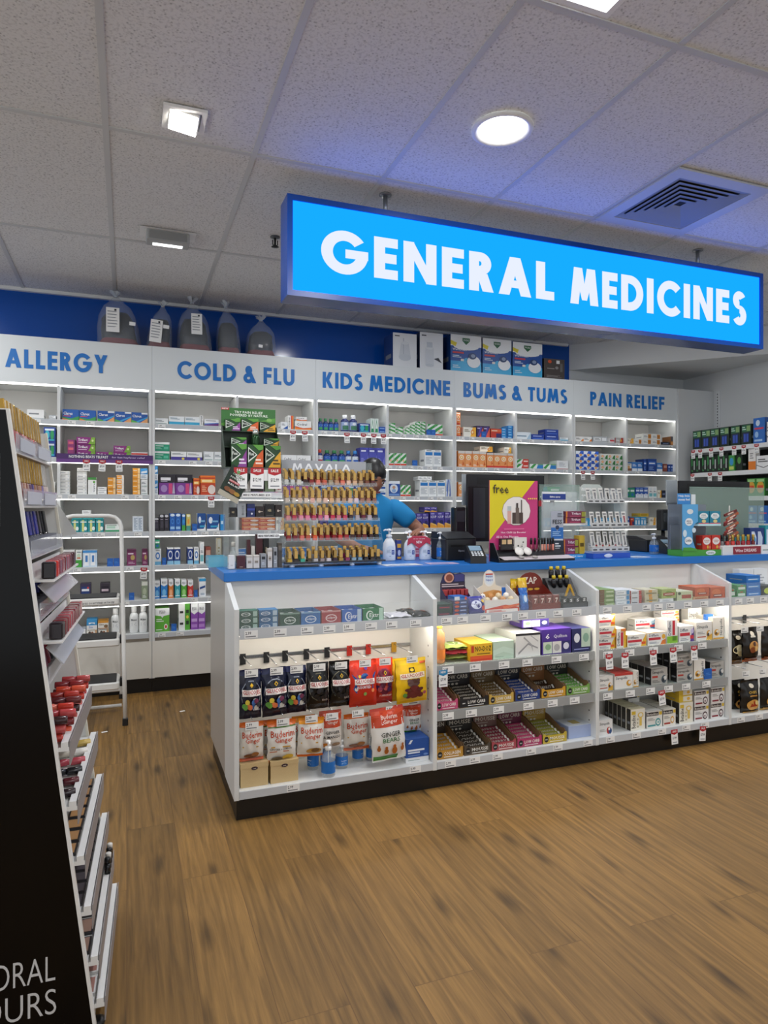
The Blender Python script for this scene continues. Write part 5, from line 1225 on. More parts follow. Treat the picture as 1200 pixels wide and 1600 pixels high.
b.add([(x * W, -.0853, z) for x, z in ((-.9, .006), (.9, .006), (.9, .027), (-.9, .027))], [(0, 1, 2, 3)], M('3a3a40', .4))
b.obj('stepped_base', o)
for i in range(4):
    b = B(); x = -W * .75 + W * .5 * i; b.box(x - W * .2, -.080, .0305, x + W * .2, -.066, .052, M('2a2a2f', .3)); b.text('S', x - .008, .034, x + .008, .049, -.0806, PAPER, res=1); b.obj('sachet', o)
b = B(); b.prism([(-.0, .0), (.012, 0), (.03, .045), (.05, 0), (.062, 0), (.036, .06), (.024, .06)], 'y', -.062, -.058, M('c89a28', .4)); b.obj('gold_letter', o, (-.03, .02, .058))
for k in range(2):
    for i in range(3):
        b = B(); x = -W * .55 + i * W * .5 + .01 * k; y = .035 + .03 * k; zz = .085 + .03 * k if k == 0 else .1405
        zz = .1405 if k else .1
        yy = .072 if k else .035
        b.lathe([(.013, 0), (.0135, .02), (.0135, .035), (.008, .043)], M('1d1d20', .2), c=(x, yy, zz - (.0 if k else .003)), n=12); b.lathe([(.010, .043), (.010, .058), (.008, .06)], M('d9c03a', .35), c=(x, yy, zz - (.0 if k else .003)), n=12); b.obj('drink_bottle', o)
# third and fourth trays
S(gbr='7d9a5c|6a4a34|8aa86a|r 0 0 .3 1 7a5a3c;r .4 .2 .95 .8 a8bd88;l .45 .4 .9 .6 1 e8ecd8', wpk='d3dade|b5bcc0|e0e5e8|r .08 .2 .7 .8 f0f2f2;l .12 .4 .6 .6 1 6a7a80;r .78 .1 .96 .9 3a8ac0', wpr='d9dcde|c04a40|e4e6e8|r .74 0 1 1 b8403a;l .08 .3 .6 .7 1 777', bei='c9c2a4|b5ae90|d8d2b8|r .3 0 .55 1 d89a3a;l .1 .3 .9 .7 1 8a845c',
  lime='a9b86a|8a9a50|bcc884|e .5 .45 .3 .34 7a9a3a;r .1 .3 .9 .6 a8402c;l .2 .38 .8 .52 1 f4f0dc', limw='c9d0a8|aab488|d8dcc0|r .3 .3 .9 .66 a8402c;e .15 .8 .1 .14 3a4a2a', ora='c8582a|b04a22|d8683a|e .4 .6 .3 .26 d8743c;r .2 .2 .8 .44 8a2f1c;l .26 .26 .74 .4 1 f4e0d0', oraw='d8a878|c89464|e0b890|l .1 .3 .9 .7 1 a8582c',
  tgrn='4a9a5a|3f8a4e|5aa86a|r .1 .3 .9 .7 dfe8dc;e .5 .9 .2 .08 c8403a', tblu='2a72c0|2262aa|3a86d4|r .1 .3 .9 .6 5aa0de;l .14 .36 .8 .54 1 dfeaf6', tblk='1f2222|||r .1 .2 .9 .8 2f3432;e .5 .5 .3 .3 c8d84a')
OPT = lambda **k: dict(nm='lozenge_box', cat='lozenge box', **k)
T3 = 'third counter tray'
rowput([('gbr', 'brown and green tube box', 938, 961, .021, 1, 4, OPT(d=.14)), ('wpk', 'pale tube box', 962, 985, .026, 1, 3, OPT(d=.17)), ('wpr', 'white and red tube box', 986, 1003, .024, 1, 3, OPT(d=.15)), ('bei', 'beige and gold box', 1008, 1029, .036, 1, 2, OPT(d=.1)), ('wlin', 'small grey box', 1031, 1053, .022, 1, 1, OPT(d=.1)), ('lime', 'lime green box', 1034, 1057, .05, 1, 1, OPT(d=.09, z=.0226)), ('limw', 'pale lime box', 1058, 1083, .055, 1, 1, OPT(d=.13, z=.0)), ('oraw', 'flat tan box', 1084, 1108, .022, 1, 1, OPT(d=.1)), ('ora', 'orange box', 1086, 1109, .05, 1, 1, OPT(d=.12, z=.0226)), ('ora', 'taller orange box', 1110, 1135, .068, 1, 1, OPT(d=.13))], 2.82, ZTR, T3)
T4 = 'fourth counter tray'
rowput([('tgrn', 'small green box', 1142, 1150, .05, 1, 1, OPT(d=.1)), ('tgrn', 'red and green box', 1152, 1166, .035, 1, 2, OPT(d=.12)), ('tblu', 'bright blue box', 1167, 1189, .04, 1, 3, OPT(d=.14)), ('tblk', 'black box with lime mark', 1190, 1212, .06, 1, 1, OPT(d=.1))], 2.825, ZTR, T4)
rowput([('wlin', 'white rear carton', 1156, 1200, .14, 2, 1, OPT(d=.05))], 2.98, ZTR, T4)

# ------------------------------------------------------------------ second bay: tissues, water, protein bars
S(nodoz='e8b52c|d9a41f|efc448|r 0 0 1 .3 d8582a;r 0 0 1 .12 c83a20;t NO-DOZ .22 .55 .95 .85 2a2418;r .04 .5 .16 .9 c8402c;l .3 .36 .9 .46 1 6a4a18',
  tisg='bcd2c0|aac4b0|c6dccc|p 0,.2 .5,.4 1,.2 1,.5 .5,.7 0,.5 c9dfd0;l .1 .1 .5 .16 1 8aa898', tism='e2e2e0|d9d9d7|d0d0cd|r 0 .9 1 1 2a2a2e;p .1,.1 .5,.5 .9,.3 .9,.36 .5,.58 .1,.2 9a9a9c;p .3,.8 .6,.5 .7,.2 .66,.5 .34,.86 aaaaac;p .6,.86 .9,.6 .92,.64 .62,.9 b4b4b6',
  quil='4a2f8c|3f277a|5a3c9c|t Quilton .4 .62 .86 .78 e8e4f2;t 6 .12 .62 .26 .82 f0eef6;r .04 .04 .34 .5 cfdcc8;r .36 .04 .66 .5 e2e0dc;r .68 .04 .97 .5 2f2f6a;e .2 .3 .1 .12 8aae8a;e .5 .26 .1 .14 b0aeb0;e .82 .3 .1 .14 dcdcea', quib='262a5a|20244e|30346a|r .0 .3 .5 1 262a5a;r .5 .2 1 1 c3d6c4;e .75 .6 .16 .2 8aae9a;l .1 .08 .9 .16 1 8a90c8;e .25 .6 .16 .2 e4e6ee')
B2 = 'upper glass shelf, second counter bay'
TI = lambda **k: dict(nm='tissue_box', cat='tissue box', **k)
rowput([('nodoz', 'yellow tablet display box', 735, 770, .082, 1, 1, dict(d=.17, nm='tablet_box', cat='medicine box')), ('tisg', 'pale green tissue box', 771, 804, .085, 1, 1, TI(d=.19)), ('tism', 'white marbled tissue box', 806, 845, .115, 1, 1, TI(d=.20)), ('quil', 'purple tissue six-pack', 847, 893, .125, 1, 1, TI(d=.17)), ('quil', 'upper purple tissue six-pack', 829, 872, .070, 1, 1, TI(d=.12, z=.1262, y=.07)), ('quib', 'navy and green tissue pack', 894, 923, .118, 1, 1, TI(d=.18))], 2.825, ZS1, B2)
o = empty('drink_bottle', (XU(686, 2.87), 2.87, ZS1), 'orange cordial bottle with yellow cap beside the bay divider', 'bottle')
b = B(); b.lathe([(.026, 0), (.029, .01), (.029, .07), (.026, .085), (.029, .1), (.027, .14), (.013, .158), (.012, .165)], GL('f0a86a', .55, .08), n=18); b.obj('bottle', o)
b = B(); b.lathe([(.015, .163), (.016, .166), (.016, .186), (.014, .19)], M('e8c04a', .35), n=16); b.obj('cap', o)
b = B(); b.lathe([(.0294, .02), (.0294, .065)], M('e0843a', .4), n=18, cap=False); b.obj('label', o)
ST['wipg'] = ('a8c06a', '9ab45c', 'b4ca7a', 'r .2 .2 .8 .8 d8e4b4;e .5 .5 .2 .3 7a9a3a')
ST['wipr'] = ('d0505c', 'c04450', 'd8606a', 'r .2 .2 .8 .8 f0c4c8;e .5 .5 .2 .3 b03040')
for i, st in enumerate(('wipg', 'wipr', 'wipg')):
    place('wipes_pack', pouch(st, XU(734, 2.84) - XU(697, 2.84), .14, .012, 50 + i), XU(717, 2.86), 2.855, ZS1 + .0145 + i * .025, '%s soft wipes pack, %s up in the stack of three' % (('green', 'pink', 'lime')[i], ordw(i + 1)), 'wipes pack', 'soft packs stacked on the glass shelf', rot=(-PI / 2, 0, .04 * (i - 1)))
def bar_box(u0, u1, z, vt, Y, brand, sub, col, bars, lab, n=6, tray='8a6a48', head=True, tc='f2efe8', dark=None):
    x0, x1 = max(XU(u0, Y), CX[1] + .023), min(XU(u1, Y), CX[2] - .003); w = x1 - x0 - .004; W = w / 2; d = .185
    hf = .048; hb = .115
    o = empty('bar_display_box', ((x0 + x1) / 2, Y + d / 2, z), lab, 'display box', 'snack bar display boxes')
    m = M(tray, .6); c = M(col, .45); t = .002
    b = B(); b.box(-W, -d / 2, 0, W, d / 2, t, m)
    for sx in (-W, W - t):
        b.prism([(-d / 2 + t, t), (d / 2 - t, t), (d / 2 - t, hb * .8), (d / 2 - .03, hb * .78), (-d / 2 + .05, hf * 1.15), (-d / 2 + .02, hf * 1.25), (-d / 2 + t, hf * .9)], 'x', sx, sx + t, m)
    b.obj('tray', o)
    b = B(); k = .18
    b.prism([(-W, t), (W, t), (W, hf), (W * (1 - k), hf), (W * (1 - k * 1.5), hf * .82), (-W * (1 - k * 1.5), hf * .82), (-W * (1 - k), hf), (-W, hf)], 'y', -d / 2 - .0002, -d / 2 + t, c)
    decals(b, 'e .14 .45 .09 .3 16171a;t smart .09 .38 .19 .52 f0efec;t %s .28 .36 .9 .68 %s;l .28 .14 .84 .26 1 %s' % (brand, tc, tc), w, hf, lambda x, zz: -d / 2 - .0002); b.obj('printed_front', o)
    if head:
        b = B(); b.prism([(-W, t), (W, t), (W, hb * 1.28), (-W, hb * 1.28)], 'y', d / 2 - t, d / 2, M(dark or col, .5))
        decals(b, 't %s .08 .60 .92 .74 cfc8ba;l .1 .52 .6 .56 1 b8b0a2;e .2 .44 .05 .035 c8c0b0;e .35 .44 .05 .035 c8c0b0;e .5 .44 .05 .035 c8c0b0' % brand, w, hb * 1.28, lambda x, zz: d / 2 - t); b.obj('header_card', o)
    me = bar_mesh(bars, 'd8d4cc', sub, w - .008, .034, .013, tc='a8a094')
    for i in range(n):
        yy = -d / 2 + .022 + i * (d - .05) / (n - 1)
        base = .0025 + .0062 * i
        q = place('snack_bar', me, (x0 + x1) / 2 + random.uniform(-.001, .001), Y + d / 2 + yy, z + base, 'wrapped snack bar in the ' + lab, 'snack bar', 'bars in the ' + lab, rot=(.75 + random.uniform(-.05, .05), 0, random.uniform(-.03, .03)))
        q.location.z += .0125
L2 = 'on the glass shelf'
for u0, u1, br, sub, col, bars, nm, dark in ((681, 716, 'LOW_CARB', 'PROTEIN', 'c8507a', 'b84470', 'pink low carb bar box', '5a3440'), (718, 763, 'LOW_CARB', 'HYPERWHEY', '1c1a1c', '26221f', 'black low carb bar box', '262224'), (764, 803, 'LOW_CARB', 'COOKIE', 'c9a650', '6a5430', 'golden tan low carb bar box', '6a5638'), (805, 844, 'LOW_CARB', 'HYPERWHEY', '1f3a7c', '25408a', 'royal blue low carb bar box', '1a1e2c'), (846, 884, 'LOW_CARB', 'PEANUT', 'd09a2c', '3c2a1c', 'amber low carb bar box', '8a5c34'), (885, 922, 'LOW_CARB', 'MINT', '7aa850', '5f9a48', 'light green low carb bar box', '2a2e2a')):
    bar_box(u0, u1, ZS2, 0, 2.822, br, sub, col, bars, nm + ' ' + L2, n=6 if 'amber' not in nm else 3, dark=dark)
L3 = 'on the second bay floor'
for u0, u1, br, sub, col, bars, nm, dark in ((681, 724, 'COLLAGEN', 'CARAMEL', 'b98832', 'c08a30', 'mustard collagen bar box', '3a2c20'), (725, 767, 'MOUSSE', 'CHOC', '4a4238', '3a342e', 'dark brown mousse bar box', '2e2a26'), (768, 807, 'MOUSSE', 'BERRY', 'a84a52', '8a3a48', 'dull red mousse bar box', '7a5a54'), (808, 847, 'LOW_CARB', 'RASPBERRY', 'b03a68', 'b8446c', 'magenta low carb bar box', '6a2a44'), (848, 886, 'MOUSSE', 'BANANA', 'c9b040', '8a8a30', 'yellow mousse bar box', 'a8893c')):
    bar_box(u0, u1, ZB0, 0, 2.822, br, sub, col, bars, nm + ' ' + L3, dark=dark)
S(lilac='a4b4d8|94a4cc|b8c4dc|l .1 .3 .9 .5 1 c4cfe8')
o = empty('bar_carton', (XU(906, 2.84), 2.90, ZB0), 'pale lilac-blue carton of bars at the bay divider', 'box')
w = XU(924, 2.84) - XU(889, 2.84); b = B(); b.box(-w / 2, -.06, 0, w / 2, .06, .06, M('a4b4d8', .5)); b.obj('box_body', o)
b = B(); b.box(-w / 2 + .004, -.056, .0602, w / 2 - .004, .056, .062, M('c9d0d8', .5)); decals(b, '', w, .06, lambda x, z: 0); b.obj('lid', o)
b = B(); b.box(-.02, -.03, .0624, .025, .02, .0632, M('b9a86a', .5)); b.obj('lid_sticker', o)

# ------------------------------------------------------------------ third bay: lozenges
S(diff='ecebea|d9d8d8|f4f3f3|t Difflam .06 .66 .6 .86 3a4560;r .04 .38 .72 .58 c23340;p .7,.0 1,.0 1,.42 .8,.3 d87a3a;e .88 .62 .1 .2 e8b03a;l .06 .08 .6 .26 2 a0a4ac;r 0 .96 1 1 e2b94a',
  diffy='edebe6|e0b63a|eeeae0|p .72,0 1,0 1,1 .82,.5 e6b53a;t Difflam .04 .66 .58 .86 2f3644;r .02 .36 .76 .56 c23340;r .74 .16 .96 .36 d8582a;l .06 .08 .6 .26 2 a0a4ac', diffb='ecebea|d9d8d8|f4f3f3|t Difflam .06 .66 .6 .86 3a4560;r .04 .38 .72 .58 c23340;p .74,0 1,0 1,1 .84,.5 3a9ad0;r .74 .18 .98 .4 d03a44;e .88 .66 .1 .16 bfe0f2;l .06 .08 .6 .26 2 a0a4ac',
  diffv='ecebea|d9d8d8|f4f3f3|t Difflam .06 .66 .6 .86 3a4560;r .04 .38 .72 .58 c23340;p .74,0 1,0 1,1 .84,.5 5a3f90;r .74 .18 .98 .4 d03a44;e .88 .66 .1 .16 cfc4e8;l .06 .08 .6 .26 2 a0a4ac', diffg='ecebea|d9d8d8|f0efee|r 0 0 1 .3 84b83a;r .5 .1 .9 .3 5a8a2a;v Difflam .1 .34 .36 .94 3a4560;r .5 .34 .74 .96 c23340',
  diffo='eeece8|d8a23a|f0ece4|v Difflam .08 .1 .36 .8 2f3644;r .46 .1 .72 .8 c23340;r .76 0 1 1 e6b53a;r .46 .84 1 .98 d87a3a',
  strep='ece9e4|dcd9d2|f2efea|t Strepsils .06 .60 .74 .84 2a3436;r .06 .16 .6 .22 b8503a;p .62,.0 1,.0 1,.34 .7,.24 e2b24a;e .78 .34 .14 .2 d8a03a;e .82 .38 .08 .11 ece9e4;e .74 .3 .07 .1 4a4440;l .06 .34 .5 .5 2 b0aeaa',
  strepd='8f8c88|1c1b1e|a8a49f|p 0,.86 1,1 1,0 .0,0 b4b1ab;t Strepsils .06 .60 .76 .84 2a2c30;r .06 .42 .4 .54 b23c34;e .78 .3 .16 .24 50606a;e .84 .36 .09 .13 d9d8d4;e .72 .24 .08 .12 2f3a44;l .06 .12 .5 .3 2 7a7874', strepb='e6e5e3|d5d4d1|efeeec|t Strepsils .06 .60 .78 .84 2a3436;e .72 .26 .16 .24 b03a34;e .82 .22 .12 .2 2a4a7a;e .74 .36 .07 .1 ece9e4;l .06 .2 .5 .4 2 b0aeaa',
  strepv='ece8df|d9d4c8|f2efe8|v Strepsils .62 .14 .92 .92 2a3436;e .34 .3 .24 .16 e2a83a;e .4 .34 .13 .08 ece8df;e .28 .26 .12 .07 7a5a30;r 0 0 1 .06 d8a03a', strepr='ece9e4|dcd9d2|c8403a|t Strepsils .06 .56 .7 .8 2a3436;r 0 .86 1 1 c8403a;e .78 .34 .14 .2 d8a03a;e .82 .38 .08 .11 ece9e4',
  bett='e8e6e0|b5b2ac|e4e2dc|r 0 .72 .76 .94 2f2a28;t Betadine .04 .76 .72 .9 e8e4dc;r .8 .74 .98 .94 d9b83a;e .72 .32 .17 .24 4a9a9c;e .72 .32 .11 .15 e8e6e0;e .72 .32 .05 .07 6ab0b0;r .06 .1 .55 .2 4a9a9c;l .06 .44 .5 .62 2 a8a6a0',
  beto='e8e4da|b5b2ac|e4e0d4|r 0 .72 .76 .94 2f2a28;t Betadine .04 .76 .72 .9 e8e4dc;r .8 .74 .98 .94 d9b83a;e .72 .34 .15 .22 d8a040;e .72 .34 .1 .14 e8e4da;r .06 .1 .55 .2 a83a30;l .06 .44 .5 .62 2 a8a6a0', betp='e8e6e4|b9b6b2|e2e0dc|r 0 .72 .78 .94 3a2c2c;t Betadine .04 .76 .74 .9 e8e4dc;r .82 .74 .98 .94 d9b83a;e .74 .32 .17 .26 4a3038;e .74 .32 .12 .17 e8e6e4;e .72 .28 .05 .08 8a6a70;r .06 .12 .52 .22 8a2434;l .06 .44 .5 .62 2 a8a6a0',
  betv='eae6d8|3a3630|cfc8a8|v Betadine .06 .1 .34 .72 2f2a28;r .06 .74 .34 .9 d9b83a;e .68 .7 .2 .13 e0c060;e .68 .7 .13 .085 eae6d8;r .6 .2 .76 .58 e0c060;l .42 .08 .54 .6 3 b9b29a', bety='d9b83a|c8a72c|e0c44a|r .3 .1 1 .9 e4e0d0;e .7 .5 .12 .26 e0b04a')
LZ = lambda **k: dict(nm='lozenge_box', cat='lozenge box', **k)
B3a = 'top shelf, third counter bay'
rowput([('diffy', 'yellow-edged throat lozenge box', 936, 962, .058, 1, 4, LZ(d=.1)), ('diffo', 'upright gold-edged lozenge box', 964, 979, .10, 1, 1, LZ(d=.08)), ('diffy', 'low throat lozenge box', 981, 1011, .062, 1, 1, LZ(d=.10)), ('diff', 'red-banded throat lozenge box', 1013, 1041, .066, 1, 1, LZ(d=.10)), ('diffg', 'upright green-based lozenge box', 1043, 1060, .125, 1, 1, LZ(d=.09)), ('diffv', 'violet-cornered lozenge box', 1062, 1085, .085, 1, 1, LZ(d=.1)), ('strep', 'white honey lozenge box', 1088, 1113, .10, 1, 1, LZ(d=.1)), ('strepv', 'upright cream lozenge box', 1115, 1135, .118, 1, 1, LZ(d=.12))], 2.825, ZS1, B3a)
rowput([('diffb', 'blue-cornered lozenge box', 992, 1024, .058, 1, 2, LZ(d=.06)), ('diff', 'flat red and white lozenge box', 1034, 1062, .03, 1, 5, LZ(d=.06)), ('strep', 'white lozenge box with curl', 1076, 1098, .16, 1, 1, LZ(d=.05)), ('strepr', 'red-topped lozenge box', 1100, 1130, .105, 2, 1, LZ(d=.05))], 2.945, ZS1, 'rear of ' + B3a)
place('shelf_card', carton('card', .05, .02, .03), XU(1110, 2.86), 2.875, ZS1 + .1012, 'flat red-orange lozenge box lying on the white honey box', 'lozenge box')
B3b = 'middle shelf, third counter bay'
rowput([('strep', 'white lozenge box with gold curl', 936, 958, .075, 1, 1, LZ(d=.07, deep=2)), ('strepr', 'red-topped white lozenge box', 960, 989, .08, 1, 1, LZ(d=.07, deep=2)), ('strepv', 'narrow upright lozenge box', 990, 999, .085, 1, 1, LZ(d=.1)), ('strepd', 'grey lozenge box', 1017, 1043, .088, 1, 1, LZ(d=.045, deep=4)), ('strepd', 'dark-sided grey lozenge box', 1057, 1083, .074, 1, 2, LZ(d=.045, deep=4)), ('strepv', 'upright gold and cream lozenge box', 1084, 1102, .108, 1, 1, LZ(d=.1)), ('strepd', 'grey red-topped lozenge box', 1110, 1133, .088, 1, 1, LZ(d=.1)), ('card', 'blue cube shelf card', 1099, 1111, .055, 1, 1, dict(nm='shelf_card', cat='card', d=.008, y=-.012))], 2.825, ZS2, B3b)
B3c = 'floor of the third counter bay'
rowput([('strepb', 'white lozenge box with blue curl', 936, 958, .076, 1, 1, LZ(d=.09)), ('betv', 'upright pale gold lozenge box', 985, 1008, .112, 1, 1, LZ(d=.03, deep=6)), ('bett', 'teal-ringed lozenge box', 1010, 1035, .088, 1, 1, LZ(d=.035, deep=5)), ('beto', 'orange-ringed lozenge box', 1036, 1056, .088, 1, 1, LZ(d=.035, deep=5)), ('betv', 'upright gold-ringed lozenge box', 1061, 1083, .112, 1, 1, LZ(d=.05, deep=3)), ('bety', 'flat yellow-ended lozenge box', 1062, 1083, .034, 1, 2, LZ(d=.14, z=.1126)), ('betp', 'white lozenge box with purple ring', 1085, 1108, .082, 1, 2, LZ(d=.12)), ('betp', 'stacked purple-ringed lozenge box', 1111, 1135, .085, 1, 2, LZ(d=.12))], 2.825, ZB0, B3c)
rowput([('bett', 'teal-ringed lozenge box at back', 982, 1000, .155, 1, 1, LZ(d=.04))], 2.99, ZB0, B3c)
# dark snack bags on the fourth bay's hooks
ST['dk1'] = ('1a1612', 'b08a4a', '141210', 'e .5 .62 .36 .16 1f1a16;e .4 .45 .26 .12 e8d8a8;e .6 .36 .24 .12 e4cf98;e .5 .5 .2 .1 f0e6c0;e .5 .8 .16 .06 b8b0a0;r .1 .0 .9 .14 6a4a24')
ST['dk2'] = ('191512', 'a8562a', '141110', 'e .5 .82 .14 .07 c8c0b4;r .34 .72 .66 .77 c9c4b8;e .5 .46 .3 .16 c08a4a;e .4 .36 .16 .09 8a4a2a;e .62 .4 .14 .08 d8a860;e .5 .54 .1 .06 4a2a1c;r .05 .04 .95 .12 8a4a24')
ST['dk3'] = ('17130f', 'c8a050', '121010', 'e .5 .84 .12 .06 d0c8b8;t CHIPS .28 .62 .72 .7 d8b04a;r .3 .54 .7 .58 b8843a;e .5 .3 .34 .16 d8a050;p .3,.24 .5,.44 .7,.26 a83a24;e .66 .36 .1 .06 f0d890;r .05 .02 .95 .1 c8984a')
DG = 'dark snack bags in the fourth counter bay'
for st, u0, u1, v0, v1, Y, lab, sd in (('dk1', 1137, 1160, 985, 1037, 2.92, 'dark snack bag with cream pieces on the upper hooks', 61), ('dk2', 1160, 1183, 980, 1033, 2.86, 'dark snack bag with a brown heap picture, upper hooks', 62), ('dk2', 1190, 1215, 978, 1030, 2.86, 'dark snack bag at the frame edge, upper hooks', 63), ('dk3', 1141, 1163, 1062, 1112, 2.93, 'dark gold-printed snack bag mostly hidden, lower hooks', 64), ('dk3', 1157, 1184, 1062, 1115, 2.85, 'dark gold-printed snack bag in front, lower hooks', 65), ('dk3', 1188, 1213, 1058, 1108, 2.85, 'dark gold-printed snack bag at the frame edge, lower hooks', 66)):
    hang(st, u0, u1, v0, v1, lab, DG, Y=Y, seed=sd, cat='snack bag', nm='snack_bag')
for z, us in ((.622, (1148, 1172, 1200)), (.372, (1150, 1176, 1203))):
    for u in us: hook(o_ctr, XU(u + 6, 2.87), z + .012, '2a2b2e')
# sale tickets hanging from the glass shelf rails
for i, (u, v, w_) in enumerate([(952, 1022, 'below the yellow-edged lozenge stack'), (977, 1020, 'below the upright gold-edged lozenge box'), (1021, 1016, 'below the red-banded lozenge box'), (1052, 1012, 'below the upright green-based lozenge box'), (1085, 1009, 'below the white honey lozenge box'), (1034, 1079, 'below the single grey lozenge boxes'), (1054, 1140, 'on the plinth under the orange-ringed boxes'), (1099, 1135, 'tilted on the plinth under the purple-ringed boxes')]):
    place('sale_ticket', TK, XU(u, 2.79), 2.7925, ZV(u, v, 2.79), 'red and white sale ticket ' + w_, 'price ticket', 'sale tickets on the third counter bay', rot=(-.05, (.1 if i == 7 else random.uniform(-.09, .03)), 0))
TKB = ticket_mesh('2a86b8')
place('sale_ticket', TKB, XU(693, 2.79), 2.7925, ZV(693, 1047, 2.79), 'blue and white price ticket below the soft wipes packs', 'price ticket')
# ================================================================== on the worktop
ZW = ZT1 + .0006
ACR = GL('e6f0ee', .10, .03)
def CT(u0, u1, vt, Y, z=ZW):
    x0, x1 = XU(u0, Y), XU(u1, Y)
    return (x0 + x1) / 2, x1 - x0, ZV((u0 + u1) / 2, vt, Y) - z
# --- perfume display
PY = 3.17; cx, w, h = CT(356, 443, 731, PY); D = .17; W = w / 2
o = empty('perfume_display', (cx, PY + D / 2, ZW), 'tall clear acrylic display of small perfume boxes at the counter end', 'display stand')
for sx in (-W, W - .004):
    b = B(); b.box(sx, -D / 2, 0, sx + .004, D / 2, h, ACR); b.obj('side_wall', o)
b = B(); b.box(-W + .004, D / 2 - .004, .004, W - .004, D / 2, h, ACR); b.obj('back_wall', o)
lev = [0, ZV(400, 808, PY) - ZW, ZV(400, 768, PY) - ZW, h]
for z in lev:
    b = B(); b.box(-W + .004, -D / 2, z - (0 if z == 0 else .004), W - .004, D / 2 - .004, z + (.003 if z == 0 else 0), ACR); b.obj('acrylic_shelf', o)
b = B(); b.box(-W * .95, -D / 2 - .003, lev[2] - .030, W * .95, -D / 2 - .001, lev[2] - .004, GL('f0f3f2', .5)); b.box(-W * .5, -D / 2 - .0042, lev[2] - .026, W * .55, -D / 2 - .0032, lev[2] - .008, PAPER); b.text('MINI PERFUMES $20', -W * .46, lev[2] - .022, W * .5, lev[2] - .012, -D / 2 - .0046, INK); b.obj('price_strip', o)
b = B(); b.box(W * .05, -D / 2 - .003, lev[1] - .10, W * .85, -D / 2 - .001, lev[1] - .078, PAPER); b.text('MINI PERFUMES $20', W * .08, lev[1] - .095, W * .82, lev[1] - .084, -D / 2 - .0036, INK); b.obj('price_strip', o)
b = B(); b.box(-W * .2, -D / 2 - .002, h - .06, W * .9, -D / 2 - .0008, h - .008, PAPER); b.text('MINI PERFUMES', -W * .15, h - .045, W * .85, h - .02, -D / 2 - .0014, INK); b.obj('top_card', o)
S(pmar='4a1a22|3a141a|5a242c|r .3 .1 .7 .14 b8a088', pblk='161618|101012|222226|t HER .3 .4 .7 .6 c8b890;r .1 .1 .9 .13 6a6458', pcre='d8cfc4|c8bfb4|e4dcd2|r .2 .36 .8 .6 b8aa98;l .25 .42 .75 .54 1 6a5a4a;r 0 .86 1 .9 b8a890', pwht='e6e2dc|d8d4ce|efece8|r .3 .2 .7 .3 cfc8be', pgry='9a9a98|86868a|b0b0b0|r .2 .6 .8 .8 2a2a2c;l .2 .2 .8 .4 2 d0d0d0', pgrn='a8c09a|94ae88|b8ceac|e .5 .55 .26 .2 c4d6b8;l .25 .5 .75 .6 1 6a8a5a',
  pflo='e4ddd4|d6cfc6|eee8e0|e .5 .5 .34 .34 b05a50;e .5 .5 .24 .24 e4ddd4;e .2 .8 .1 .1 a83a3a;e .8 .3 .1 .1 a83a3a', pred='b0504a|9a423c|c0605a|l .2 .3 .8 .6 2 d8a8a0', pnav='1f2a5e|18224e|2a3870|r 0 .5 1 .66 3a4aa0;e .6 .25 .12 .08 d8d8e0', psil='a4a8ac|90949a|b8bcc0|v BOSS .5 .15 .8 .85 4a4c50', pbrn='2a201e|201816|362a28|e .4 .5 .14 .1 c8b8a8;l .5 .45 .8 .55 1 c8b8a8', pdk='4a423a|3c352f|5a5048|r .1 .7 .9 .9 6a5f52')
PB = lambda **k: dict(nm='perfume_box', cat='perfume box', **k)
FY = PY + .012
rowput([('pred', 'dusty red perfume box', 371, 381, .062, 1, 1, PB(d=.05)), ('pwht', 'small white perfume box', 383, 392, .028, 1, 2, PB(d=.05)), ('pblk', 'square black perfume box', 392, 412, .064, 1, 1, PB(d=.05)), ('pgrn', 'pale green perfume box', 414, 429, .052, 1, 1, PB(d=.05)), ('pflo', 'floral red and white perfume box', 430, 441, .052, 1, 1, PB(d=.05))], FY, ZW + lev[2] + .0006, 'upper tier of perfume display')
rowput([('pblk', 'low black perfume box', 359, 370, .045, 1, 1, PB(d=.05)), ('psil', 'silver perfume box', 371, 385, .064, 1, 1, PB(d=.05)), ('pnav', 'navy perfume box', 386, 399, .062, 1, 1, PB(d=.05)), ('pbrn', 'dark brown perfume box', 400, 414, .05, 1, 1, PB(d=.05)), ('pblk', 'taller black perfume box', 414, 429, .062, 1, 1, PB(d=.05)), ('pbrn', 'narrow dark perfume box', 430, 441, .058, 1, 1, PB(d=.05))], FY, ZW + lev[1] + .0006, 'middle tier of perfume display')
rowput([('pwht', 'white perfume box', 357, 367, .062, 1, 1, PB(d=.04)), ('pmar', 'maroon perfume box', 370, 384, .058, 1, 1, PB(d=.04)), ('pcre', 'cream perfume box', 385, 406, .060, 2, 1, PB(d=.04)), ('pgry', 'grey perfume box', 407, 417, .066, 1, 1, PB(d=.04)), ('pcre', 'tall slim cream box', 418, 426, .09, 1, 1, PB(d=.04)), ('pgry', 'tall pale grey box', 427, 434, .095, 1, 1, PB(d=.04)), ('pdk', 'tall dark bronze box', 434.5, 441.5, .115, 1, 1, PB(d=.04))], FY, ZW + .0036, 'front of perfume display base')
rowput([('pmar', 'slim maroon box', 386, 392, .13, 1, 1, PB(d=.04)), ('pwht', 'pale pink box', 392.5, 399, .10, 1, 1, PB(d=.04)), ('pmar', 'tall maroon box', 400, 411, .155, 1, 1, PB(d=.04)), ('pblk', 'tall black box', 411.5, 421, .155, 1, 1, PB(d=.04))], FY + .07, ZW + .0036, 'rear of perfume display base')
o = empty('glass_bottle', (XU(364, FY + .1), FY + .095, ZW + .0036), 'round clear glass bottle at the back of the perfume display base', 'bottle')
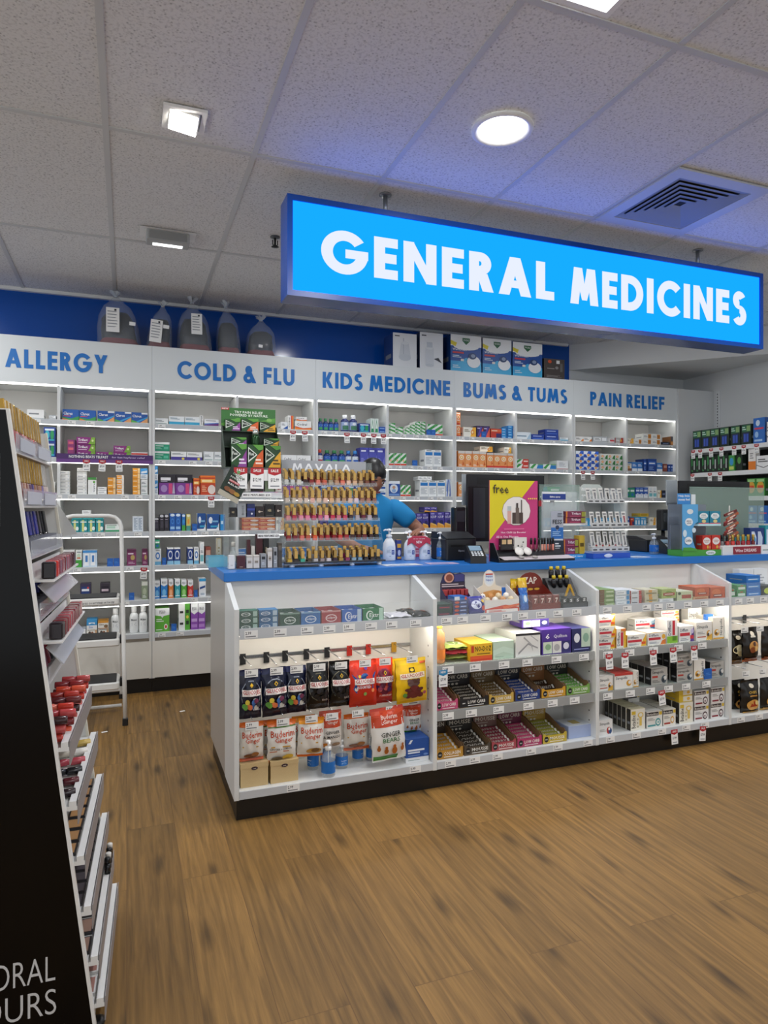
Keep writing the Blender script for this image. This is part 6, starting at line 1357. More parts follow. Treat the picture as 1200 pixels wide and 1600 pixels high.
b = B(); b.lathe([(.024, 0), (.027, .01), (.026, .05), (.012, .075), (.008, .08), (.008, .1)], GL('dfe6e4', .25), n=18); b.obj('bottle', o)
b = B(); b.lathe([(.0095, .098), (.0095, .118), (.008, .12)], M('d8d4c8', .3), n=12); b.obj('cap', o)
# translucent blue tray and gold-striped box at the counter's end
o = empty('blue_tray', (XU(338, 3.40), 3.40, ZW), 'translucent light blue tray on the counter end left of the perfumes', 'tray')
b = B(); m = GL('7fd0e6', .55, .1)
for a in ((-.045, -.07, 0, .045, .07, .003), (-.045, -.07, .003, -.042, .07, .05), (.042, -.07, .003, .045, .07, .05), (-.042, -.07, .003, .042, -.067, .05), (-.042, .067, .003, .042, .07, .05)): b.box(*a, m)
b.obj('tray_body', o)
S(gtub='d9d4c4|c9c4b4|c8b070|r .0 0 .12 1 c8b070;r .88 0 1 1 c8b070;l .3 .3 .7 .7 3 a89868')
rowput([('gtub', 'slim cream box with gold edges', 338, 346, .13, 1, 1, PB(d=.03))], 3.52, ZW, 'counter end behind the blue tray')

# --- pain relief display standing on the perfume display
DY = 3.18; ZD = ZW + lev[3] + .0006; dcx, dw, dh = CT(352, 440, 632, DY, ZD); W = dw / 2
o = empty('pain_relief_display', (dcx, DY + .075, ZD), 'green tiered pain relief display standing on the perfume display', 'display stand')
dg = M('17301c', .4)
b = B(); b.box(-W, -.075, 0, W, .075, .003, dg); b.box(-W, .072, .003, W, .075, dh * .8, dg)
for sx in (-W, W - .002): b.prism([(-.075, .003), (.072, .003), (.072, dh * .7), (.04, dh * .7), (-.075, .02)], 'x', sx, sx + .002, dg)
b.box(-W + .002, -.005, dh * .33, W - .002, .072, dh * .345, dg); b.box(-W + .002, .03, dh * .60, W - .002, .072, dh * .615, dg)
b.obj('tiered_tray', o)
b = B(); b.prism([(-W, dh * .70), (W, dh * .70), (W, dh), (-W, dh)], 'y', .068, .071, M('2f6a2c', .4))
b.curved = False
decals(b, 'p 0,.7 1,.7 1,.86 .6,.78 .3,.84 0,.74 5a9a3a;t TRY_PAIN_RELIEF .24 .915 .76 .955 e6eee0;t POWERED_BY_NATURE. .16 .865 .86 .905 e6eee0;r 0 .965 .14 1 b3242c;t NEW .015 .972 .125 .993 f2f2f0;e .88 .82 .05 .03 7fae5a', dw, dh, lambda x, z: .068); b.obj('header_card', o)
S(fxp='1f4a22|1a2a1a|2f5a2a|p .02,.9 .02,.2 .62,.55 dfe6dc;p .06,.82 .06,.3 .54,.56 16281a;t Flexa .08 .52 .4 .66 e8eee4;p .4,0 1,0 1,.75 8a3f90;l .5 .1 .95 .4 2 e6d8ea;p .3,1 1,1 1,.8 .7,.75 5a9a3a',
  fxo='1f4a22|1a2a1a|2f5a2a|p .02,.9 .02,.2 .62,.55 dfe6dc;p .06,.82 .06,.3 .54,.56 16281a;t Flexa .08 .52 .4 .66 e8eee4;p .3,0 1,0 1,.8 .6,.5 cf5a24;l .5 .1 .95 .4 2 f4dccc;p .3,1 1,1 1,.8 .7,.75 5a9a3a',
  fxy='1c3e1f|1a2a1a|2f5a2a|p .02,.9 .02,.2 .62,.55 cfd8c8;p .06,.82 .06,.3 .54,.56 16281a;t Flexa .08 .52 .4 .66 d8e0d0;p .2,0 1,0 1,.75 .7,.5 d8a028;l .5 .1 .95 .4 2 4a3a14;p .3,1 1,1 1,.85 .7,.8 4a8a30')
FX = lambda **k: dict(nm='pain_relief_box', cat='medicine box', **k)
rowput([('fxp', 'purple-cornered green box', 361, 386, .108, 1, 1, FX(d=.055)), ('fxo', 'orange-cornered green box', 387, 412, .106, 1, 1, FX(d=.055)), ('fxy', 'yellow-cornered green box', 414, 439, .104, 1, 1, FX(d=.055))], DY + .006, ZD + .0036, 'lowest tier of green display')
rowput([('fxp', 'flat purple-cornered green box', 361, 386, .045, 1, 1, FX(d=.03)), ('fxy', 'flat yellow-cornered green box', 412, 437, .045, 1, 1, FX(d=.03))], DY + .066, ZD + dh * .345 + .0006, 'middle tier of green display')
rowput([('fxp', 'purple-cornered box', 352, 376, .055, 1, 1, FX(d=.03)), ('fxo', 'orange-cornered box', 377, 404, .06, 1, 1, FX(d=.03)), ('fxy', 'yellow-cornered box', 406, 431, .05, 1, 1, FX(d=.03))], DY + .108, ZD + dh * .615 + .0006, 'upper tier of green display')
o = empty('spray_bottle', (XU(400, DY + .07), DY + .085, ZD + dh * .345 + .0006), 'shiny dark green and silver sample bottle in the middle of the green display', 'bottle')
b = B(); b.lathe([(.018, 0), (.02, .004), (.02, .045), (.017, .06)], M('2a4a2c', .12, .6), n=16); b.obj('body', o)
b = B(); b.lathe([(.016, .06), (.016, .075), (.012, .085), (.003, .088)], M('c8ccc8', .15, .8), n=16); b.obj('cap', o)
TKS = ticket_mesh('b3202a', .062, .098, '12.99')
for i, u in enumerate((376, 402, 429)):
    place('sale_ticket', TKS, XU(u, PY - .008), PY - .008, ZD - .001, 'large red sale ticket below the green display, %s of three' % ordw(i + 1), 'price ticket', 'sale tickets below the green pain relief display', rot=(0, random.uniform(-.02, .02), 0))
lw, lh = .105, .155
b = B(); b.box(-lw / 2, 0, 0, lw / 2, .0015, lh, M('16291b', .35))
decals(b, 'r 0 0 1 .16 b0aa98;t POWERFUL .18 .62 .82 .68 e4e8e0;r .2 .5 .7 .57 b3303a;t NATURAL .2 .515 .68 .56 f2e6e0;r .12 .40 .88 .47 101c12;t RELIEF .2 .41 .8 .46 e4e8e0;e .3 .26 .16 .07 7a4a2a;e .55 .25 .18 .07 8a5a30;e .78 .24 .14 .06 a8842e;e .4 .86 .08 .05 6a9a5a;l .2 .72 .8 .8 2 8aa08a', lw, lh, lambda x, z: 0)
place('leaflet', b.mesh('leaflet'), XU(355, DY - .03), DY - .03, ZV(355, 783, DY - .03) + .012, 'dark green leaflet hanging at a tilt from the pain relief display', 'leaflet', None, rot=(-.05, .5, .15))

# --- nail polish stand
NY = 3.18; cx, w, h = CT(446, 598, 717, NY); W = w / 2; DN = .17
o = empty('nail_polish_stand', (cx, NY + DN / 2, ZW), 'clear five-tier nail polish stand with a grey header reading mavala', 'display stand')
b = B(); b.box(-W - .004, -DN / 2 - .01, .018, W + .012, DN / 2, .026, M('2a2a2d', .3)); b.obj('base_plate', o)
for fx in (-.86, -.28, .36, .94):
    b = B(); b.lathe([(.012, 0), (.013, .004), (.013, .018)], M('e8ebee', .3), c=(W * fx, -DN / 2 + .012, 0), n=14); b.obj('foot', o)
b = B(); b.box(-W, DN / 2 - .012, h - .072, W * .86, DN / 2 - .008, h, M('a4a6ab', .35)); caps_text(b, 'MAVALA', .17, -W * .72, h - .052, W * .52, h - .016, DN / 2 - .0124, M('f2f3f5', .4)); b.text('SWITZERLAND', -W * .3, h - .064, W * .15, h - .057, DN / 2 - .0124, M('dfe1e4', .4)); b.obj('header_panel', o)
b = B(); b.box(-W, DN / 2 - .007, .026, W, DN / 2 - .004, h - .005, ACR); b.obj('back_panel', o)
for sx in (-W - .002, W):
    b = B(); b.prism([(-DN / 2, .026), (DN / 2 - .008, .026), (DN / 2 - .008, h - .08), (-DN / 2, .11)], 'x', sx, sx + .002, ACR); b.obj('side_wall', o)
rows_v = (880, 844, 813, 786, 758)
zt = [ZV(520, v, NY + .02 * i) - ZW for i, v in enumerate(rows_v)]
ROWC = [['c9a23a', '2a1c1c', '3fa58a', '4a3a24', 'b9b4b2', '9a8a8a', 'd9cfd2', '3a2a3a', 'b08a3a', '8a2a5a', '8fa8b8', '7a9ab0', '2a2226', '3a2a22', '1f1c20'],
        ['8a2020', '7a1a24', 'd86a5a', 'b8503a', 'e2562a', 'a03a2a', 'a82028', '8a1c22', 'c83a30', '9a2028', '3a1c20', '5a2420', '6a2028', '3a2024', '1c1a20'],
        ['d88a8a', 'b8304a', 'e08aa0', 'e07a9a', 'b83a5a', 'c85a7a', 'f0a0b8', 'c02848', 'c87080', 'c03a58', '3a2630', 'a89aa0', '6a2a3a', 'b8a8b0', '2a2430'],
        ['d9c8b8', 'cfc0b0', 'd8bca8', 'dcc4b4', 'e0a898', 'd8b89a', 'e8bca8', 'd8a878', 'c8a890', 'b08868', 'dcb8a8', 'd8c0cc', '9a6a5a', 'a8705a', '8a5a4a'],
        ['d8d8d4', 'cfcfcb', 'd8d0c4', '3a1c1a', '8a2424', 'e07a68', 'c8604a', 'a89a80', 'b88a6a', 'd8705a', 'e0b8a0', 'd0a884', 'b09070', '7a4a3a', '5a2a2a']]
CAPG = M('c6a05e', .22, .9)
def polish_meshes():
    b = B(); b.box(-.0085, -.0085, .026, .0085, .0085, .064, CAPG, bev=.0015); return b.mesh('cap')
CAPM = polish_meshes(); _pb = {}
random.seed(5)
for r in range(5):
    yb = NY + .010 + .020 * r
    b = B(); b.box(-W + .001, yb - NY - DN / 2 - .012, zt[r] - .0035, W - .001, yb - NY - DN / 2 + .062, zt[r] - .0005, ACR); b.obj('acrylic_tier', o)
    b = B(); b.box(-W + .001, yb - NY - DN / 2 - .014, zt[r] - .0035, W - .001, yb - NY - DN / 2 - .0125, zt[r] + .012, ACR)
    b.obj('tier_lip', o)
    for c in range(15):
        bx = cx - W + .022 + c * (w - .044) / 14
        for k in range(3):
            if k and (c * 7 + r * 3 + k * 2) % 5 == 0: continue
            col = ROWC[r][c]
            if col not in _pb:
                b = B(); b.box(-.011, -.011, 0, .011, .011, .024, M(col, .12), bev=.003); b.lathe([(.007, .024), (.007, .027)], M(col, .2), n=10); _pb[col] = b.mesh('nail_polish_bottle')
            lab = 'gold-capped nail polish bottle, %s tier from the base, %s along, %s' % (ordw(r + 1), ordw(c + 1), ('front', 'second deep', 'third deep')[k])
            q = place('nail_polish_bottle', _pb[col], bx + random.uniform(-.001, .001), yb + k * .0235, ZW + zt[r] + .0006 + k * .009, lab, 'nail polish', 'nail polish bottles on the clear stand', rz=random.uniform(-.2, .2))
            put('cap', CAPM, q, (0, 0, 0))
# --- pump bottles, leaflets
pump_bottle(XU(608, 3.40), 3.40, ZW, ZV(608, 826, 3.40) - ZW, .036, 'white pump bottle standing alone by the nail polish stand', 'white lotion pump bottles on the worktop', white=True)
for u, l in ((640, 'white pump bottle in the red carrier, nearer the nail polish'), (664, 'white pump bottle in the red carrier, nearer the sanitiser')):
    pump_bottle(XU(u, 3.40), 3.40, ZW, ZV(u, 829, 3.40) - ZW, .034, l, 'white lotion pump bottles on the worktop', white=True)
xm = XU(652, 3.40); hb = ZV(652, 829, 3.4) - ZW
b = B(); b.prism([(-.07, hb * .50), (-.045, hb * .60), (0, hb * .40), (.045, hb * .60), (.07, hb * .50), (.066, hb * .73), (.04, hb * .80), (-.04, hb * .80), (-.066, hb * .73)], 'y', -.027, -.0245, M('b8304a', .4))
b.box(-.04, -.0245, hb * .80, .04, .026, hb * .81, M('b8304a', .4)); b.prism([(-.066, hb * .55), (.066, hb * .55), (.04, hb * .80), (-.04, hb * .80)], 'y', .026, .028, M('b8304a', .4))
b.text('NEW', -.017, hb * .57, .017, hb * .66, -.0274, PAPER); b.text('try our new pack', -.035, hb * .71, .035, hb * .74, -.0274, PAPER)
place('bottle_carrier', b.mesh('bottle_carrier'), xm, 3.40, ZW, 'red cardboard carrier reading new around two white pump bottles', 'carrier')
pump_bottle(XU(688, 3.36), 3.36, ZW, ZV(688, 831, 3.36) - ZW, .021, 'clear sanitiser bottle with blue label beside the black printer', 'sanitiser bottles on the worktop')
pump_bottle(XU(1022, 3.30), 3.30, ZW, ZV(1022, 833, 3.30) - ZW, .028, 'blue sanitiser bottle beside the second card terminal', 'sanitiser bottles on the worktop')
S(smb='2a3f8c||d8a040|r .1 .6 .9 .8 e0a83a;e .5 .35 .3 .15 c8d0e8;r .1 .05 .9 .15 e0a83a')
rowput([('smb', 'small blue and yellow carton', 620, 628, .11, 1, 1, dict(d=.03))], 3.44, ZW, 'worktop between the white pump bottles')
for u, v, w_, d, rz, col, lab in ((628, 880, .20, .09, .02, 'd5d8dc', 'white leaflet lying on the worktop by the nail polish stand'), (690, 878, .16, .10, -.1, 'b9a8c8', 'purple-tinted leaflet lying before the black printer'), (999, 868, .12, .09, .2, 'c8d4e2', 'pale leaflet lying before the second terminal')):
    Y = 3.09
    b = B(); b.box(-w_ / 2, 0, 0, w_ / 2, d, .0012, M(col, .4)); b.add([(-w_ * .4, d * .2, .0015), (w_ * .2, d * .2, .0015), (w_ * .2, d * .4, .0015), (-w_ * .4, d * .4, .0015)], [(0, 1, 2, 3)], M('4a78b8', .5))
    place('leaflet', b.mesh('leaflet'), XU(u, Y + .04), Y, ZW, lab, 'leaflet', None, rz=rz)
# --- tills
def printer(u0, u1, vt, Y, lab):
    cx, w, h = CT(u0, u1, vt, Y); W = w / 2
    o = empty('receipt_printer', (cx, Y + .1, ZW), lab, 'printer', 'receipt printers on the worktop')
    b = B(); b.box(-W, -.1, 0, W, .1, h * .78, BLKM, bev=.012); b.obj('body', o)
    b = B(); b.prism([(-.1, h * .785), (.1, h * .785), (.1, h), (.0, h)], 'x', -W * .96, W * .96, M('222326', .3)); b.obj('lid', o)
    b = B(); b.box(-W * .7, -.1012, h * .5, W * .7, -.1003, h * .56, M('060607', .3)); b.text('Epson', -W * .2, h * .3, W * .3, h * .38, -.1004, M('8a8c90', .4)); b.obj('front_slot', o)
def terminal(u, Y, lab, rz=-.25):
    o = empty('card_terminal', (XU(u, Y), Y, ZW), lab, 'card terminal', 'card terminals on the worktop', rz)
    b = B(); b.prism([(-.075, 0), (.06, 0), (.06, .085), (.03, .088), (-.075, .035)], 'x', -.042, .042, M('1d1f22', .3)); b.obj('body', o)
    dx = Vector((0, .105, .053)).normalized()
    def on(t, x): p = Vector((x, -.075, .0352)) + dx * t; return (p.x, p.y - .0006, p.z + .0012)
    b = B(); b.add([on(.06, -.032), on(.06, .032), on(.11, .032), on(.11, -.032)], [(0, 1, 2, 3)], M('7f97a8', .15)); b.obj('screen', o)
    for r in range(3):
        for c in range(4):
            b = B(); x = -.030 + c * .0165; b.add([on(.008 + r * .016, x), on(.008 + r * .016, x + .011), on(.019 + r * .016, x + .011), on(.019 + r * .016, x)], [(0, 1, 2, 3)], M('c8ccd0' if c < 3 else 'e8eaec', .4)); b.obj('key', o)
printer(697, 745, 832, 3.28, 'black receipt printer beside the first card terminal')
printer(1010, 1052, 838, 3.44, 'black receipt printer behind the second card terminal')
terminal(742, 3.135, 'black card terminal in front of the first receipt printer')
terminal(1042, 3.31, 'black card terminal beside the cloud-patterned display')
def scanner(u, v0, v1, Y, lab):
    z0 = ZV(u, v1, Y); z1 = ZV(u, v0, Y); x = XU(u, Y)
    o = empty('barcode_scanner', (x, Y, ZW), lab, 'barcode scanner', 'barcode scanners')
    H = z1 - ZW
    b = B(); b.lathe([(.04, 0), (.038, .01), (.014, .02), (.012, H * .5)], BLKM, n=18); b.obj('stand', o)
    b = B(); b.box(-.038, -.03, H * .48, .038, .03, H, M('18191b', .3), bev=.014); b.obj('head', o)
    b = B(); b.box(-.028, -.0318, H * .7, .028, -.0305, H * .92, M('33363a', .15)); b.obj('window', o)
scanner(716, 792, 840, 3.55, 'black barcode scanner standing behind the first receipt printer')
scanner(1036, 796, 850, 3.60, 'black barcode scanner near the second till monitor')
def monitor(u0, u1, vt, vb, Y, lab, rz):
    cx, w, h = CT(u0, u1, vt, Y); W = w / 2; zb = ZV((u0 + u1) / 2, vb, Y) - ZW
    o = empty('till_monitor', (cx, Y, ZW), lab, 'till monitor', 'till monitors', rz)
    b = B(); b.box(-W, -.012, zb, W, .012, h, M('0e0f11', .3), bev=.006); b.obj('rear_shell', o)
    b = B(); b.box(-W, -.0162, h - .075, W, -.0125, h - .002, M('17181b', .35)); b.box(-W + .06, -.0172, h - .06, W - .06, -.0165, h - .02, M('0c0d0e', .4)); b.obj('upper_cover', o)
    b = B(); b.box(-W * .86, -.0155, zb + .02, -W * .56, -.0125, h - .08, M('2a2d32', .3)); b.obj('cable_channel', o)
    b = B(); b.box(-W + .02, .0125, zb + .02, W - .02, .0135, h - .02, M('2f4a6a', .2)); b.obj('screen', o)
    b = B(); b.box(-.04, -.05, 0, .04, .06, .012, BLKM); b.box(-.02, .0, .012, .02, .0118, zb + .05, BLKM); b.obj('foot', o)
monitor(729, 848, 742, 845, 3.52, 'large black till monitor seen from behind, under the kids and bums headings', 0)
monitor(1060, 1168, 752, 848, 3.52, 'black till monitor seen from behind at the right counter end', 0)
for u0, u1, v0, v1, Y, lab in ((722, 741, 741, 789, 3.62, 'pale grey till side screen next to the first monitor'), (1041, 1057, 750, 790, 3.66, 'pale grey till side screen next to the second monitor')):
    x0, x1 = XU(u0, Y), XU(u1, Y); z0, z1 = ZV(u0, v1, Y), ZV(u0, v0, Y)
    o = empty('side_screen', ((x0 + x1) / 2, Y, ZW), lab, 'screen', 'side screens of the tills')
    b = B(); b.box(-(x1 - x0) / 2, -.006, z0 - ZW, (x1 - x0) / 2, .006, z1 - ZW, M('aeb4b6', .25)); b.obj('panel', o)
    b = B(); b.tube([(0, 0, .006), (0, 0, z0 - ZW)], .01, BLKM); b.box(-.03, -.03, 0, .03, .03, .006, BLKM); b.obj('post', o)
# --- glass screens
for u0, u1, vt, Y, lab in ((843, 905, 758, 3.42, 'greenish glass screen on the worktop behind the sinus spray stand'), (1078, 1193, 762, 3.38, 'large greenish glass screen behind the cloud-patterned display')):
    cx, w, h = CT(u0, u1, vt, Y)
    o = empty('glass_screen', (cx, Y, ZW), lab, 'glass screen', 'glass screens on the worktop')
    b = B(); b.box(-w / 2, -.004, .004, w / 2, .004, h, GL('a9c2b4', .34, .05)); b.obj('pane', o)
    b = B(); b.box(-w / 2, -.005, h - .004 * 0 + .0003, w / 2, .005, h + .002, M('a8c8b8', .2)); b.obj('polished_edge', o)
    for s in (-.35, .35):
        b = B(); b.box(w * s - .02, -.02, 0, w * s + .02, .02, .02, CHROME); b.obj('clamp', o)
Y = 3.395
for u, v, col, nm, lab, cat in ((845, 782, 'b02a34', 'red_tag', 'small red tag hung on the glass screen beside the pink poster', 'tag'), (863, 777, '1a1a1c', 'key_bunch', 'bunch of dark keys hung on the glass screen', 'keys')):
    b = B(); b.box(-.014, 0, -.035, .014, .004, 0, M(col, .4), bev=.001); b.tube([(0, .002, 0), (0, .002, .03)], .0015, CHROME, n=6); b.tube([(.006, .0, .0), (.012, .0, -.05)], .003, M(col, .3, .3), n=6)
    place(nm, b.mesh(nm), XU(u, Y), Y, ZV(u, v, Y), lab, cat)
# --- free gift poster stand with make-up testers
Y = 3.17; cx, w, h = CT(765, 840, 751, Y); W = w / 2
o = empty('make_up_display', (cx, Y, ZW), 'yellow and pink poster stand reading free with a black tester tray', 'display stand')
b = B(); b.box(-W, 0, .0, W, .006, h, M('c43a78', .4))
decals(b, 'p 0,.26 0,1 .94,1 dccb1e;e .55 .62 .30 .185 8a6a60;e .55 .62 .292 .18 e8e2dd;r .36 .46 .44 .62 d8a89c;r .36 .62 .44 .68 b8c0c0;r .46 .46 .54 .6 4a3a34;r .53 .46 .6 .66 6a5c54;r .54 .66 .58 .72 3a2f2b;r .6 .46 .68 .6 4a3a34;r .64 .6 .66 .76 3f3430;t free .06 .84 .38 .95 3a3420;t Hot_Chilli_Lip_Booster .22 .335 .74 .365 f4e0ea;t All_in_One_Mascara .12 .285 .58 .315 f4e0ea;l .28 .38 .7 .41 1 d86a98;l .2 .24 .76 .26 1 d86a98;l .28 .19 .72 .205 1 e8a8c4;e .79 .775 .014 .009 f0d048;e .83 .775 .014 .009 f0d048;e .87 .775 .014 .009 f0d048;e .91 .775 .014 .009 f0d048;e .95 .775 .014 .009 f0d048', w, h, lambda x, z: 0)
b.obj('poster', o)
x1 = XU(893, 3.10) - cx
b = B(); b.prism([(-.10, 0), (-.002, 0), (-.002, .1), (-.04, .1), (-.10, .014)], 'x', -W, -W + .004, BLKM); b.box(-W + .004, -.10, 0, x1, -.002, .012, BLKM); b.prism([(-.035, .0125), (-.004, .0125), (-.004, .06), (-.035, .04)], 'x', -W + .005, x1 - .02, M('222226', .4)); b.obj('tester_tray', o)
b = B(); b.add([(-W + .03, -.105, .013), (x1, -.105, .013), (x1, -.04, .026), (-W + .03, -.04, .026)], [(0, 1, 2, 3)], M('d8cfd2', .35)); b.add([(-W + .03, -.105, .012), (x1, -.105, .012), (x1, -.04, .025), (-W + .03, -.04, .025)], [(3, 2, 1, 0)], M('d8cfd2', .35))
b.obj('colour_chart', o)
yb = Y - .03; zb = ZW + .055
for i, (u, v, r, lab) in enumerate(((811, 868, .026, 'open round white compact in the black tester tray'), (824, 866, .024, 'second round white compact, lid up, in the tester tray'), (815, 876, .015, 'small round silver compact on the colour chart'), (836, 874, .015, 'small round silver compact next to the colour chart swatches'))):
    yy = Y - .055 if i < 2 else Y - .085
    b = B(); b.lathe([(r, 0), (r * 1.02, .003), (r * .95, .007), (r * .1, .008)], M('e6e2dc' if i < 2 else 'a8a4a0', .3), n=22)
    place('powder_compact', b.mesh('powder_compact'), XU(u, yy), yy, ZW + (.052 if i < 2 else .022), lab, 'compact', 'make-up compacts in the black tray', rot=(.9 if i < 2 else .2, 0, 0))
S(eyes='1d1a1c|||r .1 .5 .45 .9 c8a878;r .55 .5 .9 .9 d8b890;r .1 .1 .9 .4 2a2628', shad='dcd8d2|||e .3 .3 .06 .08 333;e .6 .25 .05 .08 555;e .7 .6 .06 .06 444;p .4,.1 .7,.4 .6,.5 c8c4c0', face2='1c1a1c|||r 0 0 .3 .5 b8987a;r .35 0 .65 .5 a87f5a;r .7 0 1 .5 caa88a')
rowput([('eyes', 'black eyeshadow palette box', 782, 802, .06, 1, 1, dict(d=.02, nm='make_up_box', cat='make-up box')), ('shad', 'white cosmetics card box', 804, 824, .065, 1, 1, dict(d=.02, nm='make_up_box', cat='make-up box'))], Y - .034, ZW + .062, 'black tester tray')
LIPM = {}
def lipgloss(col, cap, hgt=.07, r=.006):
    k = (col, cap, hgt)
    if k not in LIPM:
        b = B(); b.lathe([(r * .95, 0), (r, .002), (r, hgt * .5)], M(col, .15), n=10); LIPM[k] = (b.mesh('lip_gloss'), None)
        b = B(); b.lathe([(r * 1.02, hgt * .5), (r * 1.02, hgt * .97), (r * .7, hgt)], M(cap, .25, .3), n=10); LIPM[k] = (LIPM[k][0], b.mesh('cap'))
    return LIPM[k]
for i, (u, c) in enumerate(((830, '8a3a4a'), (836, '6a2a3a'), (842, '3a2420'), (847, 'c08a78'), (851, 'b8705a'), (856, 'a04a38'), (860, '5a2a24'), (864, 'c87a68'))):
    a, c2 = lipgloss(c, '1a1818')
    q = place('lip_gloss', a, XU(u, Y - .02), Y - .02, ZW + .052, 'upright lip gloss tube in the black tester tray, %s from the poster' % ordw(i + 1), 'lip gloss', 'lip glosses in the black tester tray'); put('cap', c2, q)
# --- sinus spray stand
Y = 3.185; cx, w, h = CT(861, 917, 768, Y); W = w / 2
o = empty('sinus_spray_stand', (cx, Y + .05, ZW), 'narrow clear and blue stand of sinus spray and purple tablet boxes', 'display stand')
b = B(); b.box(-W, -.05, 0, W, .05, .022, M('3a9ad8', .35)); b.text('breathe easy', -W * .2, .005, W * .8, .017, -.0504, PAPER); b.obj('blue_base', o)
wl = XU(880, Y) - XU(861, Y); hl = ZV(870, 798, Y) - ZW
b = B(); b.box(-W, -.048, .0225, -W + wl, -.044, hl, M('a9adb8', .4)); b.add([], [], M('a9adb8', .4))
b3 = B(); b3.box(-wl / 2, 0, 0, wl / 2, .002, hl - .024, M('a9adb8', .4)); decals(b3, 'r 0 .36 1 .62 2a6ab4;p .3,.62 .7,.62 .5,.54 a9adb8;e .5 .62 .16 .05 2a3a5a;t FESS .12 .70 .88 .80 16181c;l .1 .42 .8 .54 3 9ac0e8;r 0 0 1 .32 1c2a3a;l .3 .06 .8 .28 4 d8dce0;r .1 .34 .9 .36 e8ecf0;l .5 .86 .9 .95 3 5a5e68', wl, hl - .024, lambda x, z: 0); b3.obj('printed_column', o, (-W + wl / 2, -.0505, .0235))
b = B(); b.box(-W, .04, .0225, W, .044, h, GL('e8f0f0', .3)); zz = ZV(890, 818, Y) - ZW; b.box(-W + wl, -.04, zz - .012, W, .04, zz, M('e4e2de', .4)); b.obj('rear_panel', o)
b = B(); b.box(-W, .034, h - .05, W * .3, .038, h, M('e4e8ec', .4)); b.box(-W, .0325, h - .045, W * .3, .0337, h - .012, M('27408c', .4)); b.text('Saline spray', -W * .6, h - .036, W * .0, h - .024, .0320, PAPER); b.obj('header_card', o)
TP = lambda **k: dict(nm='tablet_box', cat='medicine box', **k)
ST['trifd'] = ('7a2a4a', '5a1c34', '8a3658', 'r 0 0 .08 1 c8742c;t Trifast .28 .42 .74 .8 f0e4ea;r .78 .1 1 .9 9a9a3a;r .2 .1 .7 .25 b04a6a')
rowput([('trifd', 'plum tablet box', 884, 916, .034, 1, 2, TP(d=.07))], Y + .012, ZW + zz + .0006, 'upper tier of sinus spray stand')
rowput([('trifd', 'plum tablet box', 881, 904, .042, 1, 2, TP(d=.07)), ('yelb', 'upright yellow box', 906, 915, .105, 1, 1, TP(d=.05))], Y + .012, ZW + .0226, 'base of sinus spray stand')
# --- eye drop and tweezer stand
Y = 3.12; cx, w, h = CT(928, 985, 752, Y + .08); cx = (XU(927, Y) + XU(985, Y)) / 2; W = (XU(985, Y) - XU(927, Y)) / 2
o = empty('grooming_tool_stand', (cx, Y + .06, ZW), 'clear tiered stand of tweezers and scissors cards on a blue base', 'display stand')
b = B(); b.box(-W, -.06, 0, W, .08, .028, M('2a55b4', .35)); b.obj('blue_base', o)
b = B(); b.lathe([(.03, 0), (.026, .0006)], M('d8dce8', .4), n=24); q = b.obj('brand_badge', o, (-W * .2, -.0606, .014)); q.rotation_euler = (PI / 2, 0, 0); q.scale = (1, .36, 1)
b = B(); z1, z2, z3 = (ZV(950, v, Y + .03) - ZW for v in (862, 823, 786))
for sx in (-W, W - .003): b.prism([(-.05, .0285), (.08, .0285), (.08, z3 + .06), (.05, z3 + .06), (-.05, .06)], 'x', sx, sx + .003, ACR)
for z, y in ((z2, -.01), (z3, .025)): b.box(-W + .004, y - .035, z - .003, W - .004, .08, z, ACR)
b.obj('clear_frame', o)
for z, y in ((z1 + .004, -.05), (z2, -.046), (z3, -.012)):
    b = B(); b.box(-W - .0, y - .002, z, W, y, z + .024, M('c4c6c6', .4)); 
    for i in range(6): b.box(-W + W * 2 / 6 * i + .006, y - .003, z + .007, -W + W * 2 / 6 * (i + .75), y - .0022, z + .014, M('3a3c40', .5))
    b.obj('price_strip', o)
b = B(); hw = W * .62
b.prism([(-hw, 0), (hw, 0), (hw, .085), (hw * .7, .105), (-hw * .7, .105), (-hw, .085)], 'y', .0, .003, GL('d4dcd6', .55)); b.text('instapower', -hw * .85, .06, hw * .4, .088, -.0006, M('f2f4f2', .4)); b.text('eye drops', -hw * .85, .03, hw * .2, .05, -.0006, M('f2f4f2', .4)); b.obj('header_panel', o, (-W * .45, .05, z3 + .005))
def tool_card(kind):
    b = B(); b.box(-.015, 0, 0, .015, .0015, .088, M('cfcdc8', .5)); b.add([(-.011, -.0004, .07), (.011, -.0004, .07), (.011, -.0004, .078), (-.011, -.0004, .078)], [(0, 1, 2, 3)], M('6a6a6c', .5))
    c = M({'r': 'a03040', 'k': '1c1c1e', 's': '8a8c90'}[kind], .3, .4 if kind == 's' else 0)
    b.tube([(-.004, -.003, .062), (-.001, -.004, .03), (-.005, -.003, .008)], .0018, c, n=6); b.tube([(.004, -.003, .062), (.001, -.004, .03), (.005, -.003, .008)], .0018, c, n=6)
    return b.mesh('tool_card')
TC = {k: tool_card(k) for k in 'rks'}
for r, (zz, yy, kinds) in enumerate(((z1 + .03, -.044, 'sskkss'), (z2 + .0006, -.042, 'kkkkkr'), (z3 + .0006, -.008, 'ssskss'))):
    for i, k in enumerate(kinds):
        for dpt in range(1):
            place('tool_card', TC[k], cx - W + .018 + i * (2 * W - .036) / 5, Y + .06 + yy + .006, ZW + zz, 'carded %s tool on the clear grooming stand, %s tier from the base, %s along' % ({'s': 'steel', 'k': 'black', 'r': 'red'}[k], ordw(r + 1), ordw(i + 1)), 'grooming tool', 'grooming tool cards', rot=(-.2, 0, 0))
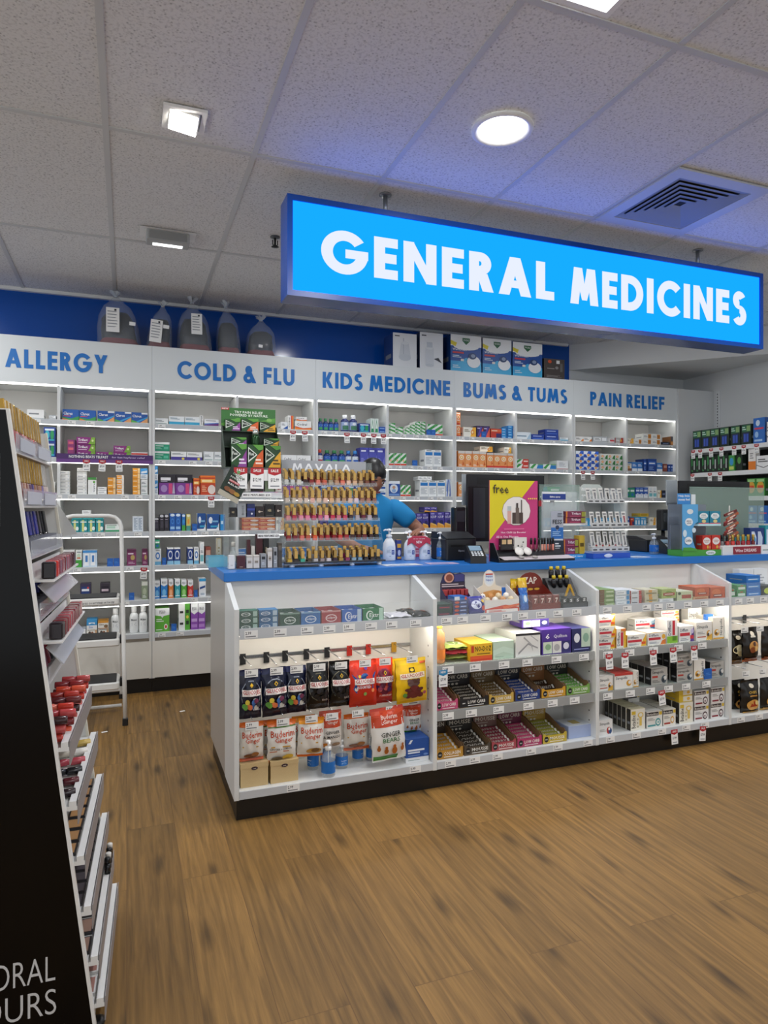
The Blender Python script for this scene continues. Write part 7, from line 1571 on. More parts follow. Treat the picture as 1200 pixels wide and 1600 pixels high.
# --- cloud-patterned children's spray display
Y = 3.07; x0 = XU(1067, Y); x1 = XU(1127, Y); h = ZV(1097, 788, Y) - ZW; w = x1 - x0
o = empty('kids_spray_display', ((x0 + x1) / 2, Y + .06, ZW), 'sky blue cardboard display with cloud bubbles and a green base', 'display stand')
W = w / 2; sk = M('5aa4d8', .45); gr = M('4a9a3a', .45)
b = B(); b.box(-W, -.06, 0, W, .06, .035, gr); decals(b, 'e .72 .5 .13 .4 e4e8e4;t Little .64 .36 .8 .64 2a6a2a', w, .035, lambda x, z: -.06); b.obj('green_base', o)
sw = w * .36
b = B(); b.prism([(-W, .0355), (-W + sw * .95, .0355), (-W + sw * .72, h * .30), (-W + sw * .7, h * .5), (-W + sw * .85, h * .62), (-W + sw * 1.1, h * .66), (-W + sw * 1.1, h), (-W, h)], 'y', -.058, -.054, sk)
decals(b, 'e .19 .86 .08 .05 d8dcdf;e .16 .66 .10 .075 e8ecee;t FESS .10 .65 .22 .69 2a3050;l .1 .62 .22 .64 1 2a3050;e .05 .44 .05 .07 cfe0ea;e .28 .5 .05 .05 cfe0ea;e .14 .3 .10 .075 e8ecee;t Little .07 .28 .21 .33 1f3a5a;p 0,.17 .2,.17 .34,.14 .36,.10 0,.10 4a9a3a', w, h, lambda x, z: -.058); b.obj('cloud_side_panel', o)
b = B(); b.box(-W, .055, .036, W, .059, h, M('7a8088', .5)); b.prism([(-W + .004, .036), (-W + sw * .7, .036), (-W + sw * .7, h * .60), (-W + .004, h * .60)], 'y', .04, .05, M('6a7078', .5)); b.obj('back_panel', o)
b = B(); b.box(-W + sw * 1.1, -.058, h * .58, W, .054, h * .62, M('bfe0e6', .4)); b.obj('shelf', o)
hx = XU(1087, Y) - x0
b = B(); b.box(-W, -.02, h + .0005, -W + hx, -.017, h + .065, M('3a86c8', .4)); b.text('Help little', -W + .006, h + .042, -W + hx - .006, h + .056, -.0206, PAPER); b.text('noses feel', -W + .006, h + .022, -W + hx - .006, h + .036, -.0206, PAPER); b.box(-W + hx + .008, -.02, h + .0005, -W + hx + .04, -.017, h + .06, M('d8dde0', .4)); b.lathe([(.011, 0), (.011, .001)], M('4a5058', .4), c=(-W + hx + .024, -.021, h + .03), n=14) if 0 else None; b.obj('header_card', o)
ST['ftea'] = ('1f7f9a', '1a6c86', '2a8fa8', 'e .5 .62 .4 .24 e8ecec;t FESS .3 .62 .7 .74 2a3050;l .2 .5 .8 .56 1 2a3050;e .5 .2 .2 .14 d8c888;r 0 0 1 .06 d0485a')
ST['fred'] = ('c43224', 'a02418', 'd4402f', 'e .5 .6 .42 .26 e8e4e0;t Little .2 .6 .8 .7 b8502a;l .25 .5 .7 .56 1 b8502a;e .6 .18 .1 .12 e0b840;e .82 .16 .1 .1 d87a6a')
rowput([('ftea', 'teal spray box with white bubble', 1092, 1126, .075, 2, 1, dict(d=.05, nm='spray_box', cat='medicine box'))], Y + .008, ZW + h * .62 + .0006, 'upper shelf of cloud display')
rowput([('fred', 'red spray box with white bubble', 1098, 1126, .085, 2, 1, dict(d=.05, nm='spray_box', cat='medicine box'))], Y + .008, ZW + .0356, 'base of cloud display')
# --- brown and red snack sticks on a clip strip, lipstick tray
Y = 3.20
o = empty('snack_strip', (XU(1140, Y), Y, ZW), 'red and brown clip strip of wrapped sticks beside the glass screen', 'display stand')
b = B(); hs = ZV(1140, 790, Y) - ZW; b.box(-.004, 0, 0, .004, .003, hs, M('d8d4ce', .4)); b.box(-.03, -.02, 0, .03, .02, .004, M('d8d4ce', .4)); b.obj('clip_strip', o)
for i in range(9):
    b = B(); zz = hs * (.30 + .068 * i); b.box(-.055, -.012, -.008, .055, 0, .008, M(('8a2a2a', 'a8583a', '6a2420')[i % 3], .3), bev=.004); b.box(-.03, -.0126, -.004, .02, -.0121, .004, M('e0c8b8', .4)); b.obj('wrapped_stick', o, (.0 + .012 * math.sin(i * 2), -.003, zz), rot=(0, -.5 + .1 * (i % 3), 0))
Y = 3.06; x0 = XU(1129, Y); x1 = XU(1193, Y); w = x1 - x0; W = w / 2
o = empty('nail_colour_tray', ((x0 + x1) / 2, Y + .05, ZW), 'white angled tray with a maroon front reading wine dreams', 'display stand')
b = B(); b.prism([(-.05, 0), (.06, 0), (.06, .055), (-.01, .055), (-.05, .05)], 'x', -W, W, M('dcdcda', .4)); b.obj('tray_body', o)
b = B(); b.box(-W * .5, -.0535, .004, W, -.0505, .05, M('8e1f30', .4)); b.text('Wine DREAMS', -W * .42, .016, W * .62, .036, -.0540, M('f0d8dc', .4)); b.obj('front_card', o)
for i in range(15):
    x = -W * .9 + i * W * 1.8 / 14
    c = ['3a3438', 'c8c0c0', '7a7476', '2a2628', 'b8403a', 'a8322a', 'c03a34', 'b02a2a', '8a2028', 'c8402c', '9a2430', 'b03038', 'a02028', '8a1a24', '6a1a20'][i]
    cp = 'b89a4a' if i > 4 else '151517'
    b = B(); b.lathe([(.0105, 0), (.011, .003), (.011, .022), (.006, .026)], M(c, .15), n=12); me = b.mesh('nail_polish_bottle')
    q = place('nail_polish_bottle', me, (x0 + x1) / 2 + x, Y + .06 + (.015 if i % 2 else 0), ZW + .0556, 'round nail polish bottle on the maroon-fronted tray, %s along' % ordw(i + 1), 'nail polish', 'nail polish bottles on the white angled tray')
    b = B(); b.lathe([(.008, .0262), (.008, .062), (.006, .064)], M(cp, .25, .7 if i > 4 else 0), n=12); b.obj('cap', q)
S(nvy='1f3a78|1a3068|2a4688|p .1,.1 .4,.1 .45,.6 .3,.85 .1,.85 dfe6ec;p .55,.1 .85,.1 .9,.6 .75,.85 .55,.85 cfd8e4;e .3 .5 .1 .12 3a9ad0', tlb='2f9aa8|27868f|3aa8b4|p .1,.1 .7,.1 .75,.5 .4,.85 .1,.85 dfeaec', ptc='3a9a9c|||t PATCH .06 .2 .94 .6 cfe6e4;r 0 0 1 .1 2a7a80')
rowput([('ptc', 'teal patch box', 1150, 1171, .10, 1, 1, dict(d=.03)), ('nvy', 'navy box with white arcs', 1172, 1194, .155, 1, 1, dict(d=.05)), ('tlb', 'teal box at the frame edge', 1196, 1214, .17, 1, 1, dict(d=.05))], 3.23, ZW, 'worktop behind the nail colour tray')
rowput([('maskw', 'white and maroon carton', 1190, 1210, .055, 1, 1, dict(d=.05))], 3.05, ZW, 'worktop front beyond the nail colour tray')
# ================================================================== lipstick stand at the left
RZ = -math.radians(2.6)
SO = Vector((-.071, 1.773, 0))
st_ = empty('lipstick_stand', tuple(SO), 'tall sloping make-up stand with a black end panel and white tiers', 'display stand', None, RZ)
SL = .554
xf = lambda z: -.19 * z / 1.527
BLKG = M('040405', .2, 0.0, .25)
def SW(x, y, z):
    c, s = math.cos(RZ), math.sin(RZ)
    return (SO.x + c * x - s * y, SO.y + s * x + c * y, z)
pan = [(-.50, .02), (-.003, .02), (xf(1.527) - .003, 1.527), (-.50, 1.527)]
b = B(); b.prism(pan, 'y', 0, .012, BLKG); b.obj('black_end_panel', st_)
b = B(); b.prism([(-.003, .02), (.004, .02), (xf(1.527) + .004, 1.53), (-.50, 1.53), (-.50, 1.5272), (xf(1.527) - .003, 1.5272)], 'y', -.001, .013, M('e6e4e0', .35)); b.obj('white_edging', st_)
b = B(); b.prism(pan, 'y', SL - .012, SL, M('dcdcd9', .4)); b.obj('far_end_panel', st_)
b = B(); b.prism([(-.003, .02), (.004, .02), (xf(1.527) + .004, 1.53), (xf(1.527) - .003, 1.5272)], 'y', SL - .013, SL + .001, M('e6e2d4', .35)); b.obj('white_edging', st_)
b = B(); b.prism([(-.175, .05), (-.165, .05), (xf(1.5) - .10, 1.5), (xf(1.5) - .11, 1.5)], 'y', .0125, SL - .0125, M('c8bfb6', .45)); b.obj('back_board', st_)
b = B(); b.box(-.48, .014, .02, -.006, SL - .014, .05, M('d8d6d2', .4)); b.obj('base_board', st_)
for y in (.06, SL - .03):
    b = B(); b.lathe([(.016, 0), (.018, .004), (.018, .014), (.007, .0195)], BLKM, c=(.0, y, 0), n=14); b.obj('levelling_foot', st_)
b = B(); b.box(-.46, -.0022, 1.255, -.205, -.0004, 1.425, M('b9babb', .18)); b.obj('grey_notice', st_)
LET = M('c9c9c9', .4)
b = B(); b.text('CORAL', -.262, .172, -.088, .232, -.0012, LET, bold=-.008, res=4); b.text('COLOURS', -.38, .093, -.086, .153, -.0012, LET, bold=-.008, res=4); b.obj('panel_lettering', st_)
WT = M('e2e1de', .4)
tiers = [1.440, 1.310, 1.185, 1.035, .88]
for i, z in enumerate(tiers):
    x = xf(z)
    b = B(); b.box(x - .11, .0125, z - .012, x + .004, SL - .0125, z, WT); b.obj('tier_shelf', st_)
    b = B(); b.box(x + .0045, .014, z - .008, x + .007, SL - .014, z + .034, GL('d0d4dc', .42, .06)); b.obj('clear_lip', st_)
    if i < 2:
        for y in (.05, .30):
            b = B(); b.box(x + .0075, y, z - .004, x + .0085, y + .2, z + .028, M('b8bcc6', .35)); b.obj('lip_label', st_)
low = [.72, .575, .44, .315, .19, .085]
for i, z in enumerate(low):
    x = xf(z)
    b = B(); b.box(x - .13, .0125, z - .010, x + .03, SL - .0125, z, WT); b.box(x + .012, .0125, z, x + .028, SL - .0125, z + .012, WT); b.obj('white_tray', st_)
    b = B(); b.box(x + .0305, .013, z - .045, x + .033, SL - .013, z + .014, M('8f8988', .4)); b.obj('tray_front', st_)
def put_on(name, me, x, y, z, lab, cat, grp, rot=(0, 0, 0), cap=None):
    q = place(name, me, *SW(x, y, z), lab, cat, grp, rot=(rot[0], rot[1], rot[2] + RZ))
    if cap: put('cap', cap, q)
    return q
_lg = {}
def gloss(body, cap, h, r, metal=.75, split=.42):
    k = (body, cap, h, r)
    if k not in _lg:
        b = B(); b.box(-r, -r, 0, r, r, h * split, M(body, .15), bev=r * .3); a = b.mesh('lip_gloss')
        b = B(); b.box(-r * .95, -r * .95, h * split + .0004, r * .95, r * .95, h, M(cap, .22, metal), bev=r * .25)
        _lg[k] = (a, b.mesh('cap'))
    return _lg[k]
random.seed(9)
rc = ['7a2a30', '6a2428', 'a8484c', 'c86a70', '8a3a3c', 'b03a40', 'd08a88', '9a4a44', 'b8605a', 'c04048', '7a4a3c', '5a3a34', '8a6a5a']
for row, (z, cols) in enumerate(((tiers[0], rc), (tiers[1], ['8a5a4a', 'a0705a', '7a3a38', 'b0806a', '8a4a40', '6a4a6a', '5a4a8a', 'a87a60', '9a6a5a', 'b88a70', '8a7ab0', 'c8b0a8', 'd8c8c0']))):
    for i, c in enumerate(cols):
        a, cp = gloss(c, 'b08a3e' if not (row and i > 10) else 'c8c4c0', .115, .0115)
        put_on('lip_gloss', a, xf(z) - .022, .034 + i * .039, z + .0022, 'metallic-capped square lip gloss, %s tier of black stand, %s from near end' % (('top', 'second')[row], ordw(i + 1)), 'lip gloss', 'gold-capped lip glosses on the black stand', (0, -.10, random.uniform(-.1, .1)), cp)
for row, (z, spec) in enumerate(((tiers[2], ['2a2f8a', '2a2f8a', '6a6c78', '2a2f8a', '20246a', '2a2f8a', '1c1c24', '1a1a20', '18181c']), (tiers[3], ['20245e', '20245e', '2a2f8a', '2a2f8a', '2a2f8a', '7a5a40', '9a7050', '6a4a34', 'a88058']))):
    for i, c in enumerate(spec):
        a, cp = gloss('4a4c58' if i < 6 else c, c, .10, .011, .2, .35)
        put_on('mascara_tube', a, xf(z) - .03, .05 + i * .052, z + .0032, '%s mascara tube, %s tier of black stand, %s from near end' % ('blue' if c.startswith('2') else 'dark' if c[0] == '1' else 'grey' if c[0] == '6' and c != '6a4a34' else 'tan', ('third', 'fourth')[row], ordw(i + 1)), 'mascara', 'mascara tubes on the black stand', (0, -.16, random.uniform(-.2, .2)), cp)
    # divider fins and the tester bar on the ledge
    for i in range(8):
        b = B(); y = .075 + i * .052; x = xf(z); b.box(x - .02, y, z + .0005, x + .003, y + .002, z + .038, GL('a8acb8', .5)); b.obj('clear_divider', st_)
    zc = z - .045
    for i in range(9):
        c = [('1c1418', 'c8322a', '8a3038', '9a4448', '7a2a30', 'a05058', '7a3034', '5a2428', '4a1c22'), ('20141a', '7a2a30', '8a3a3e', 'a8545a', '9a4a50', '7a3038', '8a4448', '6a2a2e', 'a05a5a')][row][i]
        b = B(); b.box(-.016, -.018, -.02, .016, .018, .02, M(c, .18), bev=.006)
        put_on('lip_tester', b.mesh('lip_tester'), xf(zc) + .030, .07 + i * .048, zc + .004, 'glossy %s lip tester block under the %s tier, %s from the near end' % ('red' if i else 'black', ('third', 'fourth')[row], ordw(i + 1)), 'lip tester', 'lip tester blocks on the black stand', (0, 0, random.uniform(-.1, .1)))
    b = B(); b.box(xf(zc) - .01, .03, zc - .022, xf(zc) + .047, SL - .02, zc - .017, WT); b.box(xf(zc) - .01, .03, zc - .017, xf(zc) - .006, SL - .02, zc + .02, WT); b.obj('tester_ledge', st_)
    b = B(); b.prism([(xf(zc) + .010, zc - .030), (xf(zc) + .014, zc - .032), (xf(zc) + .05, zc - .072), (xf(zc) + .046, zc - .072)], 'y', .03, SL - .05, GL('c0c0c4', .7, .1)); b.obj('printed_flap', st_)
b = B(); b.prism([(xf(1.27), 1.30), (xf(1.27) + .003, 1.30), (xf(1.2) + .035, 1.20), (xf(1.2) + .032, 1.195)], 'y', SL + .002, SL + .004, M('c4c6c6', .4)); b.prism([(xf(1.3) - .004, 1.31), (xf(1.3) + .006, 1.31), (-.10, 1.215), (-.15, 1.205)], 'y', SL + .0015, SL + .0035, M('c4c6c6', .4)); b.obj('bent_side_card', st_)
z = tiers[4]
for i, (c, cp, h) in enumerate((('b8305a', 'c84a70', .12), ('c04a78', 'c84a70', .12), ('d06a90', 'd8809c', .11), ('a83048', 'b83a54', .11), ('1a1a1e', '1a1a1e', .12), ('1c1c20', '16161a', .125), ('18181c', '1a1a1e', .12), ('b04038', 'c8504a', .08), ('d8604a', 'e07058', .07))):
    a, cpm = gloss(c, cp, h, .013, .1)
    put_on('lip_gloss', a, xf(z) - .03, .05 + i * .054, z + .0042, '%s make-up tube, fifth tier of black stand, %s from near end' % ('black' if c[0] == '1' else 'pink-red', ordw(i + 1)), 'lip gloss', 'make-up tubes on the fifth tier', (0, -.2, 0), cpm)
def lipstick(col, cap):
    k = ('ls', col, cap)
    if k not in _lg:
        b = B(); b.lathe([(.0095, 0), (.010, .002), (.010, .03), (.008, .032), (.008, .04)], M(col, .2), n=12); a = b.mesh('lipstick')
        b = B(); b.lathe([(.0102, .0402), (.0104, .043), (.0104, .074), (.009, .077)], M(cap, .2), n=12); _lg[k] = (a, b.mesh('cap'))
    return _lg[k]
lc = [('8a2420', 'b83a30'), ('c8452e', 'd8553a'), ('7a2228', '8a2a2c'), ('a83a3c', 'b84a48'), ('6a1c20', '7a2428'), ('c85a58', 'd06a64'), ('2a1a1c', '3a2024'), ('a83038', 'c04a4c'), ('e0705a', 'c83a2c'), ('5a2024', '6a2a2a')]
zz = .80
for r, z in enumerate((.80, .755, .722)):
    for i in range(8):
        c = lc[(i + 3 * r) % 10]; a, cp = lipstick(*c)
        x = xf(z) + .0 + .012 * (i % 2); y = .05 + i * .06
        put_on('lipstick', a, x - .055, y, .7325 + .0215 * r if 1 else z, 'lipstick lying under the fifth stand tier, %s layer, %s from near end' % (ordw(r + 1), ordw(i + 1)), 'lipstick', 'lipsticks lying in the upper tray', (0, PI / 2 - .0, 0), cp)
for i in range(6):
    z = .587; a, cp = lipstick(*(('1a1416', '2a1a1e'), ('3a1a20', '5a2028'), ('141418', '1a1a1e'), ('a83a48', 'b84a54'), ('c8c0b0', 'e8e4dc'), ('b89a4a', 'c8aa5a'))[i])
    put_on('lipstick', a, xf(z) - .055, .06 + i * .075, z + .0006, 'dark lipstick lying across the second white tray, %s from the near end' % ordw(i + 1), 'lipstick', 'lipsticks lying in the second tray', (0, PI / 2, .15), cp)
for t, (z, n, nm) in enumerate(((.44, 7, 'powder_palette'), (.315, 9, 'eyeshadow_palette'), (.19, 6, 'powder_palette'), (.085, 6, 'blusher_palette'))):
    for i in range(n):
        w_ = (SL - .06) / n; c = ('b88a5a', '4a4448', '9a7a6a', 'a87a70')[t]
        b = B(); b.box(-.042, -w_ * .40, 0, .0, w_ * .40, .007, M('2a2628' if t != 3 else 'd8d6d2', .3)); b.box(-.038, -w_ * .34, .0072, -.004, w_ * .34, .0078, M(c, .4))
        put_on(nm, b.mesh(nm), xf(z) + .006, .035 + w_ * (i + .5), z + .0006, 'flat %s in the %s white tray from the floor, %s from the near end' % (nm.replace('_', ' '), ('fourth', 'third', 'second', 'lowest')[t], ordw(i + 1)), 'make-up palette', nm.replace('_', ' ') + 's in the white trays of the stand')
for i in range(4):
    b = B(); b.lathe([(.009, 0), (.009, .03)], M('141416', .25), n=12); b.lathe([(.0085, .0301), (.0085, .045), (.006, .047)], M('d8d4ce' if i % 2 else '1a1a1c', .25), n=12)
    put_on('nail_tester', b.mesh('nail_tester'), xf(.2) + .024, SL - .15 + .03 * i, .2030, 'short black tester bottle near the far end of the stand, %s of four' % ordw(i + 1), 'tester bottle', 'black tester bottles at the far end', (0, .0, 0))

# ================================================================== step ladder
o = empty('step_ladder', (-.18, 4.55, 0), 'white folding step ladder with black treads before the allergy shelves', 'step ladder')
WM = M('e3e2de', .3); TR = M('2a2a2b', .7)
def T(p): return (p[0] + .18, p[1] - 4.55, p[2])
b = B(); R_ = .07; pts = [(-.008, 4.29, .03)]
top = 1.245; yb = lambda z: 4.29 + .19 * z / 1.2
for z in (.4, .8, 1.1, top - R_): pts.append((-.008 - .02 * z, yb(z), z))
xr, xl = -.008 - .02 * top, -.40 + .02 * top
for a in (30, 60, 90): pts.append((xr - R_ + R_ * math.cos(math.radians(a)), yb(top), top - R_ + R_ * math.sin(math.radians(a))))
for a in (90, 120, 150, 180): pts.append((xl + R_ + R_ * math.cos(math.radians(a)), yb(top), top - R_ + R_ * math.sin(math.radians(a))))
for z in (1.1, .8, .4, .03): pts.append((-.40 + .02 * z, yb(z), z))
b.tube([T(p) for p in pts], .0125, WM, n=12); b.obj('front_frame', o)
for x in (-.008, -.40):
    b = B(); b.box(*T((x - .016, 4.274, 0)), *T((x + .016, 4.306, .042)), BLKM, bev=.005); b.obj('rubber_foot', o)
b = B(); pts = [(-.035, 4.60, .72), (-.035, 4.78, .4), (-.035, 4.90, .045), (-.035, 4.905, .02)]
b.tube([T(p) for p in pts], .011, WM, n=10); b.tube([T((-.375, p[1], p[2])) for p in pts], .011, WM, n=10); b.tube([T((-.035, 4.895, .06)), T((-.375, 4.895, .06))], .010, WM, n=10); b.obj('rear_frame', o)
for x in (-.035, -.375):
    b = B(); b.box(*T((x - .014, 4.888, 0)), *T((x + .014, 4.918, .03)), BLKM); b.obj('rubber_foot', o)
b = B(); b.tube([T((-.03, 4.62, .03)), T((-.39, 4.62, .03))], .011, WM, n=10); b.obj('lower_bar', o)
for z, y0, y1 in ((.745, 4.42, 4.66), (.50, 4.38, 4.62), (.245, 4.345, 4.585)):
    b = B(); b.box(*T((-.37, y0, z - .045)), *T((-.04, y1, z)), WM, bev=.016); s = b.obj('step', o)
    b = B(); b.box(*T((-.352, y0 + .012, z + .0004)), *T((-.058, y1 - .012, z + .006)), TR, bev=.01); b.obj('tread', s)
    if z > .7:
        b = B(); p = T((-.36, y0 - .0006, z - .034)); b.text('WARNING: MAX LOAD 150 KG - DO NOT STAND ON TOP STEP', p[0], p[2], p[0] + .29, p[2] + .012, p[1], INK, res=1); b.obj('warning_text', s)
    b = B(); b.box(*T((-.040, y0 + .06, z - .04)), *T((-.024, y0 + .10, z + .012)), BLKM, bev=.004); b.obj('hinge_block', s)
for x, y, l in ((.10, 4.20, 'small white paper scrap on the floor by the ladder foot'), (.55, 4.3, 'small white paper scrap on the floor near the counter end')):
    b = B(); b.box(-.016, -.008, .0003, .016, .008, .0015, PAPER); place('paper_scrap', b.mesh('paper_scrap'), *((-.12, 4.2, 0) if x < .3 else (.33, 4.45, 0)), l, 'paper scrap', None, rz=.3)
# ================================================================== right-hand wall shelving
XS = 4.94
def YX(u, X):
    a = (u - 600) / FOC
    return X * (CP - a * SP) / (SP + a * CP)
def ZX(u, v, X):
    a = (u - 600) / FOC
    return CAM_H + X / (SP + a * CP) * (V0 - v) / FOC
RS = [1.832, 1.612, 1.39, 1.16, .93]
YN, YFAR = 3.2, 4.835
o = empty('slotted_wall_shelving', (5.13, 4.0, 0), 'white shelving on slotted uprights along the right-hand wall', 'shelving')
q = Vector((-5.13, -4.0, 0))
def sh(b, name, par=None):
    for i, v in enumerate(b.v): b.v[i] = tuple(Vector(v) + q)
    return b.obj(name, par or o)
b = B(); b.box(5.30, YN, .1, 5.327, YFAR + .04, 1.85, M('2a2b2c', .6)); sh(b, 'dark_back_panel')
for y in (YFAR + .06, 3.9):
    b = B(); b.box(5.312, y - .018, .1, 5.3285, y + .018, 2.42, M('dfe2e4', .4)); u_ = sh(b, 'slotted_upright')
    b = B()
    for k in range(18): b.box(5.3112, y - .004, 1.9 + .028 * k, 5.3119, y + .004, 1.914 + .028 * k, INK)
    sh(b, 'slot_holes', u_)
for z in RS:
    b = B(); b.box(XS, YN, z - .022, 5.299, YFAR, z, WHITE); s = sh(b, 'shelf')
    b = B(); b.box(XS - .004, YN, z - .036, XS - .0005, YFAR, z + .002, M('e4e6e7', .3)); sh(b, 'price_rail', s)
b = B(); b.box(XS + .02, YN, 0, 5.299, YFAR, .1, BLACK); sh(b, 'kickboard')
S(blis='16281f||1e3a2a|r .06 .62 .94 .96 2f6a4a;r .55 .66 .92 .92 8ab070;r .2 .12 .8 .58 1d2f6a;r .26 .14 .46 .52 3a5ac0;r .54 .14 .74 .52 3a5ac0;l .1 .7 .5 .9 2 bfe0d0', blk2='141a16||1c241e|r .1 .1 .9 .9 1c2a20;p .2,.1 .5,.1 .4,.9 .15,.9 3a8a4a;r .6 .2 .8 .7 b8c0bc;e .4 .3 .2 .14 2a2e2c', grpk='3f8a3a|2f6a2c|4a9a44|e .5 .5 .4 .34 d8a83a;r .2 .44 .8 .6 d8502a;r .1 .8 .9 .95 9fd08a', bpk='2a6cc0|2055a0|3a80d4|r .1 .55 .9 .62 d8405a;e .4 .8 .18 .12 cfe2f4;e .3 .35 .16 .12 9ac4ec;r .1 .08 .8 .16 a8ccf0', ow='efece8|e4e0dc|f2f0ec|r 0 0 1 .4 e8822a;l .2 .5 .7 .8 3 999', whc='ececec|dcdcdc|f2f2f2|l .1 .5 .8 .8 2 555;p .0,.3 .5,.1 1,.3 1,.36 .5,.16 0,.36 777', lgn='4a9a4a|||e .5 .6 .34 .24 3a9ad0;r .1 .1 .9 .3 c8d86a', drk='14241a||1a2c20|e .5 .6 .3 .2 5a9a4a')
def RW(row, items, dx=.012):
    z = RS[row] + .0006
    for st, u, w, h, nm, lab in items:
        d = .05
        place(nm, carton(st, w, d, h), XS + dx + d / 2, YX(u, XS + dx), z, lab, 'blister pack' if nm == 'blister_pack' else 'box', 'packs on the right wall shelving', rz=-PI / 2 + random.uniform(-.03, .03))
RW(0, [('blis', u, .098 if u != 1088 else .06, .175, 'blister_pack', 'dark green pack with blue cartridges, upper right wall shelf, %s along' % ordw(i + 1)) for i, u in enumerate((1089, 1103, 1117, 1132, 1149, 1166))] + [('bpk', 1186, .11, .215, 'large_carton', 'tall bright blue carton on the upper right wall shelf'), ('whc', 1204, .07, .17, 'large_carton', 'white carton at the frame edge, upper right wall shelf')])
RW(1, [('blk2', u, .065, .165, 'blister_pack', 'black and green pack, second right wall shelf, %s along' % ordw(i + 1)) for i, u in enumerate((1083, 1091, 1100, 1108, 1116, 1125, 1133))] + [('lgn', 1143, .06, .14, 'large_carton', 'light green pack with a blue disc, second right wall shelf'), ('drk', 1155, .06, .15, 'large_carton', 'dark green carton beside the light green pack, second wall shelf'), ('ow', 1175, .07, .185, 'large_carton', 'white and orange carton, second right wall shelf'), ('whc', 1193, .13, .115, 'large_carton', 'wide white carton, second right wall shelf')])
RW(2, [('drk', u, .07, .14, 'blister_pack', 'dark green pack, third right wall shelf, %s along' % ordw(i + 1)) for i, u in enumerate((1090, 1102, 1114, 1130, 1146))] + [('grpk', 1174, .085, .15, 'blister_pack', 'bright green pack with orange oval, third right wall shelf, nearer the corner'), ('grpk', 1188, .085, .15, 'blister_pack', 'bright green pack with orange oval, third right wall shelf, at the frame side')])
RW(3, [('bpk', u, .09, .15, 'large_carton', 'blue carton on the fourth right wall shelf, %s along' % ordw(i + 1)) for i, u in enumerate((1160, 1176, 1192))])
for r, us in ((0, (1083, 1094, 1111, 1127, 1147, 1162, 1182)), (1, (1082, 1109, 1125))):
    for i, u in enumerate(us):
        place('sale_ticket', TK, XS - .0065, YX(u, XS - .007), RS[r] - .004, 'red-topped sale ticket on the %s right wall shelf, %s along' % (('upper', 'second')[r], ordw(i + 1)), 'price ticket', 'sale tickets on the right wall shelving', rz=-PI / 2)

# ================================================================== shop assistant behind the counter
PX, PYY = 1.40, 3.98
o = empty('person', (PX, PYY, 0), 'dark-haired shop assistant in a blue polo shirt leaning over the counter', 'person')
SKIN = M('96654c', .5); SHIRT = M('1487c4', .75); HAIR = M('0c0a0a', .45); TROU = M('1c1f2a', .7)
def skin_body(name, verts, edges, radii, mat_fn, root, parent, sub=2, mats=None):
    me = bpy.data.meshes.new(name)
    me.from_pydata([tuple(v) for v in verts], edges, [])
    ob = put(name, me, parent)
    sk = ob.modifiers.new('skin', 'SKIN'); sk.use_smooth_shade = True; sk.branch_smoothing = .6
    for i, r in enumerate(radii):
        d = me.skin_vertices[0].data[i]; d.radius = (r, r) if not isinstance(r, tuple) else r; d.use_root = (i == root)
    ss = ob.modifiers.new('sub', 'SUBSURF'); ss.levels = sub; ss.render_levels = sub
    dg = bpy.context.evaluated_depsgraph_get()
    nm = bpy.data.meshes.new_from_object(ob.evaluated_get(dg))
    ob.modifiers.clear(); ob.data = nm; bpy.data.meshes.remove(me)
    for m in mats: nm.materials.append(m)
    for p in nm.polygons: p.use_smooth = True; p.material_index = mat_fn(p.center) if mat_fn else 0
    return ob
# joints in the person's own frame: facing -Y, bowed a little over the worktop
V = [(0, .06, .90), (0, .05, 1.05), (0, .0, 1.22), (0, -.03, 1.32), (0, -.055, 1.385), (0, -.085, 1.42)]   # pelvis, waist, chest, shoulders, neck, skull base
E_ = [(0, 1), (1, 2), (2, 3), (3, 4), (4, 5)]
Rr = [(.145, .105), (.12, .09), (.115, .075), (.085, .055), (.05, .052), (.05, .055)]
def chain(start, pts, rs):
    p = start
    for q_, r in zip(pts, rs):
        V.append(q_); Rr.append(r); E_.append((p, len(V) - 1)); p = len(V) - 1
    return p
# legs
for sx in (-1, 1):
    chain(0, [(.09 * sx, .06, .84), (.10 * sx, .04, .48), (.10 * sx, .07, .09), (.105 * sx, -.05, .045)], [(.088, .09), .06, .042, (.042, .03)])
hands = []
# arm towards the nail polish stand is bent on the counter; the other reaches over the leaflets
for sx, pts in ((-1, [(-.165, -.03, 1.31), (-.225, -.10, 1.12), (-.13, -.26, 1.055), (-.075, -.31, 1.048)]), (1, [(.175, -.03, 1.30), (.315, -.10, 1.165), (.265, -.27, 1.15), (.205, -.325, 1.147)])):
    w_ = chain(3, pts, [.052, .040, (.030, .026), (.036, .016)])
    hands.append((w_, sx, pts))
for w_, sx, pts in hands:
    wr, pm = Vector(pts[2]), Vector(pts[3]); d = (pm - wr).normalized(); s_ = Vector((d.y, -d.x, 0)) * 1.0
    for k, (off, L) in enumerate(((-.026, .060), (-.009, .072), (.009, .068), (.026, .052))):
        a = pm + d * .020 + s_ * off
        chain(w_, [tuple(a), tuple(a + d * L * .45 + Vector((0, 0, -.002))), tuple(a + d * L * .8 + Vector((0, 0, -.014)))], [.0095, .0085, .0075])
    t0 = wr.lerp(pm, .5) - s_ * .034 * sx
    tt = -s_ * sx
    chain(w_, [tuple(pm + tt * .034 - d * .012), tuple(pm + tt * .055 + d * .018 + Vector((0, 0, -.008))), tuple(pm + tt * .058 + d * .04 + Vector((0, 0, -.016)))], [.0115, .0095, .008])
body = skin_body('body', V, E_, Rr, None, 0, o, 2, [SKIN])
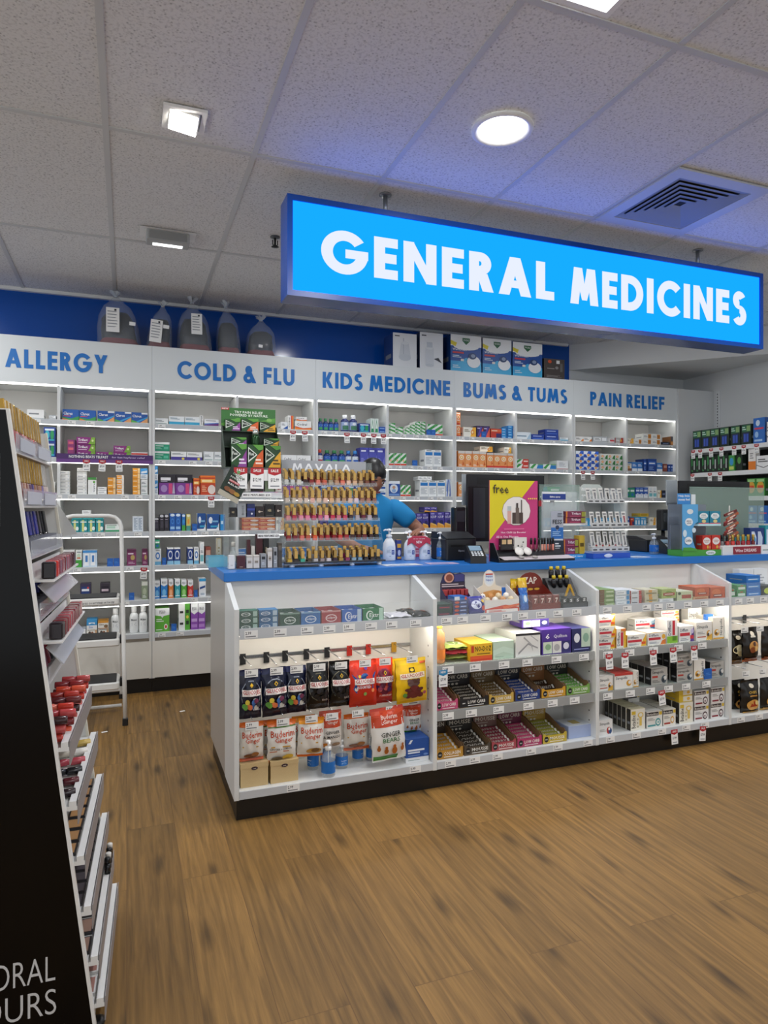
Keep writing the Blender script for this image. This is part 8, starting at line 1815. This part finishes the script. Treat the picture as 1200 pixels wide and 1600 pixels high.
# head: egg with brow, nose, chin and ears, tilted down
hd = B(); n, m_ = 22, 18
vs = []; fs = []
for j in range(m_ + 1):
    ph = PI * j / m_
    for i in range(n):
        t = 2 * PI * i / n
        x, y, z = math.sin(ph) * math.cos(t), math.sin(ph) * math.sin(t), math.cos(ph)
        r = Vector((x * .074, y * .094, z * .112))
        if z < 0: r.x *= 1 + .30 * z; r.y *= (1 + .18 * z) if y < 0 else (1 + .4 * z)
        if y < -.3:
            nose = math.exp(-((x / .16) ** 2) - (((z + .12) / .22) ** 2)); r.y -= .020 * nose
            r.y -= .008 * math.exp(-((x / .3) ** 2) - (((z + .45) / .12) ** 2))
            r.y += .010 * math.exp(-(((abs(x) - .38) / .16) ** 2) - (((z - .06) / .12) ** 2))
        vs.append(tuple(r))
for j in range(m_):
    for i in range(n):
        k = (i + 1) % n; fs.append((j * n + i, (j + 1) * n + i, (j + 1) * n + k, j * n + k))
hd.add(vs, fs, SKIN, True)
for sx in (-1, 1):
    hd.lathe([(.004, -.03), (.014, -.018), (.018, .004), (.013, .026), (.003, .032)], SKIN, c=(sx * .075, .008, -.005), n=10, sx=.5)
HO = (.0, -.115, 1.475); HR = (.42, 0, .22)
h_ = hd.obj('head', body, HO, rot=HR)
fb = B()
for sx in (-1, 1):
    fb.lathe([(.011, 0), (.008, .003), (.001, .004)], M('e8e4e0', .3), c=(0, 0, 0), n=10) if 0 else None
    fb.box(sx * .03 - .013, -.088, .001, sx * .03 + .013, -.084, .009, M('e4dcd6', .3)); fb.box(sx * .03 - .005, -.0888, .001, sx * .03 + .005, -.0882, .009, M('1a1210', .2)); fb.box(sx * .03 - .015, -.091, .019, sx * .03 + .015, -.082, .0225, HAIR)
fb.box(-.022, -.0925, -.060, .022, -.084, -.051, M('8a4a44', .4)); fb.obj('face_features', h_)
# hair cap
hb_ = B(); vs2 = []; fs2 = []
for j in range(13):
    ph = PI * .60 * j / 12
    for i in range(26):
        t = 2 * PI * i / 26
        x, y, z = math.sin(ph) * math.cos(t), math.sin(ph) * math.sin(t), math.cos(ph)
        zz = z
        if y < -.25 and z < .35: x, y = x * .96, y * .93
        k = 1.10 + .012 * math.sin(9 * t + j)
        vs2.append((x * .076 * k, y * .095 * k + .006, max(zz, .22 if y < -.35 else -.6) * .112 * k + .004))
for j in range(12):
    for i in range(26):
        k = (i + 1) % 26; fs2.append((j * 26 + i, (j + 1) * 26 + i, (j + 1) * 26 + k, j * 26 + k))
hb_.add(vs2, fs2, HAIR, True); hb_.obj('hair', h_)
# polo shirt, a skin of its own over the torso with short sleeves
b = B(); n = 28
rings = [(.87, .165, .128, .06), (.92, .168, .13, .055), (1.02, .160, .122, .048), (1.12, .166, .124, .032), (1.20, .180, .128, .008), (1.27, .190, .118, -.014), (1.318, .178, .098, -.028), (1.350, .135, .082, -.040), (1.374, .088, .070, -.048), (1.392, .068, .062, -.052)]
vs = []; fs = []
for z, rx, ry, yo in rings:
    for i in range(n):
        t = 2 * PI * i / n; c, s_ = math.cos(t), math.sin(t)
        vs.append((math.copysign(abs(c) ** .85, c) * rx * (1 + .012 * math.sin(5 * t + z * 30)), yo + math.copysign(abs(s_) ** .85, s_) * ry, z))
for k in range(len(rings) - 1):
    for i in range(n):
        j = (i + 1) % n; fs.append((k * n + i, k * n + j, (k + 1) * n + j, (k + 1) * n + i))
b.add(vs, fs, SHIRT, True); shirt = b.obj('polo_shirt', o)
b = B(); b.box(-.012, -.148, 1.235, .012, -.118, 1.355, M('0f6fa8', .7)); b.obj('placket', shirt) if 0 else None
for sx, p in ((-1, [(-.120, -.03, 1.300), (-.178, -.045, 1.285), (-.205, -.075, 1.225), (-.218, -.092, 1.175)]), (1, [(.120, -.03, 1.300), (.185, -.042, 1.285), (.245, -.068, 1.235), (.288, -.088, 1.190)])):
    skin_body('sleeve', p, [(0, 1), (1, 2), (2, 3)], [.066, .076, .066, .062], None, 0, shirt, 2, [SHIRT])
b = B(); b.lathe([(.072, .0), (.068, .03), (.064, .032), (.060, .004)], SHIRT, n=20, cap=False); b.obj('collar', shirt, (0, -.052, 1.365), rot=(.35, 0, 0))
V3 = [(0, .06, .92), (.09, .06, .84), (.10, .04, .48), (.10, .07, .10), (-.09, .06, .84), (-.10, .04, .48), (-.10, .07, .10)]
skin_body('trousers', V3, [(0, 1), (1, 2), (2, 3), (0, 4), (4, 5), (5, 6)], [(.16, .125), (.102, .105), .078, .062, (.102, .105), .078, .062], None, 0, body, 2, [TROU])
for sx in (-1, 1):
    b = B(); b.box(-.048, -.15, 0.001, .048, .10, .07, BLKM, bev=.03); b.obj('shoe', body, (.105 * sx, .02, 0))
S(pnk='c04a6a|a83c5a|d06a86|r .1 .5 .9 .8 e8b8c8;l .15 .15 .85 .4 3 f0d0dc')
place('carton_in_hand', carton('pnk', .075, .05, .10), PX + .195, 3.632, ZW, 'pink carton on the worktop under the assistant\'s hand', 'medicine box')
